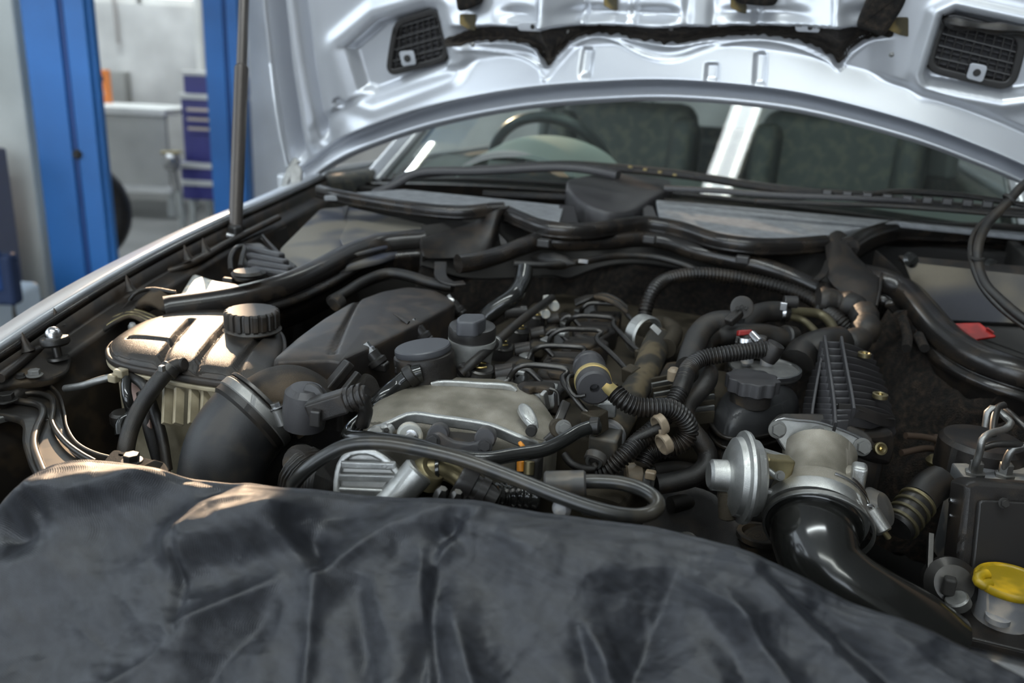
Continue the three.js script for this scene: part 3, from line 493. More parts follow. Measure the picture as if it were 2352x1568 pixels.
{ // fender with inner wing, rubber gap strip and clips
  const f = thing('fender', 'silver car fender edge with dark inner wing channel', 'fender');
  const path = LY([[-420, 1060, 0.77], [-200, 915, 0.79], [0, 786, 0.815], [130, 702, 0.838], [270, 618, 0.86], [400, 550, 0.879], [520, 494, 0.895], [640, 443, 0.91], [735, 400, 0.925]]);
  // profile: across to the bay is positive
  const W = (prof) => extrudeAlong(path, prof, { n: 90, closedProf: false });
  part('outer_panel', W([[-0.24, -0.45], [-0.20, -0.20], [-0.13, -0.075], [-0.06, -0.018], [-0.02, -0.002], [-0.006, 0.0015], [0, 0.002], [0.004, 0.0005], [0.005, -0.004], [0.004, -0.02]]), MT.paint, f);
  part('gap_strip', extrudeAlong(path, [[0.004, -0.012], [0.006, -0.005], [0.010, -0.003], [0.015, -0.005], [0.016, -0.014], [0.004, -0.014]], { n: 90 }), MT.rubberSeal, f, 'black rubber gap strip');
  part('inner_channel', W([[0.004, -0.012], [0.018, -0.014], [0.020, -0.030], [0.024, -0.034], [0.046, -0.036], [0.050, -0.046], [0.056, -0.072], [0.075, -0.080], [0.078, -0.2], [0.085, -0.42]]), MT.paintDarkShade, f);  // silver inner wing coloured dark brown for the shadow on it
  part('ledge_rail', sweep(LY([[0, 868, 0.79], [120, 778, 0.80], [240, 700, 0.815], [330, 640, 0.83], [430, 610, 0.845], [520, 560, 0.86], [640, 500, 0.88]]), 0.006), MT.paintDarkShade, f);
  for (const [x, y, h] of [[64, 806, 0.80], [136, 748, 0.815], [300, 668, 0.835], [432, 596, 0.855], [474, 580, 0.862]]) { const p = on(x, y, h); part('clip', lathe(p, UP.clone().addScaledVector(CR, -0.25), [[0.009, 0], [0.006, 0.006], [0.003, 0.016], [0.0005, 0.024]], 10), MT.paintDarkShade, f); }
  // far fender, outside the picture to the right of the bay
  const g = thing('fender', 'silver fender on the far side of the bay beyond the wiring', 'fender'), xs = [];
  for (const z of [-0.05, 0.2, 0.45, 0.7, 0.95, 1.15]) xs.push(car(0.80 - 0.05 * z * z, 0.93 - 0.06 * z - 0.02 * z * z, z));
  part('outer_panel', extrudeAlong(xs, [[0.30, -0.45], [0.24, -0.2], [0.10, -0.02], [0.03, 0], [0, -0.004], [-0.004, -0.02]].map(([a, b]) => [-a, b]), { closedProf: false }), MT.paint, g);
  part('inner_channel', extrudeAlong(xs, [[0.004, -0.012], [0.03, -0.02], [0.06, -0.08], [0.07, -0.4]], { closedProf: false }), MT.paintDarkShade, g);
}
{ // cabin: windscreen, roof, pillars, dash, wheel, seats
  const RAKE = 31 * Math.PI / 180, wy0 = 0.955;
  const scr = (x, s) => car(x * (1 - 0.10 * s / 0.85), wy0 - 0.10 * x * x + s * Math.sin(RAKE) * (1 + 0.12 * s), -0.02 - 0.30 * x * x - s * Math.cos(RAKE));
  const glass = M([0.80, 0.90, 0.86], 0.015, 0, { transmission: 1, thickness: 0, ior: 1.5 });
  const cb = thing('car_cabin', 'silver car cabin with tinted windscreen, seats and steering wheel', 'car cabin');
  const ws = part('windscreen', sheet((u, v) => scr(lerp(-0.74, 0.74, u), lerp(-0.03, 0.86, v)), 40, 30), glass, cb, 'tinted windscreen mirroring a ceiling lamp');
  part('edge_strip', extrudeAlong(Array.from({ length: 15 }, (_, i) => scr(lerp(-0.74, 0.74, i / 14), -0.028)), roundProf(0.02, 0.008, 0.003)), MT.rubber, ws);
  for (const sx of [-1, 1]) part('edge_strip', extrudeAlong(Array.from({ length: 8 }, (_, i) => scr(sx * 0.74, lerp(-0.03, 0.86, i / 7))), roundProf(0.02, 0.01, 0.003)), MT.rubber, ws);
  const rt = scr(0, 0.86), rz = -0.02 - 0.86 * Math.cos(RAKE);
  const roof = (u, v) => { const x = lerp(-0.66, 0.66, u), z = lerp(rz, -2.35, v); return car(x, rt.y + 0.02 + 0.03 * Math.sin(Math.PI * v) - 0.10 * x * x - 0.25 * Math.max(0, v - 0.75), z - 0.3 * x * x * (1 - v)); };
  part('roof', sheet(roof, 16, 16, 0.03), MT.paint, cb);
  for (const sx of [-1, 1]) {
    part('pillar', extrudeAlong(Array.from({ length: 9 }, (_, i) => { const s = lerp(-0.05, 0.88, i / 8), p = scr(sx * 0.76, s); return p; }), roundProf(0.06, 0.05, 0.015)), MT.paint, cb);
    part('pillar', beam(car(sx * 0.70, 0.9, -1.45), car(sx * 0.64, rt.y, -1.38), 0.12, 0.06, 0.02), MT.dash, cb);
    part('pillar', beam(car(sx * 0.72, 0.9, -2.45), car(sx * 0.62, rt.y - 0.03, -2.2), 0.16, 0.06, 0.02), MT.trimGrey, cb);
    part('door_panel', box(car(sx * 0.78, 0.55, -1.2), 0.06, 0.72, 2.6, 0.02), MT.trimGrey, cb);
    part('door_skin', box(car(sx * 0.83, 0.55, -1.2), 0.03, 0.74, 2.7, 0.01), MT.paint, cb);
  }
  part('cabin_floor', box(car(0, 0.22, -1.2), 1.6, 0.05, 2.7, 0.01), MT.black, cb);
  part('bulkhead', box(car(0, 0.55, -0.06), 1.5, 0.66, 0.03, 0.01), MT.black, cb);
  part('rear_shelf', box(car(0, 0.92, -2.35), 1.35, 0.05, 0.35, 0.02), MT.trimGrey, cb);
  part('rear_wall', box(car(0, 0.55, -2.5), 1.5, 0.7, 0.05, 0.01), MT.trimGrey, cb);
  part('rear_window_frame', extrudeAlong([car(-0.55, rt.y - 0.04, -2.3), car(0, rt.y - 0.01, -2.3), car(0.55, rt.y - 0.04, -2.3)], roundProf(0.08, 0.05, 0.01)), MT.trimGrey, cb);
  const db = part('dashboard', sheet((u, v) => { const x = lerp(-0.72, 0.72, u), z = lerp(-0.16, -0.62, v); return car(x, 0.885 + 0.045 * Math.sin(Math.PI * Math.min(1, v * 1.1)) - 0.35 * Math.max(0, v - 0.9), z - 0.24 * x * x); }, 24, 16, 0.03), MT.dash, cb, 'grey dashboard top');
  const ih = at(1238, 382, 2.12);
  part('instrument_hood', sheet((u, v) => { const a = Math.PI * u, w = mm(178, ih), h = mm(92, ih) * (0.72 + 0.28 * v); return ih.clone().addScaledVector(CR, -Math.cos(a) * w * (0.8 + 0.2 * v)).add(V(0, Math.sin(a) * h - 0.03, 0)).addScaledVector(CF, lerp(0.16, -0.10, v)); }, 30, 12, 0.012), M([0.58, 0.60, 0.56], 0.34, 0), db, 'pale grey domed instrument hood');
  const sc = at(1265, 400, 2.45), axis = CF.clone().multiplyScalar(-1).add(V(0, 0.5, 0)).normalize();
  const rimPts = []; { const [x, y, z] = axisBasis(axis, UP); for (let i = 0; i < 28; i++) { const a = i / 28 * 2 * Math.PI; rimPts.push(sc.clone().addScaledVector(x, Math.cos(a) * 0.185).addScaledVector(z, Math.sin(a) * 0.185)); } }
  const sw = part('steering_wheel', sweep(rimPts, 0.016, { closed: true, n: 80 }), M([0.045, 0.05, 0.05], 0.3, 0), cb, 'black steering wheel rim'); for (const k of [7, 14, 21]) part('spoke', beam(sc, rimPts[k], 0.04, 0.02), MT.seat, sw); part('hub', lathe(sc.clone().addScaledVector(axis, -0.03), axis, [[0, 0], [0.07, 0], [0.085, 0.02], [0.07, 0.06], [0, 0.065]], 28), MT.seat, sw);
  part('column', rod(sc, sc.clone().addScaledVector(CF, 0.42).add(V(0, -0.2, 0)), 0.035), MT.seat, sw);
  const seatAt = (x, z, label) => {
    const lean = V(0, 1, 0).addScaledVector(CF, -0.30).normalize();
    const c = car(x, 0.78, z); const s = part('seat', box(c, 0.50, 0.66, 0.15, 0.065, CR, lean), MT.seat, cb, label);
    part('bolster', box(c.clone().addScaledVector(CR, -0.22).addScaledVector(CF, 0.05), 0.10, 0.56, 0.16, 0.045, CR, lean), MT.seat, s); part('bolster', box(c.clone().addScaledVector(CR, 0.22).addScaledVector(CF, 0.05), 0.10, 0.56, 0.16, 0.045, CR, lean), MT.seat, s);
    part('headrest', box(c.clone().addScaledVector(lean, 0.47), 0.27, 0.17, 0.10, 0.04, CR, lean), MT.seat, s);
    for (const k of [-1, 1]) part('headrest_post', rod(c.clone().addScaledVector(CR, k * 0.07).addScaledVector(lean, 0.30), c.clone().addScaledVector(CR, k * 0.07).addScaledVector(lean, 0.42), 0.007), MT.steel, s);
    part('cushion', box(car(x, 0.46, z + 0.30), 0.5, 0.14, 0.52, 0.05), MT.seat, s); part('base', box(car(x, 0.32, z + 0.28), 0.44, 0.16, 0.46, 0.02), MT.black, s);
  };
  seatAt(-0.36, -1.22, 'dark grey car seat facing the steering wheel'); seatAt(0.36, -1.18, 'dark grey passenger seat beside the empty dashboard');
  const rs = part('rear_seat', box(car(0, 0.72, -2.2), 1.3, 0.55, 0.16, 0.06, CR, V(0, 1, 0).addScaledVector(CF, -0.3).normalize()), MT.seat, cb); part('cushion', box(car(0, 0.44, -1.95), 1.3, 0.15, 0.5, 0.05), MT.seat, rs);
}
{ // scuttle: grey panels, black trough, wipers, seals
  const c = thing('scuttle', 'grey painted scuttle panels below the windscreen', 'scuttle');
  part('panel', slab([on(742, 448, 0.925), on(800, 440, 0.93), on(930, 437, 0.932), on(1296, 470, 0.93), on(1286, 506, 0.917), on(1190, 486, 0.922), on(1100, 472, 0.922), on(960, 468, 0.922), on(820, 452, 0.924)], 0.01, 0.002, 0.004), MT.cowl, c);
  part('panel', slab([on(1506, 468, 0.93), on(1750, 484, 0.93), on(2352, 526, 0.93), on(2560, 542, 0.93), on(2560, 548, 0.928), on(2352, 534, 0.927), on(2060, 516, 0.923), on(1985, 528, 0.917), on(1900, 544, 0.911), on(1800, 548, 0.910), on(1700, 546, 0.911), on(1620, 530, 0.915), on(1560, 508, 0.92), on(1515, 500, 0.922)], 0.01, 0.002, 0.004), MT.cowl, c);
  part('web', slab([on(1284, 470, 0.93), on(1320, 470, 0.93), on(1330, 520, 0.905), on(1288, 520, 0.907)], 0.012, 0.002, 0.003), MT.plasticBlue, c); part('web', slab([on(1475, 470, 0.93), on(1500, 472, 0.93), on(1520, 520, 0.907), on(1480, 520, 0.907)], 0.012, 0.002, 0.003), MT.plasticBlue, c);
  const t = thing('wiper_trough', 'black wiper trough along the foot of the windscreen', 'trough');
  part('channel', sheet((u, v) => car(lerp(-0.80, 0.82, u), 0.935 - 0.05 * Math.sin(Math.PI * v) - 0.09 * lerp(-0.8, 0.82, u) ** 2 + 0.015 * v, lerp(0.06, -0.05, v) - 0.28 * lerp(-0.8, 0.82, u) ** 2), 40, 10, 0.006), MT.plastic, t);
  part('upper_lip', extrudeAlong(LD([[960, 400, 1.80], [1120, 388, 1.78], [1300, 378, 1.755], [1440, 388, 1.73], [1560, 400, 1.71], [1760, 430, 1.67], [1900, 446, 1.64], [2100, 464, 1.60], [2352, 488, 1.55], [2500, 500, 1.52]]), roundProf(0.03, 0.016, 0.006)), MT.plastic, t);
  part('front_lip', extrudeAlong(LD([[1110, 444, 1.72], [1200, 448, 1.71], [1300, 452, 1.69]]), roundProf(0.014, 0.012, 0.003)), MT.plastic, t);
  const w = thing('wiper', 'black windscreen wiper with a rounded hub cover', 'wiper');
  const hub = [[1300, 420], [1400, 400], [1540, 418], [1545, 440], [1520, 452], [1490, 470], [1462, 490], [1432, 497], [1395, 497], [1350, 482], [1318, 462], [1300, 438]].map(([x, y]) => on(x, y, 0.965 - 0.0005 * (y - 400)));
  part('hub_cover', pillow(rounded(hub, 0.02), 0.012, { p: 4, skirt: 0.03 }), MT.plasticBlue, w);
  const tub = (a, r, m = MT.plasticBlue, sq = [1, 0.5]) => extrudeAlong(LD(a), roundProf(r * 2 * sq[0], r * 2 * sq[1], r * 0.4), {});
  part('arm', tub([[858, 446, 1.66], [905, 424, 1.66], [955, 398, 1.66], [1100, 392, 1.655], [1290, 384, 1.64], [1360, 390, 1.63], [1420, 402, 1.61]], 0.016), MT.plasticBlue, w);
  part('arm', tub([[1525, 432, 1.60], [1650, 438, 1.58], [1780, 448, 1.56], [1990, 456, 1.53], [2100, 462, 1.52]], 0.010), MT.plasticBlue, w);
  part('blade', tub([[1735, 462, 1.53], [1900, 468, 1.51], [2060, 474, 1.49], [2352, 496, 1.44]], 0.008), MT.rubber, w);
  part('blade', tub([[1890, 440, 1.56], [2000, 446, 1.55], [2060, 440, 1.55], [2200, 448, 1.53], [2352, 470, 1.5]], 0.010), MT.rubber, w);
  for (let i = 0; i < 9; i++) { const x = 1900 + i * 46, y = 444 + i * 3.2; part('blade_link', box(at(x, y, 1.55 - i * 0.008), 0.018, 0.014, 0.012, 0.003), MT.plasticSmooth, w); }
  for (let i = 0; i < 4; i++) { const x = 1448 + i * 34, y = 383 + i * 6; part('retaining_clip', box(at(x, y, 1.70), 0.008, 0.005, 0.006, 0.001), MT.yellowTape, w); }
  // rubber seals
  const bulb = (r) => [[-r, 0], [-r * 0.8, r * 0.65], [0, r], [r * 0.8, r * 0.65], [r, 0], [r * 0.8, -r * 0.7], [r * 0.85, -r * 0.8], [r * 0.9, -r * 1.25], [-r * 0.8, -r * 1.25], [-r * 0.8, -r * 0.7]].map(([a, b]) => [a, b]);
  solo('scuttle_seal', 'black rubber seal running along the grey scuttle from the hinge', 'rubber seal', extrudeAlong(LY([[735, 436, 0.925], [770, 446, 0.925], [830, 458, 0.922], [960, 478, 0.92], [1060, 486, 0.92], [1120, 480, 0.925], [1158, 478, 0.927]]), bulb(0.011)), MT.rubberSeal);
  solo('scuttle_seal', 'black rubber seal curving across the middle of the scuttle', 'rubber seal', extrudeAlong(LY([[1170, 490, 0.92], [1205, 505, 0.915], [1260, 524, 0.910], [1340, 528, 0.910], [1480, 512, 0.914], [1560, 524, 0.911], [1650, 552, 0.904], [1720, 562, 0.902], [1810, 563, 0.902], [1895, 556, 0.904]]), bulb(0.013)), MT.rubberSeal);
  solo('scuttle_seal', 'dark rubber seal behind the hanging black cables', 'rubber seal', extrudeAlong(LY([[1950, 566, 0.902], [2000, 540, 0.908], [2060, 526, 0.912], [2180, 530, 0.912], [2352, 536, 0.912], [2520, 550, 0.91]]), bulb(0.018)), MT.rubberSeal);
  const thick = (r) => [[-r, -0.2 * r], [-r * 0.75, 0.5 * r], [0, 0.8 * r], [r * 0.7, 0.55 * r], [r, 0], [r * 1.0, -0.7 * r], [r * 0.75, -0.8 * r], [r * 0.75, -1.0 * r], [r * 1.15, -1.15 * r], [r * 1.15, -1.6 * r], [r * 0.85, -1.7 * r], [r * 0.85, -3.4 * r], [-r, -3.4 * r]];
  solo('bay_seal', 'thick ribbed rubber seal arching behind the coolant tank', 'rubber seal', extrudeAlong(LY([[378, 704, 0.821], [470, 691, 0.826], [560, 675, 0.832], [650, 650, 0.841], [730, 616, 0.852], [800, 580, 0.864], [870, 556, 0.873], [920, 550, 0.877], [975, 546, 0.88]]), thick(0.019)), MT.rubberSeal);
  solo('bay_seal', 'thick ribbed rubber seal sweeping down past the red tab', 'rubber seal', extrudeAlong(LY([[1985, 630, 0.868], [2030, 640, 0.868], [2075, 660, 0.86], [2115, 700, 0.845], [2170, 762, 0.825], [2230, 805, 0.815], [2300, 836, 0.81], [2400, 868, 0.80], [2520, 900, 0.79]]), thick(0.022)), MT.rubberSeal);
  const sd = thing('seal_saddle', 'smooth black plastic saddle joining two seals', 'bracket');
  part('saddle', sheet((u, v) => { const a = curveOf(LY([[966, 546, 0.884], [1030, 528, 0.89], [1090, 508, 0.90], [1140, 482, 0.928], [1172, 478, 0.93]])).getPoint(u), b = curveOf(LY([[972, 592, 0.853], [1030, 592, 0.85], [1090, 584, 0.855], [1132, 566, 0.865], [1152, 500, 0.905]])).getPoint(u); const p = a.clone().lerp(b, v); p.y += 0.012 * Math.sin(Math.PI * v) * (1 - u * 0.7); return p; }, 30, 14, 0.005), MT.plastic, sd);
  part('flange', extrudeAlong(LY([[966, 540, 0.886], [968, 570, 0.866], [973, 594, 0.852]]), roundProf(0.004, 0.012, 0.0015)), MT.plastic, sd); part('spring_clip', slab(LD([[1145, 535, 1.38], [1165, 555, 1.38], [1170, 585, 1.38], [1150, 560, 1.38]]), 0.003, 0.001, 0.002), MT.plastic, sd);
  const s2 = thing('seal_saddle', 'black plastic saddle at the corner above the brown felt', 'bracket');
  part('saddle', sheet((u, v) => { const a = curveOf(LY([[1893, 548, 0.908], [1898, 592, 0.888], [1902, 640, 0.867], [1960, 690, 0.845], [2012, 706, 0.838]])).getPoint(u), b = curveOf(LY([[1946, 540, 0.91], [1958, 575, 0.898], [1985, 605, 0.885], [2012, 625, 0.876], [2024, 632, 0.872]])).getPoint(u); const p = a.clone().lerp(b, v); p.y += 0.012 * Math.sin(Math.PI * v); return p; }, 30, 14, 0.005), MT.plastic, s2);
  part('flange', extrudeAlong(LY([[2024, 632, 0.876], [2020, 670, 0.86], [2012, 706, 0.842]]), roundProf(0.004, 0.010, 0.0015)), MT.plastic, s2); part('strap', extrudeAlong(LY([[1872, 645, 0.865], [1890, 630, 0.872], [1904, 600, 0.885]]), roundProf(0.012, 0.003, 0.001)), MT.plastic, s2);
}

// ------------------------------------------------------------------ under everything: bay floor, firewall felt, engine block
{
  const b = thing('bay_tray', 'black undertray and inner wings closing the engine bay', 'undertray');
  part('floor', box(car(0.05, 0.42, 0.55), 1.5, 0.02, 1.3, 0.004), MT.black, b);
  part('inner_wing', sheet((u, v) => { const p = curveOf(LY([[-60, 900, 0.78], [120, 800, 0.79], [300, 700, 0.81], [500, 600, 0.83], [660, 520, 0.86]])).getPoint(u); p.y = lerp(p.y, 0.42, v); return p.addScaledVector(CR, 0.06 * v); }, 20, 6, 0.004), MT.black, b);
  part('inner_wing', box(car(0.70, 0.66, 0.5), 0.02, 0.48, 1.3, 0.004), MT.black, b);
  part('front_wall', box(car(0.02, 0.51, 1.14), 1.5, 0.20, 0.02, 0.004), MT.black, b);
  const fw = thing('firewall_mat', 'wavy dark brown felt mat covering the firewall', 'felt mat');
  const top = curveOf(LD([[960, 612, 1.40], [1060, 640, 1.46], [1180, 640, 1.52], [1260, 634, 1.55], [1300, 640, 1.56], [1370, 616, 1.57], [1440, 606, 1.57], [1540, 616, 1.56], [1640, 636, 1.54], [1760, 650, 1.50], [1900, 680, 1.44], [2010, 700, 1.40]]));
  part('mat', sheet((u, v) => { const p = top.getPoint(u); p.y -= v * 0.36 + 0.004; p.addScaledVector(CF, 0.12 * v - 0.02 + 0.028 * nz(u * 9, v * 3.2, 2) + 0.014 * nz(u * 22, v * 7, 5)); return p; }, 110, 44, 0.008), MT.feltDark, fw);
  const brow = curveOf(LD([[960, 520, 1.46], [1170, 500, 1.56], [1340, 536, 1.60], [1480, 520, 1.61], [1650, 560, 1.57], [1810, 570, 1.52], [1900, 566, 1.48], [2010, 640, 1.44]]));
  part('upper_wall', sheet((u, v) => brow.getPoint(u).lerp(top.getPoint(u), v).addScaledVector(CF, -0.015), 60, 6, 0.006), MT.black, fw);
  const bf = thing('side_mat', 'rough brown felt mat below the curved rubber seal', 'felt mat');
  const tp = curveOf(LY([[2008, 705, 0.836], [2075, 722, 0.83], [2120, 780, 0.81], [2180, 840, 0.79], [2260, 885, 0.78], [2352, 915, 0.775], [2460, 950, 0.77]]));
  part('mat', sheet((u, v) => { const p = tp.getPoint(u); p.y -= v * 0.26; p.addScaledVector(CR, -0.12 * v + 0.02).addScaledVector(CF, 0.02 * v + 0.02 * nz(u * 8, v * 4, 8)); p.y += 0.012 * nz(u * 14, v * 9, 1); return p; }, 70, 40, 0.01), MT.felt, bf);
  for (const q of [[[2072, 730, 0.828], [2084, 770, 0.81], [2082, 800, 0.80]], [[2110, 770, 0.813], [2124, 800, 0.805]]]) part('fold', sweep(LY(q), 0.007), MT.felt, bf);
  const eb = thing('engine_block', 'dusty dark engine block under the fuel lines', 'engine');
  const a = on(1120, 905, 0.765), z = on(1400, 705, 0.765), ax = z.clone().sub(a).setY(0).normalize(), side = ax.clone().cross(UP).normalize();
  const mid = a.clone().lerp(z, 0.5), L = a.distanceTo(z);
  part('head', box(mid.clone().addScaledVector(side, 0.02).setY(0.725), 0.30, 0.08, L + 0.10, 0.012, side), MT.castDark, eb); part('block', box(mid.clone().addScaledVector(side, 0.03).setY(0.57), 0.36, 0.26, L + 0.14, 0.02, side), MT.castDark, eb);
  part('sump', box(mid.clone().setY(0.44), 0.26, 0.05, L, 0.02, side), MT.black, eb);
}
// ------------------------------------------------------------------ left side of the bay
{ // bump stop and wing bracket
  const w = thing('wing_bracket', 'dusty grey wing bracket below the fender edge', 'bracket');
  part('plate', slab(LY([[-120, 950, 0.775], [-20, 868, 0.785], [70, 796, 0.80], [172, 722, 0.815], [179, 770, 0.80], [168, 800, 0.79], [160, 846, 0.78], [120, 868, 0.776], [0, 896, 0.774], [-110, 985, 0.765]]), 0.012, 0.003, 0.01), MT.dusty, w);
  bolt(w, on(80, 862, 0.782), UP, 0.0095, MT.steelDull); bolt(w, on(48, 866, 0.782), UP, 0.006, MT.black);
  const s = thing('bump_stop', 'chrome ball bump stop on a black rubber disc', 'bump stop'), p = on(134, 824, 0.787), up = UP.clone().addScaledVector(CR, -0.10);
  part('stem', rod(p, p.clone().addScaledVector(up, 0.022), 0.0055), MT.steelDark, s); part('foot', lathe(p, up, [[0, 0], [0.014, 0], [0.013, 0.003], [0, 0.004]], 20), MT.steelDark, s);
  part('disc', lathe(p.clone().addScaledVector(up, 0.018), up, [[0, 0], [0.015, 0], [0.0175, 0.003], [0.0175, 0.008], [0.016, 0.0105], [0.010, 0.0115], [0, 0.0115]], 32), MT.rubber, s, 'black rubber disc');
  part('ball', lathe(p.clone().addScaledVector(up, 0.0285), up, Array.from({ length: 12 }, (_, i) => { const a = i / 11 * Math.PI / 2; return [0.0098 * Math.cos(a), 0.003 + 0.0105 * Math.sin(a)]; }).reverse().concat([[0.0098, 0]]).reverse(), 28), MT.steel, s, 'shiny steel ball');
  // stamped arm
  const m = thing('stamped_arm', 'curved stamped steel arm running under the cloth', 'panel');
  const out = [[-60, 905], [60, 900], [112, 886], [133, 906], [146, 945], [152, 985], [176, 1024], [215, 1046], [260, 1058], [310, 1074], [280, 1092], [112, 1118], [88, 1100], [66, 1060], [50, 1010], [52, 970], [40, 955], [-60, 940]];
  part('web', slab(LY(out.map(([x, y]) => [x, y, 0.758])), 0.010, 0.003, 0.012, [[on(104, 963, 0.758), mm(6, on(104, 963, 0.758))]]), MT.paintArm, m);
  part('ridge', extrudeAlong(LY([[20, 908, 0.762], [80, 902, 0.763], [116, 912, 0.764], [122, 940, 0.764], [120, 970, 0.764], [150, 1015, 0.764], [190, 1045, 0.763], [218, 1060, 0.762]]), roundProf(0.006, 0.006, 0.0028)), MT.paintArm, m);
  part('ridge', extrudeAlong(LY([[30, 918, 0.762], [90, 930, 0.763], [98, 950, 0.764], [84, 985, 0.764], [78, 1020, 0.764], [92, 1065, 0.763], [112, 1110, 0.762]]), roundProf(0.008, 0.007, 0.003)), MT.paintArm, m);
  part('edge_flange', extrudeAlong(LY([[112, 886, 0.760], [136, 912, 0.760], [149, 955, 0.760], [155, 988, 0.760], [180, 1026, 0.760], [222, 1048, 0.760], [270, 1060, 0.760]]), roundProf(0.003, 0.01, 0.001)), MT.paintArm, m);
  bolt(m, on(15, 920, 0.765), UP, 0.012, MT.steelDark);
  const lb = thing('headlamp_bracket', 'pale bracket edges in the dark corner beside the stamped arm', 'bracket');
  part('ledge', slab(LY([[-60, 1030, 0.70], [20, 1005, 0.70], [52, 990, 0.70], [40, 1006, 0.70], [-60, 1062, 0.70]]), 0.006, 0.001, 0.003), MT.tan, lb); part('ledge', slab(LY([[-60, 945, 0.755], [30, 935, 0.755], [38, 948, 0.755], [-60, 975, 0.755]]), 0.008, 0.002, 0.003), MT.steelDull, lb);
  part('housing', box(on(0, 1040, 0.66), 0.14, 0.08, 0.12, 0.01), MT.black, lb);
  // little bracket with a hex bolt at the cloth's edge
  const hb = thing('bolted_bracket', 'small grey bracket with a black hex bolt at the cloth edge', 'bracket');
  part('plate', slab(LY([[235, 1064, 0.772], [262, 1036, 0.775], [322, 1042, 0.778], [352, 1048, 0.778], [378, 1062, 0.772], [392, 1090, 0.765], [340, 1120, 0.765], [240, 1110, 0.765]]), 0.006, 0.0015, 0.006, [[on(281, 1044, 0.775), 0.003]]), MT.dusty, hb);
  bolt(hb, on(303, 1060, 0.778), UP, 0.0105, MT.steelDark); part('fold', slab(LY([[322, 1072, 0.779], [356, 1056, 0.785], [376, 1062, 0.779], [366, 1080, 0.775]]), 0.004, 0.001, 0.002), MT.dusty, hb);
}
{ // coolant tank
  const t = thing('coolant_tank', 'coolant tank with a segmented black lid and cream plastic base', 'coolant tank');
  const rim = LY([[250, 806, 0.80], [262, 790, 0.80], [330, 752, 0.80], [420, 728, 0.80], [500, 724, 0.80], [585, 738, 0.80], [640, 766, 0.80], [652, 800, 0.80], [640, 842, 0.80], [616, 872, 0.80], [560, 884, 0.80], [470, 876, 0.80], [370, 858, 0.80], [290, 842, 0.80], [258, 828, 0.80]]);
  const gl = [[[340, 852], [440, 738]], [[425, 862], [530, 740]], [[512, 876], [600, 770]], [[300, 775], [400, 788]]].map(([a, b]) => [on(a[0], a[1], 0.818), on(b[0], b[1], 0.818)]);
  part('lid', pillow(rim, 0.022, { p: 4.2, q: 2.2, rings: 64, per: 200, shape: (x, s) => { let y = 0; const k = 1 - sstep(0.92, 1, s); for (const [a, b] of gl) y -= 0.0075 * k * gauss(segDist(x.x, x.z, a.x, a.z, b.x, b.z)[0], 0.0036); return y; } }), MT.tankTop, t, 'black segmented lid');
  const ctr = rim.reduce((s, p) => s.add(p), V(0, 0, 0)).multiplyScalar(1 / rim.length), sc = (k, y) => rim.map((p) => ctr.clone().lerp(p, k).setY(y));
  part('seam', extrudeAlong([...rim, rim[0], rim[1]], roundProf(0.008, 0.009, 0.003), { n: 150 }), MT.plastic, t); part('seam', extrudeAlong([...sc(0.985, 0.792), sc(0.985, 0.792)[0], sc(0.985, 0.792)[1]], roundProf(0.010, 0.006, 0.002), { n: 150 }), MT.cream, t, 'cream weld seam');
  const b = rim.map((p) => ctr.clone().lerp(p, 0.93).setY(0.79)); part('base', sheet((u, v) => { const p = curveOf(b, true).getPoint(u); p.y = lerp(0.792, 0.60, v); return ctr.clone().setY(p.y).lerp(p, 1 - 0.04 * v); }, 90, 6, 0.003), MT.cream, t, 'cream translucent base');
  for (const x of [386, 412, 446, 474, 500]) part('rib', beam(on(x, 893, 0.786), at(x - 3, 975, depthOf(on(x, 893, 0.786)) - 0.025), 0.005, 0.012, 0.001, CF), MT.cream, t);
  part('coolant_window', slab([on(300, 872, 0.783), on(338, 880, 0.783), at(345, 985, depthOf(on(338, 880, 0.783)) - 0.028), at(302, 950, depthOf(on(300, 872, 0.783)) - 0.018)], 0.004, 0.001, 0.004), MT.coolant, t, 'pinkish coolant behind the plastic');
  for (const pts of [[[350, 985, 0.715], [372, 962, 0.72], [420, 940, 0.725], [446, 950, 0.725], [450, 968, 0.72], [440, 990, 0.71]], [[420, 1020, 0.70], [424, 980, 0.715], [460, 968, 0.72], [484, 952, 0.725]]]) part('holder_ear', extrudeAlong(LY(pts), roundProf(0.004, 0.034, 0.001)), MT.cream, t);
  const c0 = on(580, 754, 0.822);
  part('neck', rod(c0.clone().add(V(0, -0.006, 0)), c0.clone().add(V(0, 0.004, 0)), mm(66, c0)), MT.tankTop, t);
  const cap = part('cap', knurl(c0.clone().add(V(0, 0.004, 0)), UP, mm(62, c0), 0.022, 20, 0.0024, { top: 0.16, share: 0.66 }), MT.tankTop, t, 'ribbed black screw cap'); part('skirt', rod(c0.clone().add(V(0, 0.001, 0)), c0.clone().add(V(0, 0.006, 0)), mm(57, c0)), MT.plastic, cap);
  // small vent pipe and float pipes
  const vp = thing('coolant_hose', 'thick black hose leaving the tank by a crimp clamp', 'hose'); const hpz = LY([[412, 838, 0.815], [390, 848, 0.812], [362, 878, 0.80], [326, 930, 0.775], [300, 985, 0.755], [288, 1040, 0.735], [284, 1090, 0.71]]);
  part('hose', sweep(hpz, mm(19, hpz[3])), MT.hose, vp); part('clamp', ring(hpz[1].clone().lerp(hpz[2], 0.05), hpz[2].clone().sub(hpz[1]), mm(23, hpz[1]), mm(18, hpz[1]), 0.010), MT.steelDark, vp, 'dark crimp clamp'); part('nipple', rod(on(425, 836, 0.817), hpz[0], 0.008), MT.plastic, vp); part('clamp_ear', box(on(372, 846, 0.825), 0.006, 0.007, 0.006, 0.001), MT.steelDull, vp);
  const fp = thing('overflow_pipe', 'thin black pipe with a loop hook beside the tank base', 'pipe');
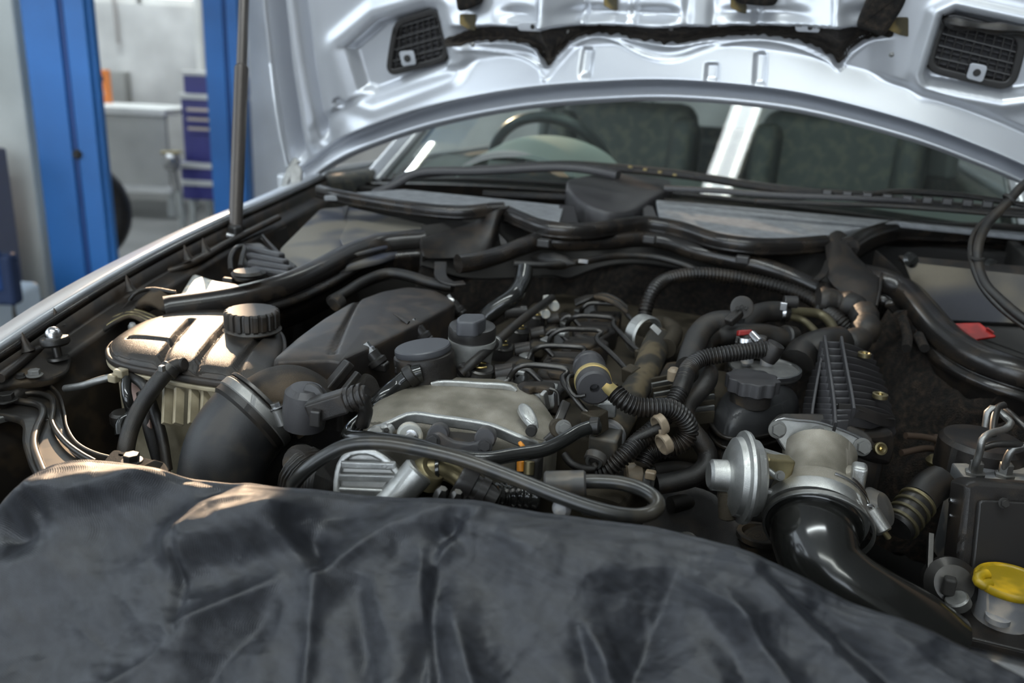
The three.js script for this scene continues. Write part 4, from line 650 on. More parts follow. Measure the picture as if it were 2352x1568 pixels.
  part('pipe', sweep(LY([[290, 868, 0.79], [290, 895, 0.78], [294, 920, 0.77], [300, 945, 0.755], [296, 958, 0.752], [284, 962, 0.75], [276, 975, 0.745], [275, 1000, 0.735]]), 0.0058), MT.rubberGloss, fp); part('pipe', sweep(LY([[300, 862, 0.79], [330, 885, 0.785], [350, 930, 0.765], [372, 1000, 0.735], [385, 1080, 0.70]]), 0.006), MT.rubber, fp);
  part('grommet', lathe(on(284, 975, 0.725), UP, [[0, 0], [0.013, 0], [0.015, 0.004], [0.015, 0.014], [0.012, 0.017], [0, 0.017]], 28), MT.rubber, fp); part('clip', box(on(262, 868, 0.79), 0.012, 0.010, 0.010, 0.002), MT.cream, fp); part('clip', box(on(278, 856, 0.796), 0.014, 0.010, 0.012, 0.002), MT.cream, fp);
  solo('vent_tube', 'thin pale tube running from the tank clip into the dark', 'pipe', sweep(LY([[272, 862, 0.79], [230, 872, 0.785], [190, 885, 0.775], [150, 892, 0.765]]), 0.0045), MT.steelDull);
  const lp = thing('lower_hose', 'black hose dropping steeply between tank base and intake hose', 'hose'); part('hose', sweep(LY([[330, 900, 0.775], [345, 980, 0.74], [362, 1040, 0.71], [382, 1110, 0.67]]), 0.0085), MT.hose, lp);
}
{ // washer reservoir, dusty cover, connector block
  const r = thing('fluid_reservoir', 'bright white fluid reservoir half hidden by the seal', 'reservoir');
  const o = LY([[408, 674, 0.835], [440, 632, 0.835], [462, 628, 0.84], [500, 640, 0.84], [545, 650, 0.838], [580, 660, 0.837], [500, 678, 0.835]]);
  part('tank', slab(o, 0.06, 0.008, 0.012), MT.white, r); part('cap', lathe(on(572, 640, 0.845), UP, [[0, 0], [0.022, 0], [0.025, 0.004], [0.025, 0.010], [0.020, 0.013], [0, 0.014]], 28), MT.rubber, r, 'black cap'); part('cap_rim', lathe(on(568, 632, 0.86), UP, [[0, 0], [0.021, 0], [0.023, 0.003], [0.019, 0.007], [0, 0.008]], 28), MT.rubber, r); part('clip', box(on(525, 642, 0.845), 0.018, 0.006, 0.008, 0.002), MT.rubber, r);
  const h = thing('torn_grommet', 'torn brown rubber grommet below the fender clips', 'grommet'); part('flap', sheet((u, v) => { const a = curveOf(LY([[300, 690, 0.825], [330, 676, 0.83], [372, 670, 0.835], [405, 678, 0.83]])).getPoint(u); a.y -= v * 0.03 + 0.004 * Math.sin(u * 9); return a.addScaledVector(CF, 0.02 * Math.sin(Math.PI * v)); }, 20, 8, 0.004), MT.dusty, h); part('lip', sweep(LY([[296, 690, 0.824], [310, 674, 0.834], [345, 664, 0.837], [404, 672, 0.835]]), 0.003), MT.rubber, h);
  const fl = thing('wire_loom', 'frayed brown wire loom behind the coolant tank', 'wiring'); for (let i = 0; i < 6; i++) part('wire', sweep(LY([[232, 752 + i * 2, 0.80], [262, 722 + i * 4, 0.81], [300, 712 + i * 3, 0.812], [345, 724 + i * 4, 0.808], [380, 745, 0.80]]), 0.0028), i % 2 ? MT.dusty : MT.brassDull, fl);
  const sn = thing('small_sensor', 'small steel sensor standing behind the tank lid', 'sensor'); part('body', rod(on(306, 762, 0.80), on(304, 748, 0.806), 0.006), MT.steelDull, sn); part('tip', rod(on(304, 748, 0.806), on(304, 742, 0.81), 0.004), MT.steel, sn);
  const dc = thing('dusty_cover', 'flat cover smeared with grey dust behind the seal', 'cover');
  part('cover', slab(LY([[640, 560, 0.865], [735, 484, 0.878], [800, 480, 0.88], [1002, 514, 0.88], [985, 545, 0.872], [880, 590, 0.856], [700, 645, 0.835], [650, 605, 0.848]]), 0.012, 0.004, 0.012), MT.smear, dc);
  part('raised_pad', slab(LY([[780, 545, 0.874], [800, 505, 0.880], [975, 525, 0.881], [900, 560, 0.872], [800, 590, 0.862]]), 0.006, 0.002, 0.006), MT.smear, dc); part('tab', slab(LY([[786, 475, 0.885], [800, 470, 0.89], [792, 500, 0.884]]), 0.003, 0.001, 0.002), MT.plastic, dc);
  const cb = thing('connector_block', 'black ribbed connector block with a wire hook', 'connector');
  for (let i = 0; i < 4; i++) part('rib', beam(on(566 + i * 4, 572 + i * 16, 0.862 - i * 0.004), on(648 + i * 10, 590 + i * 15, 0.862 - i * 0.004), 0.016, 0.012, 0.004), MT.plasticBlue, cb);
  part('body', slab(LY([[560, 560, 0.856], [600, 560, 0.858], [680, 600, 0.856], [682, 640, 0.84], [590, 640, 0.835], [556, 600, 0.845]]), 0.03, 0.004, 0.006), MT.plastic, cb); part('end_plate', slab(LY([[600, 540, 0.872], [612, 548, 0.87], [678, 606, 0.856], [672, 628, 0.846], [655, 602, 0.858]]), 0.008, 0.002, 0.003), MT.plastic, cb);
  part('hook', sweep(LY([[530, 620, 0.846], [530, 590, 0.86], [545, 568, 0.87], [560, 566, 0.87], [556, 590, 0.86], [552, 612, 0.85]]), 0.004), MT.plasticSmooth, cb);
}
{ // air filter box
  const a = thing('air_filter_box', 'large smooth black air filter box with a diagonal groove', 'air filter box');
  const Y = 0.825, tz = [[622, 838], [762, 834], [780, 838], [868, 800], [962, 752], [1048, 704], [1034, 690], [1000, 672], [940, 665], [880, 676], [800, 706], [740, 742], [680, 786]];
  const o = tz.map(([x, y]) => on(x, y, Y + 0.0)), ctr = o.reduce((s, p) => s.add(p), V(0, 0, 0)).multiplyScalar(1 / o.length);
  const cut = [on(828, 690, Y), on(764, 824, Y)];
  part('lid', pillow(rounded(o, 0.012), 0.008, { p: 9, q: 3, rings: 70, per: 200, skirt: 0.085, shape: (x, s) => -0.007 * gauss(segDist(x.x, x.z, cut[0].x, cut[0].z, cut[1].x, cut[1].z)[0], 0.0028) * (1 - sstep(0.96, 1, s)) + 0.006 * (1 - s * s) }), M([0.055, 0.047, 0.044], 0.42, 0, { map: 'dust', bump: 'grain', b: 0.0002 }), a);
  part('lower_box', slab(o.map((p) => ctr.clone().lerp(p, 0.97).setY(Y - 0.08)), 0.14, 0.006, 0.01), MT.plastic, a);
  part('side_rail', beam(on(800, 862, 0.80), on(1052, 712, 0.80), 0.012, 0.014, 0.003), MT.plastic, a); part('side_rail', beam(on(830, 872, 0.785), on(1066, 728, 0.785), 0.014, 0.012, 0.003), MT.plastic, a);
  part('corner_rail', beam(at(804, 832, 0.955), at(748, 900, 0.945), 0.014, 0.012, 0.003), MT.plastic, a); part('corner_rail', beam(at(824, 856, 0.945), at(785, 905, 0.935), 0.008, 0.008, 0.002), MT.plastic, a);
  part('dusty_face', slab(LY([[808, 910, 0.79], [842, 855, 0.81], [868, 870, 0.805], [880, 905, 0.785], [852, 960, 0.76], [820, 950, 0.765]]), 0.02, 0.004, 0.006), MT.dusty, a);
  const up = UP.clone().addScaledVector(CR, -0.75).addScaledVector(CF, 0.1).normalize();
  for (const [x, y, r] of [[862, 824, 1], [968, 766, 0.9], [1048, 706, 0.8]]) { const p = on(x, y, 0.815), b = part('bolt_sleeve', lathe(p.clone().addScaledVector(up, -0.008), up, [[0, 0], [0.012 * r, 0], [0.0125 * r, 0.006], [0.0095 * r, 0.008], [0.0095 * r, 0.018], [0, 0.018]], 20), MT.plasticSmooth, a); const k = part('steel_stud', lathe(p.clone().addScaledVector(up, 0.010), up, [[0, 0], [0.0075 * r, 0], [0.0075 * r, 0.004], [0.0055 * r, 0.006], [0.0055 * r, 0.013], [0, 0.013]], 6), MT.steel, b); part('foot', box(p.clone().addScaledVector(up, -0.010), 0.022 * r, 0.012, 0.014, 0.003, CR, up), MT.plasticSmooth, b); }
  part('spike', lathe(on(938, 742, 0.834), V(-1, 0.5, -0.3), [[0.004, 0], [0.0005, 0.026]], 10), MT.plastic, a);
}
{ // big intake hose, clamp, mass-air-flow housing with plug
  const h = thing('intake_hose', 'fat matt black intake hose bending down under the cloth', 'hose');
  const p = LD([[492, 1170, 0.905], [508, 1090, 0.905], [530, 1020, 0.91], [566, 965, 0.915], [606, 928, 0.925]]); part('hose', sweep(p, (t) => 0.046 - 0.001 * Math.sin(t * 9), { seg: 40, n: 60 }), M([0.034, 0.034, 0.036], 0.46, 0, { map: 'dust', bump: 'grain', b: 0.0002 }), h);
  const ax = p[4].clone().sub(p[3]).normalize(), c = p[4].clone().addScaledVector(ax, -0.012);
  part('cuff', ring(c.clone().addScaledVector(ax, -0.003), ax, 0.0485, 0.040, 0.026, 48), MT.rubber, h);
  const cl = thing('hose_clamp', 'steel screw clamp round the fat intake hose', 'hose clamp'); part('band', ring(c, ax, 0.0498, 0.0465, 0.011, 48), MT.steelDull, cl); part('band', ring(c.clone().addScaledVector(ax, 0.011), ax, 0.0485, 0.0455, 0.004, 48), MT.steelDark, cl);
  const sp = at(636, 938, 0.885), sq = at(650, 976, 0.89); part('screw_housing', rod(sp, sq, 0.0065), MT.steelDull, cl); bolt(cl, sp.clone().add(V(0, 0.001, 0)), sp.clone().sub(sq), 0.0075, MT.steel, 'screw_head');
  const m = thing('air_flow_sensor', 'black air flow sensor housing with a plugged connector', 'sensor');
  const q = LD([[600, 934, 0.925], [634, 914, 0.93], [664, 908, 0.935], [700, 922, 0.95], [736, 958, 0.955]]); part('pipe', sweep(q, 0.035, { seg: 36, n: 50 }), MT.dusty, m, 'dusty plastic pipe');
  part('housing', lathe(at(698, 978, 0.895), V(0, 1, 0).addScaledVector(CR, 0.1), [[0, 0], [0.022, 0], [0.024, 0.02], [0.022, 0.040], [0.016, 0.046], [0, 0.047]], 30), MT.plasticBlue, m);
  part('flange', slab(LD([[688, 905, 0.87], [704, 876, 0.87], [726, 884, 0.868], [750, 912, 0.868], [742, 950, 0.872], [712, 975, 0.875], [696, 960, 0.875]]), 0.008, 0.002, 0.008), MT.plasticSmooth, m); part('window', slab(LD([[672, 893, 0.9], [682, 880, 0.9], [706, 876, 0.895], [696, 896, 0.895]]), 0.014, 0.002, 0.003), MT.plasticBlue, m);
  const a = at(712, 945, 0.858), b = at(800, 918, 0.85), d = b.clone().sub(a).normalize(); part('plug', beam(a, b, 0.022, 0.024, 0.004), MT.plastic, m); part('plug_latch', beam(at(714, 957, 0.845), at(738, 960, 0.845), 0.012, 0.018, 0.002), MT.plasticSmooth, m); part('plug_rib', beam(at(720, 928, 0.852), at(772, 912, 0.848), 0.010, 0.008, 0.002), MT.plasticSmooth, m); part('plug_nose', rod(b, b.clone().addScaledVector(d, 0.022), 0.012, 0.010), MT.plastic, m);
  for (const k of [0.002, 0.009, 0.016]) part('plug_collar', ring(b.clone().addScaledVector(d, k), d, 0.0132, 0.009, 0.004), MT.plastic, m);
  part('cable', sweep([b.clone().addScaledVector(d, 0.02), ...LD([[832, 922, 0.845], [840, 940, 0.85], [832, 975, 0.86]])], 0.0075), MT.rubber, m);
  const lh = thing('under_hose', 'black hose sloping away below the sensor plug', 'hose'); part('hose', sweep(LY([[600, 1130, 0.66], [650, 1050, 0.70], [720, 1010, 0.715], [800, 985, 0.725], [860, 965, 0.73]]), (t) => 0.026 - 0.004 * t), MT.rubber, lh);
  part('strap', extrudeAlong(LY([[590, 1108, 0.70], [618, 1062, 0.715], [664, 1005, 0.735], [672, 992, 0.74]]), roundProf(0.008, 0.002, 0.0008)), MT.plasticSmooth, lh);
}
// ------------------------------------------------------------------ caps and front cover of the engine
{
  const up = UP.clone().addScaledVector(CR, 0.03).addScaledVector(CF, 0.06);
  const o = thing('oil_filter_cap', 'black cap with a raised grip on a grey metal filter neck', 'cap'), p = on(1084, 776, 0.835), r = mm(55, p);
  part('neck', lathe(p.clone().add(V(0, -0.045, 0)), up, [[0, 0], [r * 0.82, 0], [r * 0.86, 0.02], [r * 0.95, 0.036], [r * 1.0, 0.040], [r * 1.0, 0.046], [0, 0.046]], 40), M([0.44, 0.44, 0.42], 0.42, 0.45, { map: 'metal' }), o, 'grey metal neck');
  part('cap', lathe(p.clone().addScaledVector(up, 0.001), up, [[0, 0], [r * 0.99, 0], [r * 1.0, 0.003], [r * 1.0, 0.012], [r * 0.95, 0.016], [r * 0.7, 0.018], [0, 0.018]], 44), MT.plasticSmooth, o);
  part('grip', slab([[1048, 730], [1062, 719], [1112, 719], [1118, 728], [1096, 740], [1050, 738]].map(([x, y]) => on(x, y, 0.868)), 0.020, 0.003, 0.006), M([0.062, 0.063, 0.07], 0.42), o);
  for (let i = 0; i < 6; i++) part('rib', beam(on(1052 + i * 8, 816 - i * 1.5, 0.80), on(1064 + i * 8, 806 - i * 1.5, 0.806), 0.003, 0.006, 0.001), MT.steelDark, o);
  const d = thing('round_breather_cover', 'round black breather cover with a tilted disc lid', 'cover'), q = on(978, 846, 0.808), ax = UP.clone().addScaledVector(CR, -0.16).addScaledVector(CF, 0.03).normalize(), R = mm(70, q);
  part('drum', lathe(q.clone().addScaledVector(ax, -0.02), ax, [[0, 0], [R * 0.95, 0], [R, 0.01], [R, 0.032], [R * 1.01, 0.034], [R * 0.98, 0.039], [R * 0.9, 0.041], [0, 0.041]], 48), MT.plastic, d);
  part('disc', lathe(q.clone().addScaledVector(ax, 0.021), ax, [[0, 0], [R * 0.90, 0], [R * 0.93, 0.003], [R * 0.92, 0.007], [R * 0.88, 0.0085], [0, 0.009]], 48), M([0.062, 0.063, 0.07], 0.42), d); part('latch_window', box(on(992, 836, 0.818).addScaledVector(CF, 0.004), 0.016, 0.009, 0.006, 0.0015), MT.plasticSmooth, d); part('latch_window', box(on(922, 848, 0.81).addScaledVector(CF, 0.004), 0.012, 0.008, 0.006, 0.0015), MT.plasticSmooth, d);
  const bh = thing('breather_hose', 'glossy black breather hose leaving the round cover', 'hose'); const bp = LY([[968, 856, 0.815], [945, 862, 0.812], [915, 884, 0.80], [880, 912, 0.79], [850, 940, 0.775], [830, 965, 0.76]]);
  part('hose', sweep(bp, (t) => lerp(0.0115, 0.0095, t)), MT.rubberGloss, bh); part('cuff', ring(bp[1], bp[2].clone().sub(bp[1]), 0.0135, 0.010, 0.012), MT.rubber, bh); part('elbow', lathe(on(962, 872, 0.80), UP, [[0, 0], [0.017, 0], [0.017, 0.02], [0.012, 0.026], [0, 0.027]], 24), MT.rubber, bh);
  const w = thing('wire_bundle', 'dark wire bundle beside the airbox corner', 'wiring'); part('wire', sweep(LY([[832, 985, 0.765], [838, 960, 0.775], [842, 935, 0.785]]), 0.003), MT.rubber, w);
  // dusty alloy housing in the middle
  const v = thing('alloy_housing', 'large dusty alloy cover with rounded shoulders in the middle', 'engine cover');
  const out = LY([[836, 985, 0.775], [846, 955, 0.777], [878, 922, 0.78], [930, 896, 0.783], [1000, 884, 0.785], [1100, 886, 0.785], [1176, 892, 0.783], [1228, 916, 0.78], [1262, 955, 0.776], [1282, 1000, 0.772], [1250, 1030, 0.77], [1150, 1030, 0.768], [1040, 1012, 0.77], [950, 1000, 0.772], [880, 1000, 0.773]]);
  part('cover', pillow(out, 0.021, { p: 4.6, q: 2.2, rings: 40, per: 150, skirt: 0.05 }), MT.cast, v);
  const lip = [[872, 988, 0.785], [900, 976, 0.79], [944, 958, 0.797], [1010, 965, 0.797], [1100, 978, 0.796], [1130, 985, 0.795], [1196, 1012, 0.788], [1230, 1025, 0.78]];
  part('front_rib', extrudeAlong(LY(lip), roundProf(0.007, 0.012, 0.002)), MT.alu, v, 'bright machined rib'); part('top_seam', extrudeAlong(LY([[992, 884, 0.80], [1010, 880, 0.803], [1100, 884, 0.803], [1172, 890, 0.801], [1184, 898, 0.797]]), roundProf(0.006, 0.008, 0.002)), MT.alu, v);
  part('drain_boss', pillow(LY([[1188, 942, 0.803], [1198, 932, 0.805], [1216, 940, 0.803], [1232, 964, 0.798], [1236, 984, 0.793], [1222, 986, 0.793], [1202, 968, 0.798]]), 0.008, { rings: 12, per: 40 }), MT.alu, v); part('drain_hole_disc', rod(on(1222, 986, 0.795), on(1222, 988, 0.796).addScaledVector(CF, 0.004), 0.006), MT.black, v);  // black disc on the boss stands for the dark drain hole
  part('lug', slab(LD([[840, 985, 0.86], [862, 978, 0.855], [890, 976, 0.85], [902, 1000, 0.85], [880, 1010, 0.855], [846, 1002, 0.86]]), 0.012, 0.003, 0.006), MT.alu, v); part('lug_bushing', rod(at(862, 998, 0.855), at(862, 998, 0.84), 0.009), MT.steelDull, v); part('lug_hole_disc', rod(at(888, 987, 0.852), at(888, 987, 0.845), 0.0025), MT.black, v);  // small black disc: darkness of the lug hole put in as colour
  const pn = thing('pivot_nut', 'pale pivot nut on a short arm before the alloy cover', 'nut'); part('washer', rod(at(940, 996, 0.855), at(942, 1002, 0.835), 0.013), MT.white, pn); bolt(pn, at(943, 1004, 0.836), V(0, 0.3, 1), 0.008, MT.steel); part('arm', beam(at(905, 1000, 0.86), at(940, 1002, 0.853), 0.012, 0.012, 0.003), MT.castDark, pn);
  const br = thing('twin_bolt_bracket', 'grey violet bracket with two round bolted ends', 'bracket');
  const f = [[984, 1010], [990, 994], [1010, 990], [1024, 1000], [1040, 1013], [1080, 1018], [1098, 1012], [1112, 1004], [1128, 1012], [1132, 1032], [1118, 1052], [1060, 1052], [1010, 1040], [988, 1030]];
  part('plate', slab(f.map(([x, y]) => at(x, y, 0.83)), 0.012, 0.003, 0.006), M([0.085, 0.082, 0.09], 0.5, 0.1, { map: 'dust' }), br); for (const [x, y] of [[994, 1012], [1114, 1024]]) bolt(br, at(x, y, 0.829), V(0, 0.35, 1), 0.0075, MT.plasticBlue);
  for (const [x, y] of [[1006, 992], [1114, 1000]]) part('lug', rod(at(x + 4, y, 0.875), at(x, y + 8, 0.832), 0.011), M([0.085, 0.082, 0.09], 0.5, 0.1, { map: 'dust' }), br); part('bridge', beam(at(1024, 1016, 0.86), at(1100, 1022, 0.86), 0.045, 0.008, 0.003), MT.dusty, br);
  const tn = thing('throttle_linkage', 'dark linkage lever with a steel bolt right of the alloy cover', 'lever'); part('lever', extrudeAlong(LD([[1300, 925, 0.88], [1290, 950, 0.87], [1282, 970, 0.865], [1274, 995, 0.86], [1256, 1014, 0.86]]), roundProf(0.010, 0.006, 0.002), { up: V(0, 0.3, 1) }), MT.steelDark, tn); bolt(tn, at(1294, 982, 0.855), V(0.2, 0.3, 1), 0.0085, MT.steelDull); part('hub', rod(at(1282, 980, 0.875), at(1284, 984, 0.855), 0.010), MT.castDark, tn);
  part('foot', slab(LD([[1246, 1016, 0.86], [1262, 1004, 0.86], [1268, 1012, 0.86], [1252, 1024, 0.86]]), 0.006, 0.001, 0.002), MT.steelDull, tn);
  const tb = thing('thermostat_box', 'bright alloy box beside the dark engine steps', 'housing'); part('box', slab(LY([[1214, 905, 0.79], [1244, 896, 0.795], [1262, 890, 0.80], [1276, 902, 0.798], [1278, 936, 0.775], [1254, 946, 0.77], [1226, 920, 0.782]]), 0.03, 0.004, 0.008), MT.alu, tb); part('edge', beam(on(1248, 900, 0.80), on(1256, 940, 0.775), 0.006, 0.010, 0.002), MT.alu, tb); part('gasket_strip', sweep(LY([[1262, 892, 0.803], [1280, 900, 0.80], [1284, 930, 0.785]]), 0.002), MT.steelDark, tb);
}
{ // ribbed pump cover, oil pipe, plug, vinyl hoses along the cloth
  const g = thing('ribbed_pump_cover', 'silver D-shaped pump cover with horizontal bars', 'pump'), D = 0.80;
  const prof = [[776, 1160], [773, 1120], [775, 1090], [783, 1062], [798, 1044], [822, 1036], [850, 1037], [878, 1050], [898, 1066], [915, 1088], [930, 1102], [925, 1160]];
  part('face', slab(prof.map(([x, y]) => at(x, y, D)), 0.03, 0.004, 0.01), MT.steelDull, g);
  const po = prof.map(([x, y]) => at(x, y, D - 0.003)); part('rim', extrudeAlong(po.slice(0, 11), roundProf(0.006, 0.006, 0.002), { up: V(0, 0.3, 1) }), MT.alu, g);
  for (const [x0, x1, y0, y1] of [[783, 910, 1065, 1069], [779, 926, 1094, 1098], [779, 924, 1126, 1132]]) part('bar', beam(at(x0, y0, D - 0.004), at(x1, y1, D - 0.004), 0.006, 0.008, 0.002), MT.alu, g);
  part('arm', rod(at(885, 1165, 0.80), at(966, 1078, 0.80), 0.0155, 0.0165), MT.alu, g);
  const o = thing('oil_pipe', 'brassy bent pipe entering the silver arm', 'pipe'); part('pipe', sweep(LD([[962, 1085, 0.81], [985, 1078, 0.81], [1010, 1076, 0.812], [1035, 1084, 0.815], [1060, 1100, 0.815]]), 0.010), MT.brassDull, o); part('collar', rod(at(972, 1096, 0.815), at(996, 1074, 0.805), 0.0185, 0.015), MT.brassDull, o); part('ring', ring(at(1006, 1076, 0.811), V(1, 0.1, 0), 0.0118, 0.008, 0.004), MT.rubberGloss, o);
  const p = thing('cable_plug', 'black round cable plug with stepped collars', 'connector'); const a = at(1052, 1098, 0.80), b = at(1130, 1142, 0.80), ax = b.clone().sub(a).normalize(); part('body', lathe(a, ax, [[0, 0], [0.017, 0], [0.0175, 0.004], [0.016, 0.016], [0.0125, 0.017], [0.0125, 0.022], [0.0145, 0.022], [0.0145, 0.03], [0.0115, 0.031], [0.0115, 0.042], [0, 0.042]], 28), MT.plasticSmooth, p);
  part('tail', sweep(LD([[1122, 1140, 0.80], [1150, 1140, 0.815], [1190, 1138, 0.82], [1240, 1142, 0.82]]), 0.0135, { ridge: 0.12, pitch: 0.008 }), MT.rubberGloss, p);
  for (let i = 0; i < 4; i++) part('dimple', lathe(at(1150 + i * 14, 1131 - i * 1, 0.805), V(0, 0.5, 1), [[0, 0.002], [0.003, 0.001], [0.0034, 0]], 10), MT.steelDark, p);
  for (const [x, y, w] of [[1010, 1143, 'little steel fitting below the brassy oil pipe'], [1044, 1150, 'little steel fitting below the black cable plug']]) { const n = thing('small_fitting', w, 'fitting', 'fittings behind the cloth'); part('nut', lathe(at(x, y, 0.78), V(0.3, 1, 0.2), [[0, 0], [0.007, 0], [0.007, 0.008], [0.004, 0.012], [0, 0.012]], 6), MT.steelDark, n); part('cap', lathe(at(x, y - 6, 0.78), V(0.3, 1, 0.2), [[0, 0], [0.004, 0], [0.003, 0.005], [0, 0.006]], 12), MT.steel, n); }
  const cw = thing('crankcase_hose', 'ribbed dark hose behind the silver pump cover', 'hose'); part('hose', sweep(LD([[690, 1080, 0.86], [720, 1105, 0.85], [770, 1110, 0.83]]), 0.028, { ridge: 0.05 }), MT.rubber, cw); part('end', lathe(at(697, 1060, 0.86), V(-0.3, 0.4, 1), [[0, 0.02], [0.014, 0.018], [0.018, 0.01], [0.018, 0]], 20), MT.dusty, cw);
  const h = thing('vinyl_hose', 'long grey vinyl hose looping back into a grey sleeve', 'hose');
  const hp1 = LD([[672, 1115, 0.80], [700, 1082, 0.79], [745, 1048, 0.785], [800, 1022, 0.78], [870, 1017, 0.775], [960, 1030, 0.765], [1060, 1054, 0.755], [1160, 1090, 0.745], [1270, 1134, 0.735], [1360, 1166, 0.73], [1430, 1182, 0.73], [1480, 1182, 0.735], [1508, 1168, 0.74], [1508, 1148, 0.75], [1480, 1126, 0.76], [1430, 1110, 0.77], [1370, 1105, 0.775], [1330, 1106, 0.775]]);
  part('hose', sweep(hp1, 0.0068, { seg: 18, n: 150 }), MT.vinyl, h); part('sleeve', rod(at(1250, 1112, 0.778), at(1346, 1110, 0.775), 0.0125), MT.greySleeve, h, 'grey sleeve'); part('clip', slab(LD([[1336, 1164, 0.735], [1400, 1184, 0.735], [1430, 1196, 0.735], [1336, 1184, 0.735]]), 0.008, 0.002, 0.003), MT.greySleeve, h);
  part('end_ball', lathe(at(1290, 1168, 0.74), V(-0.4, 0.3, 1), [[0, 0.008], [0.006, 0.006], [0.009, 0], [0.006, -0.006]], 18), MT.greyNylon, h);
  const h2 = thing('return_hose', 'black hose lying across the alloy cover front', 'hose'); part('hose', sweep(LD([[832, 962, 0.875], [806, 985, 0.86], [800, 1000, 0.85], [850, 1006, 0.835], [940, 1018, 0.82], [1040, 1046, 0.80], [1110, 1054, 0.80], [1180, 1044, 0.81], [1250, 1032, 0.82], [1296, 1010, 0.83], [1326, 992, 0.84], [1352, 982, 0.845], [1374, 980, 0.85]]), 0.0072, { seg: 16 }), MT.rubberGloss, h2);
  part('end_lip', ring(at(1366, 978, 0.847), V(1, 0.1, 0.2), 0.0092, 0.005, 0.010), MT.rubber, h2);
  const am = thing('amber_connector', 'small amber and black connector under the return hose', 'connector'); part('body', box(at(1215, 1072, 0.86), 0.026, 0.03, 0.02, 0.004), MT.black, am); part('amber_band', rod(at(1196, 1082, 0.85), at(1196, 1058, 0.85), 0.0042), MT.amber, am); part('stem', rod(at(1214, 1090, 0.845), at(1216, 1058, 0.845), 0.0055), MT.brassDull, am); part('amber_seal', rod(at(1196, 1026, 0.83), at(1203, 1020, 0.83), 0.005), MT.amber, am);
}

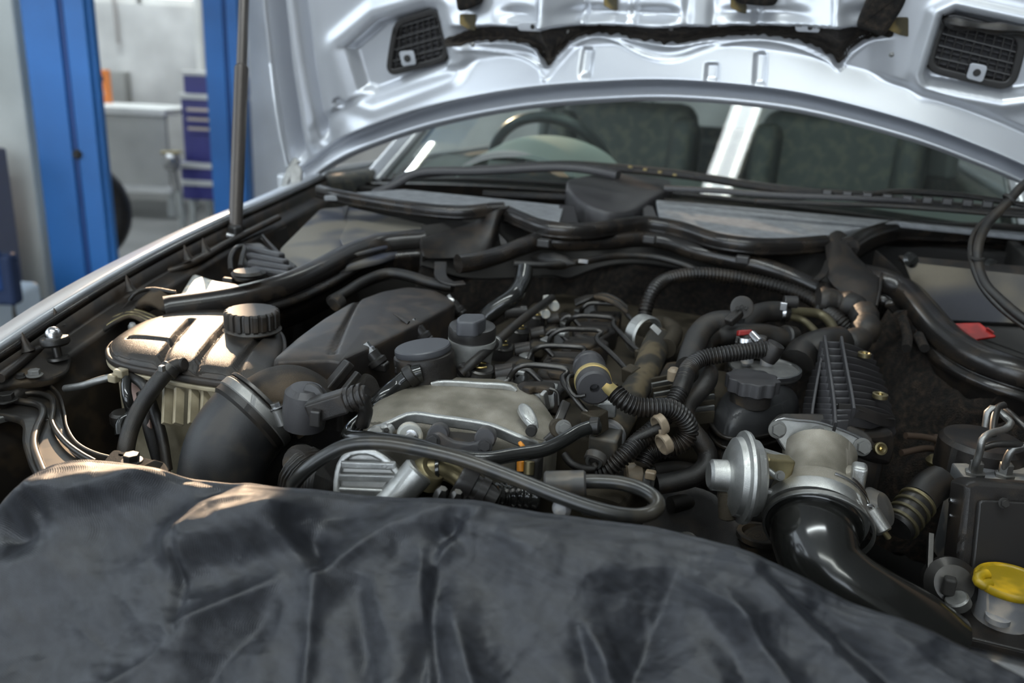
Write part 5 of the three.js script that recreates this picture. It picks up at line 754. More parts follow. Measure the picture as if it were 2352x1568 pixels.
// ------------------------------------------------------------------ middle: stepped covers, fuel lines, injectors, rail
{
  // dark dusty stepped covers between the fuel lines
  const steps = [ // outline per step, front to back
    [[1172, 892], [1192, 876], [1215, 868], [1296, 872], [1300, 886], [1288, 902], [1222, 888], [1208, 900]],
    [[1232, 848], [1262, 828], [1340, 838], [1352, 852], [1310, 862], [1300, 868], [1242, 860]],
    [[1246, 828], [1262, 804], [1350, 806], [1342, 834], [1262, 826]],
    [[1286, 790], [1304, 770], [1388, 778], [1402, 786], [1360, 804], [1292, 800]],
    [[1314, 754], [1334, 736], [1414, 738], [1420, 756], [1386, 776], [1320, 768]],
    [[1344, 730], [1356, 712], [1430, 714], [1424, 734], [1352, 738]]];
  const words = ['first', 'second', 'third', 'fourth', 'fifth', 'sixth'];
  steps.forEach((s, i) => {
    const o = thing('step_cover', `dark dusty stepped cover, ${words[i]} from the alloy cover`, 'engine cover', 'stepped covers between fuel lines'), Y = 0.797;
    part('plate', slab(LY(s.map(([x, y]) => [x, y, Y])), 0.03, 0.004, 0.008), i % 2 ? MT.dusty : MT.plastic, o);
    const c = LY(s.map(([x, y]) => [x, y, Y + 0.004])), m = c.reduce((q, p) => q.add(p), V(0, 0, 0)).multiplyScalar(1 / c.length);
    part('ridge', slab(c.map((p) => m.clone().lerp(p, 0.62)), 0.008, 0.002, 0.006), MT.dusty, o);
  });
  // five steel injection pipes
  const dl = [[[1163, 880, 0.795], [1170, 868, 0.80], [1182, 850, 0.812], [1196, 841, 0.818], [1222, 838, 0.82], [1262, 841, 0.82], [1294, 846, 0.819], [1303, 851, 0.817], [1300, 858, 0.814], [1293, 864, 0.812], [1294, 878, 0.81], [1308, 898, 0.806], [1330, 926, 0.80], [1356, 956, 0.79]],
    [[1214, 824, 0.797], [1222, 808, 0.806], [1236, 798, 0.814], [1256, 794, 0.817], [1296, 795, 0.818], [1332, 798, 0.818], [1344, 802, 0.816], [1340, 808, 0.813], [1336, 818, 0.81], [1344, 838, 0.808], [1358, 858, 0.802], [1384, 890, 0.796]],
    [[1260, 786, 0.797], [1268, 770, 0.808], [1282, 760, 0.815], [1300, 756, 0.818], [1340, 757, 0.818], [1374, 759, 0.817], [1382, 764, 0.815], [1372, 772, 0.812], [1374, 784, 0.81], [1398, 806, 0.806], [1426, 834, 0.80], [1440, 850, 0.797]],
    [[1302, 746, 0.797], [1310, 734, 0.808], [1322, 727, 0.815], [1342, 725, 0.817], [1380, 727, 0.817], [1404, 730, 0.816], [1410, 735, 0.813], [1408, 744, 0.81], [1424, 764, 0.806], [1448, 790, 0.80], [1466, 806, 0.797]],
    [[1334, 716, 0.797], [1340, 706, 0.807], [1350, 698, 0.813], [1370, 696, 0.815], [1404, 698, 0.815], [1426, 701, 0.814], [1432, 708, 0.811], [1440, 722, 0.807], [1462, 746, 0.80]]];
  const nut = (o, px, py, y, s, m = MT.steelDull) => part('union_nut', box(on(px, py, y), s, s * 1.1, s, 0.002, CR.clone().addScaledVector(CF, 0.5).normalize(), UP.clone().addScaledVector(CR, -0.4)), m, o);
  dl.forEach((a, i) => {
    const o = thing('injection_pipe', `bent steel injection pipe, ${words[i]} from the alloy cover`, 'fuel pipe', 'steel injection pipes over the engine');
    part('pipe', sweep(LY(a), 0.0036, { seg: 12, n: 70 }), MT.steelDark, o);
    nut(o, a[0][0] - 4, a[0][1] + 2, a[0][2] - 0.004, 0.017 - i * 0.0012, MT.steelDull);
    const e = a[a.length - 1]; nut(o, e[0] + 10, e[1] + 10, e[2] - 0.006, 0.023 - i * 0.002, MT.castDark);
  });
  const sq = thing('square_fitting', 'bright square metal fitting beside the sensor cable', 'fitting'); part('block', box(on(1390, 934, 0.79), 0.024, 0.02, 0.022, 0.003, CR.clone().addScaledVector(CF, -0.5).normalize()), MT.alu, sq); part('stub', rod(on(1398, 946, 0.78), on(1404, 958, 0.772), 0.007), MT.steelDull, sq);
  for (const [i, x, y] of [[0, 1196, 862], [1, 1290, 774], [2, 1358, 710]]) { const o = thing('alloy_pedestal', `bright alloy pedestal between step covers, ${words[i]} from the alloy cover`, 'pedestal', 'pedestals on the cylinder head'); part('block', box(on(x, y, 0.795), 0.020, 0.024, 0.018, 0.004), MT.alu, o); part('top', box(on(x, y - 8, 0.804), 0.014, 0.006, 0.012, 0.002), MT.alu, o); }
  // injector heads with round black caps on the other row
  const inj = [[1102, 858, 33, 0.80], [1152, 806, 28, 0.80], [1192, 768, 24, 0.80], [1232, 736, 21, 0.80]];
  inj.forEach(([x, y, r, h], i) => {
    const o = thing('injector_head', `round black injector head, ${words[i]} from the alloy cover`, 'injector', 'injector heads in a row'), p = on(x, y, h), R = mm(r, p), up = UP.clone().addScaledVector(CR, 0.15).addScaledVector(CF, 0.1).normalize();
    part('drum', lathe(p.clone().addScaledVector(up, -0.02), up, [[0, 0], [R * 0.9, 0], [R, 0.006], [R, 0.022], [R * 0.96, 0.025], [0, 0.025]], 30), MT.plasticSmooth, o); part('lid', lathe(p.clone().addScaledVector(up, 0.005), up, [[0, 0], [R * 0.98, 0], [R * 0.98, 0.003], [R * 0.86, 0.005], [0, 0.005]], 30), MT.steelDark, o);
    part('spring_clip', sweep(Array.from({ length: 9 }, (_, k) => { const a = k / 8 * 4.6 + 0.4; return p.clone().addScaledVector(up, 0.012).addScaledVector(CR, Math.cos(a) * R * 0.55).addScaledVector(CF, Math.sin(a) * R * 0.55); }), 0.0014), MT.brass, o, 'thin brass spring clip');
    part('terminal', box(p.clone().addScaledVector(up, 0.013).addScaledVector(CR, -R * 0.4), 0.008, 0.006, 0.006, 0.001), MT.steel, o);
    part('plug', rod(p.clone().addScaledVector(CR, R * 0.9).addScaledVector(CF, -0.01), p.clone().addScaledVector(CR, R * 2.2).addScaledVector(CF, -0.018).add(V(0, 0.004, 0)), R * 0.62), MT.plastic, o);
    const t = p.clone().addScaledVector(CR, R * 2.3).addScaledVector(CF, -0.018); part('pigtail', sweep([t, t.clone().add(V(0.012, 0.008, 0)), t.clone().add(V(0.028, -0.002, 0.006)), t.clone().add(V(0.04, -0.014, 0.012))], 0.0036), MT.steelDark, o);
    part('clamp_lug', box(p.clone().addScaledVector(CR, R * 2.4).addScaledVector(CF, 0.018).add(V(0, -0.012, 0)), 0.022, 0.02, 0.022, 0.005), MT.castDark, o);
  });
  const rl = thing('leak_off_hose', 'slim black hose running past the injector heads', 'hose'); part('hose', sweep(LY([[1060, 856, 0.805], [1092, 828, 0.82], [1140, 786, 0.825], [1190, 742, 0.827], [1240, 704, 0.828], [1268, 684, 0.83]]), 0.0062), MT.hose, rl); part('clip', ring(on(1138, 788, 0.825), CF, 0.009, 0.006, 0.006), MT.steelDull, rl); part('end_cap', rod(on(1072, 846, 0.808), on(1062, 856, 0.805), 0.010), MT.plasticSmooth, rl);
  const cam = thing('cam_cover', 'black cam cover with brass bolts along the injector row', 'engine cover'); part('cover', beam(on(1090, 880, 0.775), on(1262, 716, 0.775), 0.06, 0.03, 0.008), MT.castDark, cam); part('rail', beam(on(1150, 868, 0.786), on(1300, 730, 0.786), 0.016, 0.02, 0.004), MT.plastic, cam);
  for (const [x, y] of [[1130, 845], [1172, 800], [1210, 764], [1246, 726]]) bolt(cam, on(x + 34, y + 6, 0.80), UP, 0.006, MT.brassDull);
  const wf = thing('white_plug', 'small white plug at the rear of the engine', 'plug'); part('body', slab(LD([[1247, 678, 1.32], [1261, 676, 1.32], [1261, 690, 1.32], [1247, 702, 1.32]]), 0.012, 0.002, 0.002), MT.white, wf); part('nub', rod(at(1270, 698, 1.3), at(1274, 704, 1.28), 0.008), MT.white, wf); part('nub', rod(at(1250, 716, 1.27), at(1254, 722, 1.25), 0.007), MT.white, wf);
  const rb = thing('rear_hose', 'glossy black hose dropping behind the filter cap', 'hose'); part('hose', sweep(LY([[1205, 620, 0.86], [1198, 650, 0.845], [1175, 685, 0.83], [1140, 708, 0.815], [1115, 730, 0.80]]), 0.014), MT.rubberGloss, rb); part('stub', rod(on(1158, 716, 0.81), on(1210, 716, 0.81), 0.010), MT.plasticSmooth, rb);
  const cl = thing('rear_cables', 'dusty cable cluster behind the last injection pipe', 'wiring'); for (let i = 0; i < 4; i++) part('cable', sweep(LY([[1322, 700 - i * 3, 0.81], [1350, 688 - i * 2, 0.82], [1385, 676 + i * 3, 0.825], [1418, 688 + i * 4, 0.82], [1440, 706 + i * 4, 0.81]]), 0.0035), i % 2 ? MT.dusty : MT.rubber, cl);
  // fuel rail pipe with end plug
  const fr = thing('fuel_rail', 'thick dusty fuel rail sloping past the injection pipes', 'fuel rail'); const ra = on(1512, 778, 0.80), rc = on(1400, 1000, 0.755);
  part('pipe', sweep([ra, on(1480, 860, 0.787), on(1440, 930, 0.772), rc], (t) => 0.0185 + 0.001 * Math.sin(t * 9), { seg: 26 }), M([0.135, 0.118, 0.085], 0.7, 0.2, { map: 'heavy', bump: 'grain', b: 0.0006 }), fr);
  part('end_collar', ring(on(1396, 1000, 0.756), ra.clone().sub(rc), 0.021, 0.014, 0.010), MT.greyNylon, fr); part('elbow', sweep(LY([[1530, 800, 0.80], [1545, 760, 0.80], [1520, 745, 0.80], [1490, 760, 0.80]]), 0.014), MT.castDark, fr);
  const pp = thing('rail_sensor', 'grey square sensor plug on the fuel rail end', 'sensor'); const d = rc.clone().sub(ra).normalize(); part('body', beam(rc.clone().addScaledVector(d, 0.002), rc.clone().addScaledVector(d, 0.034), 0.034, 0.032, 0.004), M([0.16, 0.15, 0.135], 0.55, 0.1, { map: 'dust' }), pp); part('socket', rod(on(1372, 1042, 0.757), on(1364, 1062, 0.75), 0.0125), M([0.13, 0.12, 0.11], 0.55, 0, { map: 'dust' }), pp); part('hole', ring(on(1364, 1060, 0.752), d, 0.0095, 0.006, 0.004), MT.steelDull, pp);
  part('wire', sweep(LY([[1364, 1062, 0.75], [1368, 1074, 0.745], [1340, 1076, 0.745], [1312, 1064, 0.75], [1296, 1044, 0.755]]), 0.0045), MT.hose, pp);
  // sensor with yellow ring, facing out
  const s = thing('round_sensor', 'black round sensor with a yellow ring and a hole', 'sensor'), sa = at(1366, 892, 0.93), sb = at(1352, 838, 1.0), sx = sa.clone().sub(sb).normalize();
  part('body', lathe(sb, sx, [[0, 0], [0.019, 0], [0.020, 0.01], [0.0185, 0.012], [0.0185, 0.03], [0.0205, 0.032], [0.0205, sb.distanceTo(sa) - 0.002], [0.018, sb.distanceTo(sa)], [0.0055, sb.distanceTo(sa)], [0.005, sb.distanceTo(sa) - 0.012], [0, sb.distanceTo(sa) - 0.012]], 36), MT.plasticBlue, s); part('yellow_ring', ring(sa.clone().addScaledVector(sx, -0.022), sx, 0.0216, 0.018, 0.009), MT.yellowTape, s, 'yellow ring');
  part('wire', sweep(LD([[1332, 866, 0.97], [1310, 862, 0.96], [1305, 884, 0.94], [1322, 910, 0.93], [1345, 908, 0.925]]), 0.0022), MT.steelDark, s);
  part('tape', sweep(LD([[1388, 882, 0.935], [1402, 894, 0.935], [1418, 906, 0.935]]), 0.0078), MT.yellowTape, s, 'yellow taped cable');
  const sc = thing('sensor_cable', 'corrugated black cable curving from the round sensor', 'cable'); part('conduit', sweep(LD([[1412, 902, 0.935], [1432, 920, 0.93], [1462, 934, 0.93], [1500, 936, 0.93], [1540, 938, 0.935], [1572, 962, 0.94], [1582, 990, 0.945], [1568, 1015, 0.945], [1530, 1030, 0.945], [1492, 1040, 0.945], [1476, 1070, 0.94]]), 0.0105, { ridge: 0.20 }), MT.corr, sc);
  for (const [x, y] of [[1516, 974], [1526, 1018]]) { const p = at(x, y, 0.925); part('clip', ring(p, V(0.8, 0.3, -0.4), 0.0125, 0.0095, 0.010), MT.tan, sc, 'cream cable clip'); } part('clip_bar', rod(at(1520, 985, 0.925), at(1524, 1008, 0.925), 0.004), MT.tan, sc);
  part('branch', sweep(LD([[1516, 982, 0.93], [1480, 998, 0.93], [1450, 1015, 0.93], [1440, 1040, 0.935]]), 0.0055), MT.hose, sc);
  // steel band clamp and finned alternator
  const bc = thing('band_clamp', 'wide steel band clamp at the rear of the fuel rail', 'clamp'); part('band', ring(on(1478, 768, 0.80), CR.clone().addScaledVector(CF, 0.7), 0.030, 0.027, 0.022, 36), MT.alu, bc); part('tab', slab(LD([[1502, 742, 1.12], [1522, 760, 1.12], [1512, 772, 1.12], [1492, 752, 1.12]]), 0.006, 0.001, 0.002), MT.steelDull, bc); bolt(bc, on(1500, 780, 0.80), V(1, 0.2, 0.4), 0.009, MT.white);
  const al = thing('finned_alternator', 'finned metal alternator body under the black hoses', 'alternator'); const fb = on(1568, 915, 0.74); part('body', box(fb.clone().add(V(0, -0.02, 0)), 0.13, 0.10, 0.15, 0.02), MT.castDark, al);
  for (let i = 0; i < 9; i++) part('fin', beam(on(1492 + i * 3, 882 + i * 11, 0.785 - i * 0.004), on(1640, 852 + i * 13, 0.79 - i * 0.004), 0.004, 0.016, 0.001), i % 2 ? MT.steelDull : MT.castDark, al);
  part('foot', slab(LY([[1592, 962, 0.745], [1640, 938, 0.75], [1640, 950, 0.745], [1598, 974, 0.74]]), 0.012, 0.002, 0.003), MT.tan, al); part('terminal', lathe(on(1546, 872, 0.80), UP, [[0, 0], [0.008, 0], [0.008, 0.012], [0.005, 0.016], [0, 0.016]], 18), MT.tan, al); part('side_panel', slab(LY([[1486, 906, 0.775], [1530, 830, 0.79], [1560, 830, 0.79], [1556, 880, 0.785], [1500, 905, 0.775]]), 0.01, 0.002, 0.006), MT.dusty, al);
}
{ // hoses and looms of the right half
  const H = (name, label, pts, r, m, o = {}, cat = 'hose') => { const t = thing(name, label, cat); part(o.ridge ? 'conduit' : 'hose', sweep(LY(pts), r, o), m, t); return t; };
  const c1 = H('corrugated_hose', 'corrugated hose from the silver lid fitting down to the rail sensor', [[1768, 802, 0.845], [1720, 806, 0.842], [1660, 814, 0.838], [1610, 824, 0.832], [1584, 842, 0.826], [1572, 868, 0.82], [1560, 900, 0.808], [1532, 950, 0.79], [1500, 986, 0.778], [1466, 1014, 0.768], [1430, 1050, 0.755], [1396, 1078, 0.74], [1360, 1085, 0.73]], 0.0098, MT.corr, { ridge: 0.22, pitch: 0.0044 });
  part('tape_wrap', sweep(LY([[1576, 858, 0.823], [1568, 882, 0.815], [1560, 900, 0.808]]), 0.0112), MT.rubber, c1); part('elbow', lathe(on(1772, 808, 0.842), UP.clone().addScaledVector(CR, 0.4), [[0, -0.014], [0.011, -0.012], [0.013, 0], [0.011, 0.012], [0, 0.014]], 22), MT.plastic, c1);
  const c2 = H('arched_conduit', 'long arched corrugated conduit before the firewall', [[1480, 730, 0.80], [1484, 706, 0.815], [1500, 668, 0.838], [1530, 642, 0.85], [1580, 630, 0.857], [1640, 630, 0.858], [1720, 642, 0.853], [1800, 662, 0.846], [1850, 680, 0.84], [1890, 706, 0.83], [1920, 740, 0.815]], 0.0105, MT.corr, { ridge: 0.20, pitch: 0.0062 });
  const b1 = H('braided_loom', 'braided loom rising in an arch behind the silver lid', [[1580, 845, 0.81], [1592, 800, 0.818], [1604, 770, 0.825], [1630, 745, 0.832], [1660, 738, 0.833], [1695, 740, 0.83]], 0.0155, MT.hose, { ridge: 0.10, pitch: 0.003 }, 'loom');
  const b2 = H('bulky_loom', 'bulky dark hose loop beside the red plug', [[1612, 790, 0.81], [1640, 772, 0.815], [1680, 768, 0.818], [1720, 768, 0.818], [1760, 770, 0.815], [1790, 778, 0.81], [1815, 785, 0.805]], 0.0165, MT.hose, {}, 'hose'); part('cap', rod(on(1800, 772, 0.815), on(1822, 776, 0.81), 0.017), MT.rubber, b2);
  const rp = thing('red_plug', 'small red plug behind the steel hose clamp', 'plug'); part('plug', slab(LD([[1697, 758, 1.10], [1728, 756, 1.10], [1732, 768, 1.10], [1696, 772, 1.10]]), 0.012, 0.002, 0.002), MT.red, rp); part('ribbed_base', knurl(on(1690, 790, 0.812), CR, 0.018, 0.04, 14, 0.0015, {}), MT.plastic, rp);
  const br = thing('hole_bracket', 'small black bracket with a fan of holes', 'bracket'); part('plate', lathe(at(1704, 706, 1.17), V(-0.1, 0.4, 1), [[0, -0.003], [0.016, -0.003], [0.0165, 0.002], [0.014, 0.003], [0, 0.003]], 26), MT.plastic, br); for (let i = 0; i < 3; i++) part('rivet_and_hole_disc', rod(at(1694 + i * 10, 707 - (i === 1 ? 3 : 0), 1.165), at(1694 + i * 10, 708 - (i === 1 ? 3 : 0), 1.16), 0.0024), MT.black, br); part('stem', beam(at(1700, 716, 1.17), at(1672, 742, 1.16), 0.014, 0.012, 0.003), MT.plastic, br);  // three black discs here paint the dark inside of the bracket holes
  const h3 = H('clamped_hose', 'black hose meeting an olive pipe at a bright clamp', [[1706, 770, 0.815], [1712, 745, 0.827], [1732, 726, 0.836], [1760, 716, 0.84], [1806, 716, 0.84]], 0.0155, MT.hose); const cp = on(1802, 716, 0.84); part('clamp', ring(cp, CR, 0.018, 0.0145, 0.008), MT.steel, h3, 'bright steel clamp'); part('clamp_ear', box(on(1800, 703, 0.856), 0.010, 0.012, 0.008, 0.001), MT.steel, h3); part('stud', rod(on(1800, 692, 0.86), on(1832, 694, 0.86), 0.009), MT.plasticSmooth, h3);
  const op = thing('olive_pipe', 'olive metal pipes bending down behind the ribbed manifold', 'pipe'); part('pipe', sweep(LY([[1806, 716, 0.84], [1850, 717, 0.84], [1884, 722, 0.838], [1908, 742, 0.83], [1922, 775, 0.815]]), 0.0072), MT.olive, op); part('pipe', sweep(LY([[1812, 726, 0.835], [1845, 736, 0.83], [1868, 756, 0.822], [1890, 785, 0.81]]), 0.0055), MT.olive, op);
  const bw = thing('wrapped_hose', 'cloth wrapped thick hose curling at the bay corner', 'hose'); part('hose', sweep(LY([[1880, 690, 0.845], [1930, 694, 0.845], [1972, 712, 0.84], [1990, 745, 0.83], [1975, 778, 0.815], [1935, 796, 0.805], [1900, 806, 0.80]]), (t) => 0.020 + 0.0022 * Math.sin(t * 34) + 0.001 * Math.sin(t * 71)), MT.hose, bw); part('tail', sweep(LY([[1886, 712, 0.83], [1925, 735, 0.825], [1952, 762, 0.81]]), 0.012, { ridge: 0.15 }), MT.rubber, bw);
  const h4 = H('bypass_hose', 'smooth black hose snaking below the finned alternator', [[1606, 858, 0.80], [1618, 848, 0.81], [1628, 858, 0.812], [1622, 880, 0.806], [1600, 905, 0.795], [1578, 930, 0.785], [1574, 956, 0.775], [1586, 985, 0.765], [1606, 1010, 0.755], [1624, 1038, 0.742], [1622, 1068, 0.73], [1596, 1092, 0.72], [1550, 1106, 0.715], [1508, 1112, 0.712]], 0.0118, MT.hose); part('cuff', ring(on(1600, 856, 0.798), CR, 0.0145, 0.010, 0.012), MT.rubber, h4); part('tie', ring(on(1566, 886, 0.79).lerp(on(1590, 915, 0.79), 0.7), V(0.7, 0.3, -0.6), 0.0138, 0.011, 0.005), MT.black, h4);
  const ty = thing('tan_fitting', 'tan plastic hose fitting with a spring clip', 'fitting'); part('sleeve', rod(on(1436, 1094, 0.72), on(1478, 1092, 0.722), 0.0155), MT.tan, ty); part('spring_clip', ring(on(1490, 1104, 0.72), CR, 0.016, 0.0135, 0.010), MT.greySleeve, ty); part('clip_ear', box(on(1494, 1090, 0.735), 0.012, 0.010, 0.010, 0.002), MT.tan, ty); part('body', lathe(on(1408, 1100, 0.70), UP, [[0, 0], [0.02, 0], [0.02, 0.02], [0.014, 0.028], [0, 0.03]], 24), MT.greySleeve, ty);
  const pl = thing('belt_pulley', 'large dark belt pulley low in the bay', 'pulley'); const pc = on(1580, 1245, 0.60), pa = CF.clone().add(V(0, 0.5, 0)).normalize(); part('rim', lathe(pc, pa, [[0, 0], [0.066, 0], [0.07, 0.003], [0.066, 0.007], [0.07, 0.011], [0.066, 0.015], [0.07, 0.019], [0.06, 0.022], [0.03, 0.014], [0, 0.014]], 48), MT.plastic, pl); bolt(pl, pc.clone().addScaledVector(pa, 0.014), pa, 0.014, MT.steelDark);
  const w5 = thing('deep_hoses', 'dark hoses deep below the alternator', 'hose'); for (const a of [[[1500, 1085, 0.69], [1560, 1078, 0.69], [1610, 1092, 0.68], [1650, 1130, 0.65]], [[1640, 1010, 0.72], [1660, 1090, 0.68], [1680, 1180, 0.64], [1700, 1260, 0.60]], [[1540, 1160, 0.65], [1600, 1150, 0.65], [1660, 1190, 0.62], [1690, 1250, 0.6]]]) part('hose', sweep(LY(a), 0.011), MT.hose, w5);
  const gc = thing('grey_pipe_end', 'dusty brown pipe end beside the glossy elbow', 'pipe'); part('pipe', sweep(LY([[1740, 1230, 0.64], [1756, 1280, 0.61], [1772, 1340, 0.58]]), 0.024), MT.dusty, gc); part('lip', ring(on(1742, 1228, 0.641), UP, 0.026, 0.02, 0.008), MT.dusty, gc);
  const gw = thing('green_wire', 'thin olive wires hanging by the glossy elbow', 'wiring'); part('wire', sweep(LY([[1650, 1120, 0.67], [1668, 1180, 0.645], [1684, 1240, 0.62], [1690, 1270, 0.6]]), 0.003), MT.brassDull, gw); part('tab', box(on(1676, 1256, 0.61), 0.012, 0.014, 0.004, 0.001), M([0.06, 0.08, 0.02], 0.6), gw);
  // harness duct on the firewall
  const hd = thing('harness_duct', 'glossy black cable duct spanning the firewall', 'cable duct');
  part('duct', sweep(LY([[1052, 606, 0.868], [1085, 602, 0.869], [1140, 588, 0.874], [1200, 566, 0.882], [1246, 553, 0.886], [1300, 556, 0.885], [1390, 554, 0.886], [1480, 549, 0.888], [1530, 556, 0.886], [1600, 578, 0.878], [1680, 596, 0.872], [1760, 616, 0.864], [1830, 640, 0.855], [1890, 668, 0.845]]), (t) => 0.0155 - 0.001 * Math.sin(t * 14), { seg: 22, n: 110 }), MT.rubberSeal, hd);
  for (const [x, y, h] of [[1250, 558, 0.896], [1492, 549, 0.90], [1706, 596, 0.884]]) part('clip', box(on(x, y, h), 0.022, 0.014, 0.016, 0.003), MT.plasticSmooth, hd); part('end_cuff', rod(on(1894, 664, 0.848), on(1888, 690, 0.838), 0.014), MT.rubber, hd);
  const hd2 = thing('rear_pipe', 'thin black pipe bowing under the cable duct', 'pipe'); part('pipe', sweep(LY([[1180, 606, 0.86], [1250, 608, 0.86], [1330, 602, 0.863], [1420, 588, 0.868], [1500, 590, 0.868], [1570, 608, 0.86], [1620, 630, 0.85]]), 0.0062), MT.rubber, hd2); part('tag', box(on(1340, 600, 0.87), 0.016, 0.006, 0.006, 0.001), MT.greyNylon, hd2); part('bulge', lathe(on(1270, 600, 0.862), CR, [[0.002, -0.04], [0.012, -0.02], [0.015, 0], [0.012, 0.02], [0.002, 0.04]], 20), MT.rubber, hd2);
  const bp = thing('wavy_pipe', 'dark brake pipe weaving below the thick seal', 'pipe'); part('pipe', sweep(LY([[760, 692, 0.815], [790, 675, 0.82], [840, 645, 0.83], [890, 628, 0.838], [930, 632, 0.838], [990, 650, 0.832], [1040, 660, 0.83]]), 0.009), MT.rubber, bp); part('nut', rod(on(766, 700, 0.812), on(784, 688, 0.817), 0.012), MT.dusty, bp); part('flange', extrudeAlong(LY([[1012, 604, 0.86], [1016, 640, 0.848], [1040, 652, 0.844], [1066, 650, 0.845]]), roundProf(0.02, 0.005, 0.002)), MT.plastic, bp);
}

// ------------------------------------------------------------------ right side of the bay
{ // fuel filter canister
  const f = thing('fuel_filter', 'black fuel filter with a rimmed silver lid', 'fuel filter'), p = on(1756, 844, 0.797), R = mm(81, p), up = UP.clone().addScaledVector(CR, -0.02);
  part('can', rod(p.clone().add(V(0, -0.10, 0)), p.clone().add(V(0, -0.004, 0)), R * 0.95), MT.plastic, f);
  part('lid', lathe(p.clone().add(V(0, -0.008, 0)), up, [[R * 0.97, 0], [R * 1.0, 0.002], [R * 1.01, 0.005], [R * 0.99, 0.008], [R * 0.95, 0.009], [R * 0.93, 0.007], [R * 0.4, 0.0075], [0, 0.008]], 52), MT.steelDull, f, 'silver rimmed lid');
  part('rim', ring(p.clone().add(V(0, -0.001, 0)), up, R * 1.02, R * 0.95, 0.006, 52), MT.steel, f);
  for (const [x, y] of [[1713, 832], [1760, 832]]) { const q = on(x, y, 0.80); part('nipple', rod(q.clone().add(V(0, -0.006, 0)), q.clone().add(V(0, 0.010, 0)), mm(x < 1740 ? 9 : 14, q)), MT.greyNylon, f, 'pale nylon nipple'); }
  part('outlet_elbow', sweep([on(1716, 830, 0.803), on(1716, 808, 0.817), on(1718, 790, 0.827), on(1722, 776, 0.835)], 0.0085), MT.greyNylon, f);
  const c = thing('worm_clamp', 'bright worm drive clamp on the pale nylon elbow', 'hose clamp'), q = on(1716, 784, 0.831), ax = V(0.1, 1, -0.25).normalize(); part('band', ring(q, ax, 0.0125, 0.0105, 0.008), MT.steel, c); part('hose_end', rod(q.clone().addScaledVector(ax, -0.006), q.clone().addScaledVector(ax, 0.016), 0.0108), MT.hose, c); const s0 = on(1726, 768, 0.842), s1 = on(1744, 788, 0.836); part('worm_housing', rod(s0, s1, 0.0065), MT.steel, c); bolt(c, s0, s0.clone().sub(s1), 0.006, MT.steel, 'screw_head');
}
{ // power steering reservoir
  const r = thing('steering_fluid_reservoir', 'bulbous black fluid reservoir under the scalloped cap', 'reservoir'), p = on(1730, 950, 0.785), R = mm(95, p);
  const o = LY([[1638, 972, 0.75], [1645, 945, 0.75], [1680, 925, 0.75], [1740, 918, 0.75], [1800, 922, 0.75], [1832, 938, 0.75], [1826, 962, 0.75], [1790, 985, 0.75], [1730, 1000, 0.75], [1670, 1000, 0.75]]);
  part('body', pillow(o, 0.042, { p: 2.8, q: 2, skirt: 0.012 }), M([0.026, 0.026, 0.027], 0.30, 0, { bump: 'grain', b: 0.00015 }), r);
  const cc = o.reduce((s, q) => s.add(q), V(0, 0, 0)).multiplyScalar(1 / o.length); for (const y of [0.748, 0.735]) part('weld_seam', extrudeAlong([...o, o[0], o[1]].map((q) => cc.clone().lerp(q, 1.03).setY(y)), roundProf(0.005, 0.005, 0.0018), { n: 90 }), MT.rubber, r); part('lower_body', pillow(o.map((q) => q.clone().setY(0.745)), 0.001, { skirt: 0.10 }), MT.plastic, r);
  const n = on(1724, 908, 0.79); part('neck', rod(n.clone().add(V(0, -0.014, 0)), n.clone().add(V(0, 0.008, 0)), mm(46, n)), MT.dusty, r, 'dusty filler neck');
  const c = part('cap', knurl(n.clone().add(V(0, 0.008, 0)), UP, mm(61, n), 0.017, 10, 0.0035, { wave: true, top: 0.08, seg: 12 }), MT.plasticBlue, r, 'black scalloped screw cap'); part('skirt', rod(n.clone().add(V(0, 0.002, 0)), n.clone().add(V(0, 0.009, 0)), mm(50, n)), MT.rubber, c);
}
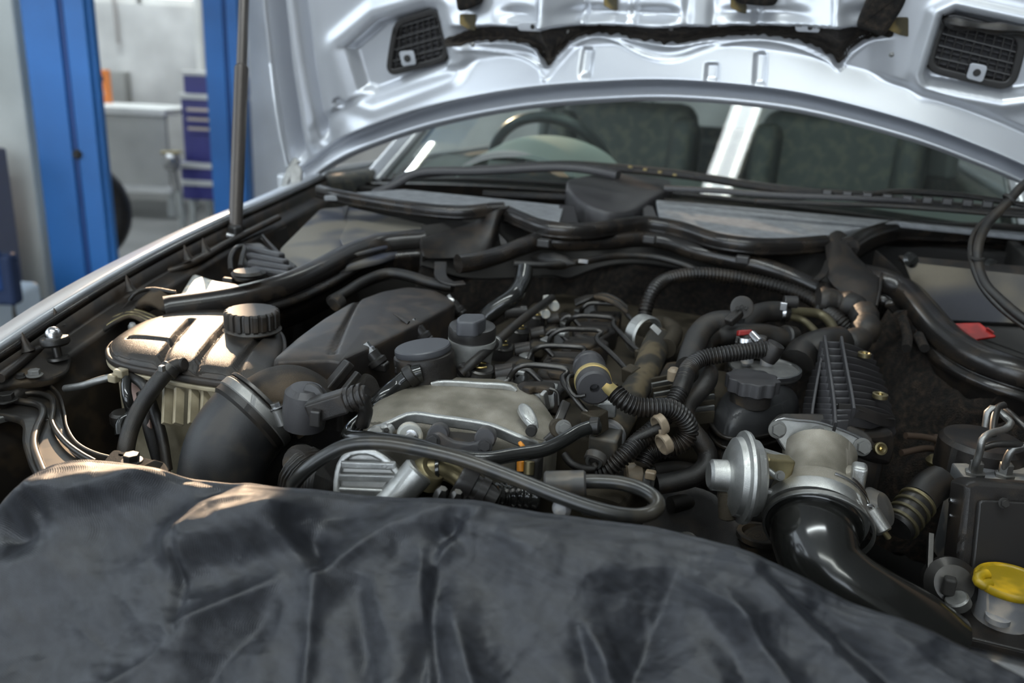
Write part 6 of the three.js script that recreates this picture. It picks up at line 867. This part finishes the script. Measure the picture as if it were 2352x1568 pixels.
{ // ribbed intake manifold
  const m = thing('intake_manifold', 'black ribbed plastic intake manifold', 'intake manifold');
  const L0 = curveOf(LY([[1838, 985, 0.755], [1840, 930, 0.765], [1856, 860, 0.78], [1878, 792, 0.80]])), L1 = curveOf(LY([[1862, 985, 0.775], [1868, 930, 0.79], [1880, 860, 0.81], [1894, 790, 0.83]])), L2 = curveOf(LY([[1916, 985, 0.785], [1912, 930, 0.80], [1902, 860, 0.818], [1892, 786, 0.833]])), L3 = curveOf(LY([[1962, 985, 0.785], [1955, 930, 0.80], [1942, 860, 0.818], [1930, 788, 0.833]])), L4 = curveOf(LY([[2050, 1010, 0.755], [2040, 950, 0.77], [2022, 880, 0.785], [2000, 815, 0.80]])), L5 = curveOf(LY([[2062, 1060, 0.72], [2058, 980, 0.745], [2040, 890, 0.765], [2010, 820, 0.785]]));
  const lift = (u, k) => { const side = u < 0.35 ? -(0.35 - u) * 2.6 : u > 0.6 ? (u - 0.6) * 2.2 : 0; return UP.clone().addScaledVector(CR, side).normalize().multiplyScalar(k); };
  const row = (t) => curveOf([L0.getPoint(t), L2.getPoint(t).add(V(0, 0.0, 0)), L3.getPoint(t), L4.getPoint(t), L5.getPoint(t)]);
  part('shell', sheet((u, v) => row(v).getPoint(u).add(lift(u, -0.020)), 40, 40, 0.004), MT.dusty, m);
  part('body', slab([L0.getPoint(0), L0.getPoint(1), L4.getPoint(1), L4.getPoint(0)].map((q) => q.clone().setY(0.73)), 0.12, 0.006, 0.02), MT.plastic, m);
  for (let i = 0; i < 13; i++) { const c = row(0.08 + i * 0.075), pts = []; for (let k = 0; k <= 10; k++) { const u = k / 10 * (i < 2 ? 0.42 : 0.96); pts.push(c.getPoint(u).add(lift(u, -0.007))); }; part('cross_rib', extrudeAlong(pts, roundProf(0.003, 0.022, 0.0012), { n: 26 }), MT.plasticBlue, m); }
  for (const [c, a] of [[L2, 0], [L3, 0.2], [L1, 0]]) { const pts = []; for (let k = 0; k <= 10; k++) pts.push(c.getPoint(lerp(a, 1, k / 10)).add(V(0, c === L1 ? -0.012 : -0.002, 0))); part('long_rib', extrudeAlong(pts, roundProf(0.0036, 0.026, 0.0012)), MT.plasticBlue, m); }
  part('smooth_pad', sheet((u, v) => { const a = curveOf(LY([[1925, 925, 0.806], [1965, 930, 0.803], [2010, 945, 0.79], [2050, 955, 0.772]])).getPoint(u), b = curveOf(LY([[1925, 960, 0.79], [1970, 960, 0.788], [2015, 975, 0.775], [2056, 980, 0.757]])).getPoint(u); const p = a.lerp(b, v); p.y += 0.006 * Math.sin(Math.PI * v); return p; }, 24, 10, 0.006), MT.plasticSmooth, m);
  part('end_block', slab(LY([[1960, 1000, 0.77], [2056, 985, 0.765], [2064, 1040, 0.735], [2045, 1074, 0.715], [1990, 1060, 0.73]]), 0.05, 0.008, 0.012), MT.plastic, m);
  for (const [x, y, h, r, ax] of [[1986, 812, 0.822, 15, UP], [2022, 906, 0.80, 17, UP], [2023, 1030, 0.753, 15, V(0.1, 0.5, 1)]]) { const p = on(x, y, h), R = mm(r, p); const b = part('bush', lathe(p, ax, [[0, -0.004], [R, -0.004], [R, 0.001], [R * 0.72, 0.0016], [R * 0.5, -0.0005], [0, -0.001]], 24), MT.brassDull, m, 'brass bush'); part('screw', lathe(p, ax, [[0, 0.003], [R * 0.3, 0.002], [R * 0.4, 0]], 12), MT.brass, b); }
  part('rear_neck', sweep(LY([[1830, 840, 0.79], [1850, 812, 0.80], [1890, 795, 0.81], [1930, 790, 0.81]]), 0.026), MT.rubber, m);
}
{ // exhaust gas valve: flange, body, collar, vacuum drum, lever arms
  const e = thing('egr_valve', 'cast alloy exhaust gas valve with flange and round vacuum drum', 'valve');
  const up = V(0.02, 0.62, -0.55).normalize();      // the bore leans back
  const fl = [[1772, 972], [1790, 960], [1830, 964], [1880, 968], [1940, 988], [1996, 1016], [2002, 1034], [1990, 1048], [1972, 1046], [1960, 1052], [1952, 1080], [1900, 1070], [1820, 1060], [1800, 1030], [1778, 996]];
  const gk = [[1770, 968], [1790, 948], [1895, 948], [1990, 990], [2008, 1010], [2004, 1034], [1900, 1000], [1790, 985]];
  part('gasket_block', slab(gk.map(([x, y]) => at(x, y, 0.985 + (y - 960) * -0.0002)), 0.02, 0.003, 0.008), MT.plastic, e, 'black spacer block');
  const fd = 0.955; part('flange', slab(fl.map(([x, y]) => at(x, y, fd)), 0.010, 0.002, 0.008), MT.alu, e);
  part('flange_edge', extrudeAlong([[1772, 974], [1790, 962], [1830, 965], [1880, 970], [1940, 990], [1994, 1016], [2001, 1032]].map(([x, y]) => at(x, y, fd - 0.001)), roundProf(0.003, 0.004, 0.001), { up: V(0, 0.3, 1) }), MT.steel, e);
  for (const [x, y] of [[1785, 986], [1980, 1026], [1878, 994]]) bolt(e, at(x, y, fd - 0.002), V(0.0, 0.3, 1), x === 1878 ? 0.0085 : 0.0105, MT.steelDull);
  const b0 = at(1870, 1200, 0.88), b1 = at(1882, 1042, 0.955), ax = b1.clone().sub(b0).normalize(), Lb = b0.distanceTo(b1);
  part('bore', lathe(b0, ax, [[0.046, 0], [0.0525, 0.004], [0.0535, 0.016], [0.051, 0.034], [0.040, 0.044], [0.0375, 0.05], [0.0375, Lb - 0.012], [0.041, Lb - 0.002], [0, Lb]], 56), MT.cast, e);
  part('collar', lathe(b0.clone().addScaledVector(ax, 0.002), ax, [[0.046, 0], [0.0535, 0], [0.0548, 0.004], [0.0548, 0.012], [0.053, 0.016]], 56), MT.alu, e);
  const [bx, by, bz] = axisBasis(ax, V(0, 0, 1));
  for (const [h, a0, a1, rr] of [[0.026, -0.5, 0.5, 0.0535], [0.034, -0.6, 0.1, 0.0515]]) part('lock_ridge', sweep(Array.from({ length: 12 }, (_, i) => { const a = lerp(a0, a1, i / 11); return b0.clone().addScaledVector(ax, h).addScaledVector(bx, Math.cos(a) * rr).addScaledVector(bz, Math.sin(a) * rr); }), 0.0016, { n: 24, seg: 8 }), MT.steel, e);
  part('side_boss', rod(at(1936, 1105, 0.91), at(1974, 1108, 0.90), 0.018), MT.cast, e); part('boss_cap', box(at(1968, 1110, 0.895), 0.016, 0.046, 0.02, 0.005), MT.alu, e);
  const d0 = at(1742, 1098, 0.875), d1 = at(1662, 1092, 0.875), dx = d1.clone().sub(d0).normalize(); part('vacuum_drum', lathe(d0, dx, [[0, 0], [0.036, 0], [0.040, 0.003], [0.042, 0.010], [0.0485, 0.013], [0.0495, 0.016], [0.0485, 0.019], [0.0425, 0.021], [0.041, 0.027], [0.030, 0.033], [0.017, 0.034], [0.0165, 0.050], [0.013, 0.053], [0, 0.053]], 52), MT.alu, e, 'round aluminium vacuum drum');
  part('link', beam(at(1745, 1040, 0.885), at(1815, 1062, 0.895), 0.010, 0.012, 0.002), MT.alu, e); part('link', beam(at(1750, 1068, 0.88), at(1815, 1075, 0.885), 0.018, 0.024, 0.003), MT.brassDull, e, 'brassy link plate'); part('link', beam(at(1748, 1125, 0.885), at(1790, 1132, 0.885), 0.006, 0.006, 0.002), MT.alu, e); part('link', beam(at(1755, 1070, 0.875), at(1788, 1098, 0.87), 0.006, 0.006, 0.002), MT.alu, e); bolt(e, at(1791, 1092, 0.868), V(0, 0.3, 1), 0.0055, MT.steelDull); part('drum_spigot', rod(at(1670, 1125, 0.875), at(1672, 1190, 0.88), 0.010), MT.castDark, e); part('web', slab(LD([[1750, 1075, 0.9], [1770, 1070, 0.9], [1790, 1100, 0.9], [1780, 1125, 0.9], [1752, 1120, 0.9]]), 0.01, 0.002, 0.003), MT.steelDark, e);
  const h = thing('boost_hose', 'glossy black elbow hose below the exhaust gas valve', 'hose'); part('hose', sweep([b0.clone().addScaledVector(ax, 0.008), b0.clone().addScaledVector(ax, -0.012), at(1872, 1245, 0.86), at(1892, 1300, 0.845), at(1940, 1350, 0.835), at(2010, 1395, 0.83), at(2090, 1440, 0.83), at(2160, 1490, 0.83)], (t) => lerp(0.0465, 0.040, Math.min(1, t * 3)), { seg: 48, n: 70 }), MT.rubberGloss, h);
  part('bead', ring(b0.clone().addScaledVector(ax, -0.004), ax, 0.0495, 0.044, 0.008, 52), MT.rubberGloss, h);
  const c = thing('quick_clip', 'grey spring clip and latch beside the valve collar', 'clip'); part('band', ring(b0.clone().addScaledVector(ax, -0.006).addScaledVector(CR, 0.004), ax, 0.0565, 0.0535, 0.006, 48), MT.steelDull, c); part('latch', rod(at(2000, 1170, 0.87), at(2032, 1222, 0.86), 0.0085), MT.steelDull, c); part('tongue', rod(at(2030, 1220, 0.86), at(2042, 1236, 0.86), 0.003), MT.brassDull, c); part('loop', sweep(LD([[1985, 1172, 0.87], [1992, 1160, 0.87], [2004, 1164, 0.87], [2008, 1180, 0.87], [1998, 1196, 0.87]]), 0.0022), MT.steel, c); part('shroud', lathe(at(2000, 1175, 0.90), V(0.6, 0.5, 0.5), [[0, 0.02], [0.018, 0.017], [0.026, 0.006], [0.026, 0]], 24), MT.greySleeve, c);
}
{ // brake hydraulic block with pipes; cooler pipe; yellow cap bottle
  const a = thing('brake_block', 'grey metal hydraulic block with a black control box', 'hydraulic unit'), Y = 0.735;
  const p0 = on(2186, 1062, Y), p1 = on(2216, 1096, Y), p2 = on(2420, 1112, Y), p3 = on(2400, 1064, Y); const ex = p2.clone().sub(p1).normalize();
  part('block', slab([p0, p1, p2, p3], 0.12, 0.002, 0.002), M([0.36, 0.365, 0.38], 0.55, 0.15, { map: 'dust', bump: 'grain', b: 0.0004 }), a);
  part('control_box', slab([[2218, 1112], [2240, 1104], [2460, 1118], [2460, 1400], [2190, 1380], [2206, 1250]].map(([x, y]) => at(x, y, 0.905)), 0.035, 0.006, 0.012), MT.plastic, a, 'black control box'); part('lid', slab([[2250, 1148], [2460, 1160], [2460, 1400], [2228, 1370]].map(([x, y]) => at(x, y, 0.898)), 0.006, 0.002, 0.006), MT.plasticSmooth, a); bolt(a, at(2305, 1155, 0.892), V(0, 0.3, 1), 0.006, MT.black);
  for (const [x, y, r] of [[2187, 1150, 7], [2186, 1184, 5]]) { const p = at(x, y, 0.93); part('port', ring(p, ex.clone().negate(), mm(r, p), mm(r * 0.5, p), 0.006, 20), MT.steel, a); } bolt(a, on(2254, 1068, Y), UP, 0.007, MT.steelDull);
  part('motor', lathe(on(2262, 1052, 0.74).addScaledVector(CF, -0.03), UP, [[0.05, -0.03], [0.05, 0.008], [0.045, 0.014], [0, 0.016]], 36), MT.plastic, a);
  const lines = [[[2238, 1090, Y], [2240, 1070, 0.75], [2250, 1040, 0.768], [2256, 1010, 0.785], [2272, 996, 0.79], [2310, 984, 0.792], [2322, 972, 0.797], [2310, 958, 0.80], [2286, 938, 0.808], [2272, 940, 0.806], [2264, 980, 0.785]], [[2306, 1094, Y], [2308, 1074, 0.747], [2316, 1046, 0.765], [2330, 1028, 0.775], [2380, 1022, 0.78], [2440, 1020, 0.78]], [[2250, 1030, 0.772], [2290, 1020, 0.778], [2360, 1024, 0.778], [2420, 1030, 0.775]], [[2294, 934, 0.80], [2320, 950, 0.80], [2360, 985, 0.79], [2420, 1020, 0.77]], [[2280, 1000, 0.785], [2284, 960, 0.80], [2294, 934, 0.81], [2308, 930, 0.812]]];
  const pipeWords = ['zigzag brake pipe with a nut on the corner of the grey hydraulic block', 'brake pipe with a nut in the middle of the grey hydraulic block', 'brake pipe lying level across the black pump motor', 'brake pipe slanting down against the brown felt', 'short hooked brake pipe behind the zigzag pipe'];
  lines.forEach((l, i) => { const o = thing('brake_pipe', pipeWords[i], 'brake pipe', 'brake pipes on the hydraulic block'); part('pipe', sweep(LY(l), 0.0042), i < 2 ? MT.steelDull : MT.steelDark, o); if (i < 2) { const q = on(l[0][0], l[0][1], Y); part('union_nut', lathe(q, UP, [[0, 0], [0.011, 0], [0.0115, 0.004], [0.008, 0.005], [0.0078, 0.016], [0.005, 0.018], [0, 0.018]], 6), MT.steelDull, o); } });
  const cp = thing('cooler_pipe', 'ringed brass pipe joint deep in the dark corner', 'pipe joint'), q0 = at(2060, 1212, 0.93), q1 = at(2110, 1150, 0.95), qa = q1.clone().sub(q0).normalize(), ql = q0.distanceTo(q1); part('body', rod(q0, q1, 0.019), MT.steelDark, cp); for (let i = 0; i < 4; i++) part('ring', ring(q0.clone().addScaledVector(qa, ql * (0.15 + i * 0.26)), qa, 0.0215, 0.017, 0.004), i > 2 ? MT.brassDull : MT.olive, cp); part('hose', sweep([q1, at(2130, 1125, 0.96), at(2160, 1105, 0.97)], 0.020), MT.rubber, cp); part('post', beam(at(2138, 1225, 0.9), at(2134, 1330, 0.88), 0.006, 0.008, 0.001), MT.steelDark, cp);
  const rw = thing('rust_wires', 'rusty wires in the dark gap beside the manifold', 'wiring'); for (const l of [[[2080, 1000, 0.72], [2130, 1005, 0.715], [2180, 1020, 0.71], [2220, 1040, 0.70]], [[2070, 1040, 0.70], [2140, 1030, 0.70], [2190, 1050, 0.69]], [[2150, 1000, 0.715], [2158, 1060, 0.69], [2155, 1120, 0.66]]]) part('wire', sweep(LY(l), 0.0045), M([0.045, 0.026, 0.015], 0.8), rw); part('knob', lathe(on(2150, 1068, 0.695), UP, [[0, 0], [0.012, 0], [0.014, 0.006], [0.010, 0.012], [0, 0.013]], 20), MT.brassDull, rw); part('spring', box(on(2152, 1112, 0.68), 0.016, 0.008, 0.01, 0.002), MT.brassDull, rw);
  const wb = thing('washer_bottle', 'white washer bottle neck with a bright yellow cap', 'bottle'), yp = on(2318, 1345, 0.675), R = mm(75, yp); const y = part('cap', lathe(yp, UP.clone().addScaledVector(CR, -0.05), [[R * 0.96, 0], [R, 0.002], [R, 0.006], [R * 0.95, 0.0085], [R * 0.86, 0.0085], [R * 0.82, 0.007], [0, 0.0075]], 44), MT.yellow, wb, 'bright yellow cap'); part('strap', sweep(LY([[2268, 1318, 0.685], [2252, 1322, 0.684], [2246, 1332, 0.682], [2254, 1342, 0.68], [2274, 1340, 0.68]]), 0.0055), MT.yellow, y);
  part('neck', rod(yp.clone().add(V(0, -0.05, 0)), yp.clone().add(V(0, 0.0005, 0)), R * 0.82), MT.greyNylon, wb); part('shoulder', lathe(yp.clone().add(V(0, -0.10, 0)), UP, [[0, 0], [0.07, 0], [0.07, 0.03], [R * 0.85, 0.05], [0, 0.05]], 36), MT.greyNylon, wb);
  const lk = thing('hood_latch', 'worn metal latch beside the yellow cap', 'latch'); part('drum', lathe(on(2178, 1340, 0.66), V(-0.2, 0.6, 1), [[0, 0.02], [0.020, 0.018], [0.028, 0.010], [0.029, 0], [0, 0]], 28), MT.steelDark, lk); part('pin', rod(on(2196, 1372, 0.665), on(2206, 1392, 0.655), 0.012), MT.steelDull, lk); part('jaw', box(on(2180, 1345, 0.672), 0.012, 0.02, 0.012, 0.003), MT.black, lk); part('plate', box(on(2230, 1440, 0.63), 0.20, 0.012, 0.06, 0.004), MT.plastic, lk); for (const [x, yv] of [[2290, 1425], [2330, 1405]]) part('lug', lathe(on(x, yv, 0.645), UP, [[0, 0], [0.012, 0], [0.012, 0.006], [0, 0.008]], 18), MT.greyNylon, lk);
}
{ // rear right compartment: dusty panel, red tab, hanging cables
  const d = thing('compartment_liner', 'dust smeared liner in the rear corner compartment', 'liner'); part('panel', slab(LD([[2075, 600, 1.42], [2352, 628, 1.30], [2500, 642, 1.25], [2500, 770, 1.22], [2352, 740, 1.27], [2170, 735, 1.34], [2110, 690, 1.38]]), 0.008, 0.002, 0.006), M([0.15, 0.14, 0.125], 0.7, 0, { map: 'smear' }), d); part('ledge', slab(LD([[2062, 582, 1.44], [2352, 612, 1.33], [2500, 625, 1.28], [2500, 640, 1.26], [2352, 632, 1.31], [2080, 604, 1.42]]), 0.01, 0.002, 0.003), MT.plastic, d);
  for (const [x, y] of [[2092, 597], [2278, 612]]) part('clip', lathe(at(x, y, 1.36), V(0.2, 0.6, 1), [[0, 0.008], [0.010, 0.006], [0.014, 0], [0, 0]], 16), MT.rubberGloss, d);
  part('side_wall', sheet((u, v) => { const a = curveOf(LD([[2010, 575, 1.46], [2060, 620, 1.42], [2110, 690, 1.37], [2150, 735, 1.32]])).getPoint(u); return a.add(V(0, -0.14 * v, 0)); }, 16, 4, 0.004), MT.plastic, d);
  const db = thing('battery_tray', 'black tray below the dusty panel', 'tray'); part('tray', slab(LD([[2150, 742, 1.30], [2352, 748, 1.24], [2500, 760, 1.2], [2500, 880, 1.18], [2352, 850, 1.22], [2230, 800, 1.26]]), 0.05, 0.006, 0.01), MT.black, db);
  const r = thing('red_tab', 'flat red plastic tab half under the seal', 'plastic tab'); part('tab', slab(LD([[2188, 741, 1.24], [2250, 740, 1.235], [2290, 772, 1.22], [2240, 780, 1.222], [2208, 768, 1.232]]), 0.006, 0.0015, 0.003), MT.red, r); part('catch', slab(LD([[2268, 750, 1.222], [2282, 760, 1.218], [2284, 764, 1.217], [2266, 754, 1.222]]), 0.006, 0.001, 0.001), MT.red, r);
  const c = thing('hanging_cables', 'pair of taped black cables hanging from the hood', 'cable'); part('cable', sweep(LD([[2420, 380, 1.30], [2352, 424, 1.30], [2310, 470, 1.29], [2270, 512, 1.28], [2248, 560, 1.26], [2246, 600, 1.25], [2262, 650, 1.23], [2300, 690, 1.21], [2360, 738, 1.18], [2440, 780, 1.16]]), 0.0072), MT.hose, c); part('cable', sweep(LD([[2420, 372, 1.31], [2340, 432, 1.31], [2290, 482, 1.30], [2248, 520, 1.29], [2230, 560, 1.27], [2234, 610, 1.25], [2256, 660, 1.23], [2296, 706, 1.21], [2360, 756, 1.18]]), 0.0042), MT.rubber, c); part('tie', ring(at(2244, 592, 1.25), V(0.05, 1, 0.1), 0.0105, 0.007, 0.004), MT.black, c); part('tie', ring(at(2318, 458, 1.295), V(0.7, 0.7, 0), 0.0115, 0.008, 0.005), MT.black, c);
}

// ------------------------------------------------------------------ the front panel and the cloth laid over it
{
  const edge = smoothTab([[-420, 1360], [-200, 1262], [-60, 1195], [0, 1158], [60, 1106], [120, 1075], [200, 1060], [290, 1066], [360, 1082], [430, 1100], [520, 1110], [580, 1112], [650, 1124], [720, 1124], [800, 1130], [900, 1140], [1000, 1150], [1100, 1160], [1200, 1174], [1320, 1186], [1440, 1200], [1560, 1222], [1680, 1258], [1780, 1300], [1880, 1345], [1980, 1390], [2080, 1428], [2180, 1470], [2300, 1530], [2500, 1640], [2800, 1800]]);
  const pt = on(1100, 1160, 0.795), pb = on(1176, 1568, 0.70), nrm = (() => { const t = pt.clone().sub(pb), n = CR.clone().multiplyScalar(0.55).addScaledVector(V(1, 0, 0), 0.45).cross(t).normalize(); return n.y < 0 ? n.negate() : n; })();
  // folds: [x0, y0, x1, y1, width, height, sharp]
  const folds = [[735, 1330, 690, 1640, 26, 0.013], [735, 1330, 700, 1640, 70, -0.006], [740, 1325, 900, 1215, 26, 0.010], [900, 1215, 1070, 1165, 40, 0.010], [728, 1322, 660, 1235, 24, 0.008], [740, 1300, 690, 1215, 34, -0.013], [640, 1330, 420, 1440, 30, 0.007], [430, 1470, 150, 1640, 22, 0.008], [430, 1440, 640, 1340, 26, 0.007], [600, 1420, 400, 1640, 60, -0.012], [428, 1240, 422, 1340, 12, -0.004], [424, 1340, 416, 1470, 18, -0.005],
    [430, 1235, 500, 1175, 24, 0.007], [500, 1172, 600, 1148, 20, 0.006], [540, 1122, 470, 1146, 16, -0.006], [545, 1200, 690, 1172, 16, 0.006], [660, 1200, 800, 1180, 34, -0.007], [250, 1105, 400, 1098, 22, 0.008], [60, 1165, 240, 1105, 22, 0.008], [190, 1150, 400, 1082, 16, 0.006], [0, 1185, 130, 1125, 22, 0.010], [0, 1250, 90, 1215, 40, -0.014], [100, 1150, 110, 1190, 16, -0.006],
    [970, 1270, 985, 1570, 26, 0.011], [1010, 1250, 960, 1640, 40, -0.012], [1050, 1238, 1000, 1300, 20, 0.011], [1050, 1238, 1130, 1160, 30, 0.008], [1030, 1240, 1060, 1200, 26, -0.012], [860, 1330, 900, 1480, 40, 0.006], [820, 1360, 850, 1640, 34, -0.006], [1040, 1400, 1110, 1640, 30, 0.010], [990, 1450, 1020, 1640, 26, -0.008], [1340, 1430, 1410, 1560, 34, 0.010], [1330, 1440, 1380, 1640, 30, -0.008], [1140, 1235, 1240, 1275, 30, 0.006], [1150, 1200, 1500, 1320, 60, 0.005], [1560, 1300, 1420, 1640, 90, -0.014], [1300, 1330, 1560, 1300, 60, 0.006],
    [1590, 1345, 1720, 1430, 26, 0.008], [1660, 1370, 1830, 1600, 26, 0.009], [1620, 1400, 1760, 1640, 40, -0.007], [1690, 1290, 1900, 1480, 30, 0.009], [1900, 1480, 2050, 1640, 36, 0.009], [1880, 1400, 2080, 1600, 26, -0.008], [1760, 1320, 1960, 1500, 20, -0.006], [1990, 1420, 2260, 1640, 36, 0.008]];
  const hAt = (x, y) => {
    let h = 0.015 * nz(x / 260, y / 200, 3) + 0.0045 * nz(x / 110 + y / 300, y / 130, 7) + 0.0009 * nz(x / 44, y / 40, 9) + 0.00025 * nz(x / 16, y / 14, 4);
    for (const [a, b, c, d, w, k] of folds) { const [dist, t] = segDist(x, y, a, b, c, d); const f = Math.sin(Math.PI * Math.min(1, Math.max(0, 0.18 + t * 0.64))); h += 1.7 * k * f * (0.62 * (k > 0 ? Math.exp(-dist / w * 1.25) * (1 + dist / w * 1.1) : gauss(dist, w)) + 0.40 * Math.exp(-Math.sqrt(dist * dist + 45) / (0.55 * w))); }
    h += 0.034 * gauss(segDist(x, y, 430, 1262, 650, 1196)[0], 58) + 0.012 * gauss(segDist(x, y, 120, 1150, 330, 1120)[0], 40);
    const cr = (a, b, c) => { const q = Math.abs(nz(x / a + 0.6 * nz(x / 90, y / 90, c), y / b, c)); return Math.max(0, 0.28 - q); }; h += 0.0040 * cr(170, 110, 12) + 0.0016 * cr(80, 60, 15) + 0.0004 * cr(30, 26, 18);
    return h;
  };
  const c = thing('fender_cloth', 'black woven cloth draped in folds over the car front', 'cloth');
  const nu = 560, nv = 240;
  part('cloth', sheet((u, v) => {
    const x = lerp(-420, 2800, u), e = edge(x), hem = 0.09;
    if (v < hem) {                                   // the cloth turns down behind the front panel
      const s = (hem - v) / hem, p = onPlane(x, e, pt, nrm), h = hAt(x, e) * 0.8 - 0.004; p.addScaledVector(nrm, h);
      const a = s * 2.0, r = 0.006; p.addScaledVector(CF, -r * Math.sin(Math.min(a, 1.57))).add(V(0, -r * (1 - Math.cos(Math.min(a, 1.57))) - Math.max(0, a - 1.57) * 0.05, 0)); return p;
    }
    const t = (v - hem) / (1 - hem), y = lerp(e, Math.max(e + 260, 1720), t * (0.7 + 0.3 * t)), p = onPlane(x, y, pt, nrm);
    const fade = sstep(0, 0.05, t); p.addScaledVector(nrm, hAt(x, y) * (0.8 + 0.2 * fade) - 0.004 * (1 - fade));
    const drop = Math.max(0, y - 1580) / 140; p.y -= 0.06 * drop * drop; return p;
  }, nu, nv, 0.0012), MT.cloth, c);
  const f = thing('crossmember', 'dark front crossmember carrying the cloth', 'crossmember'); const X0 = on(60, 1180, 0.76), X1 = on(2300, 1640, 0.70); X1.y = 0.70;
  part('beam', beam(X0.clone().addScaledVector(CF, 0.06).setY(0.60), X1.clone().addScaledVector(CF, 0.10).setY(0.50), 0.10, 0.06, 0.01), MT.paintDarkShade, f); part('radiator', box(car(-0.05, 0.52, 1.10), 0.9, 0.30, 0.05, 0.01), MT.black, f);
}
settle();
renderer.render(scene, camera);
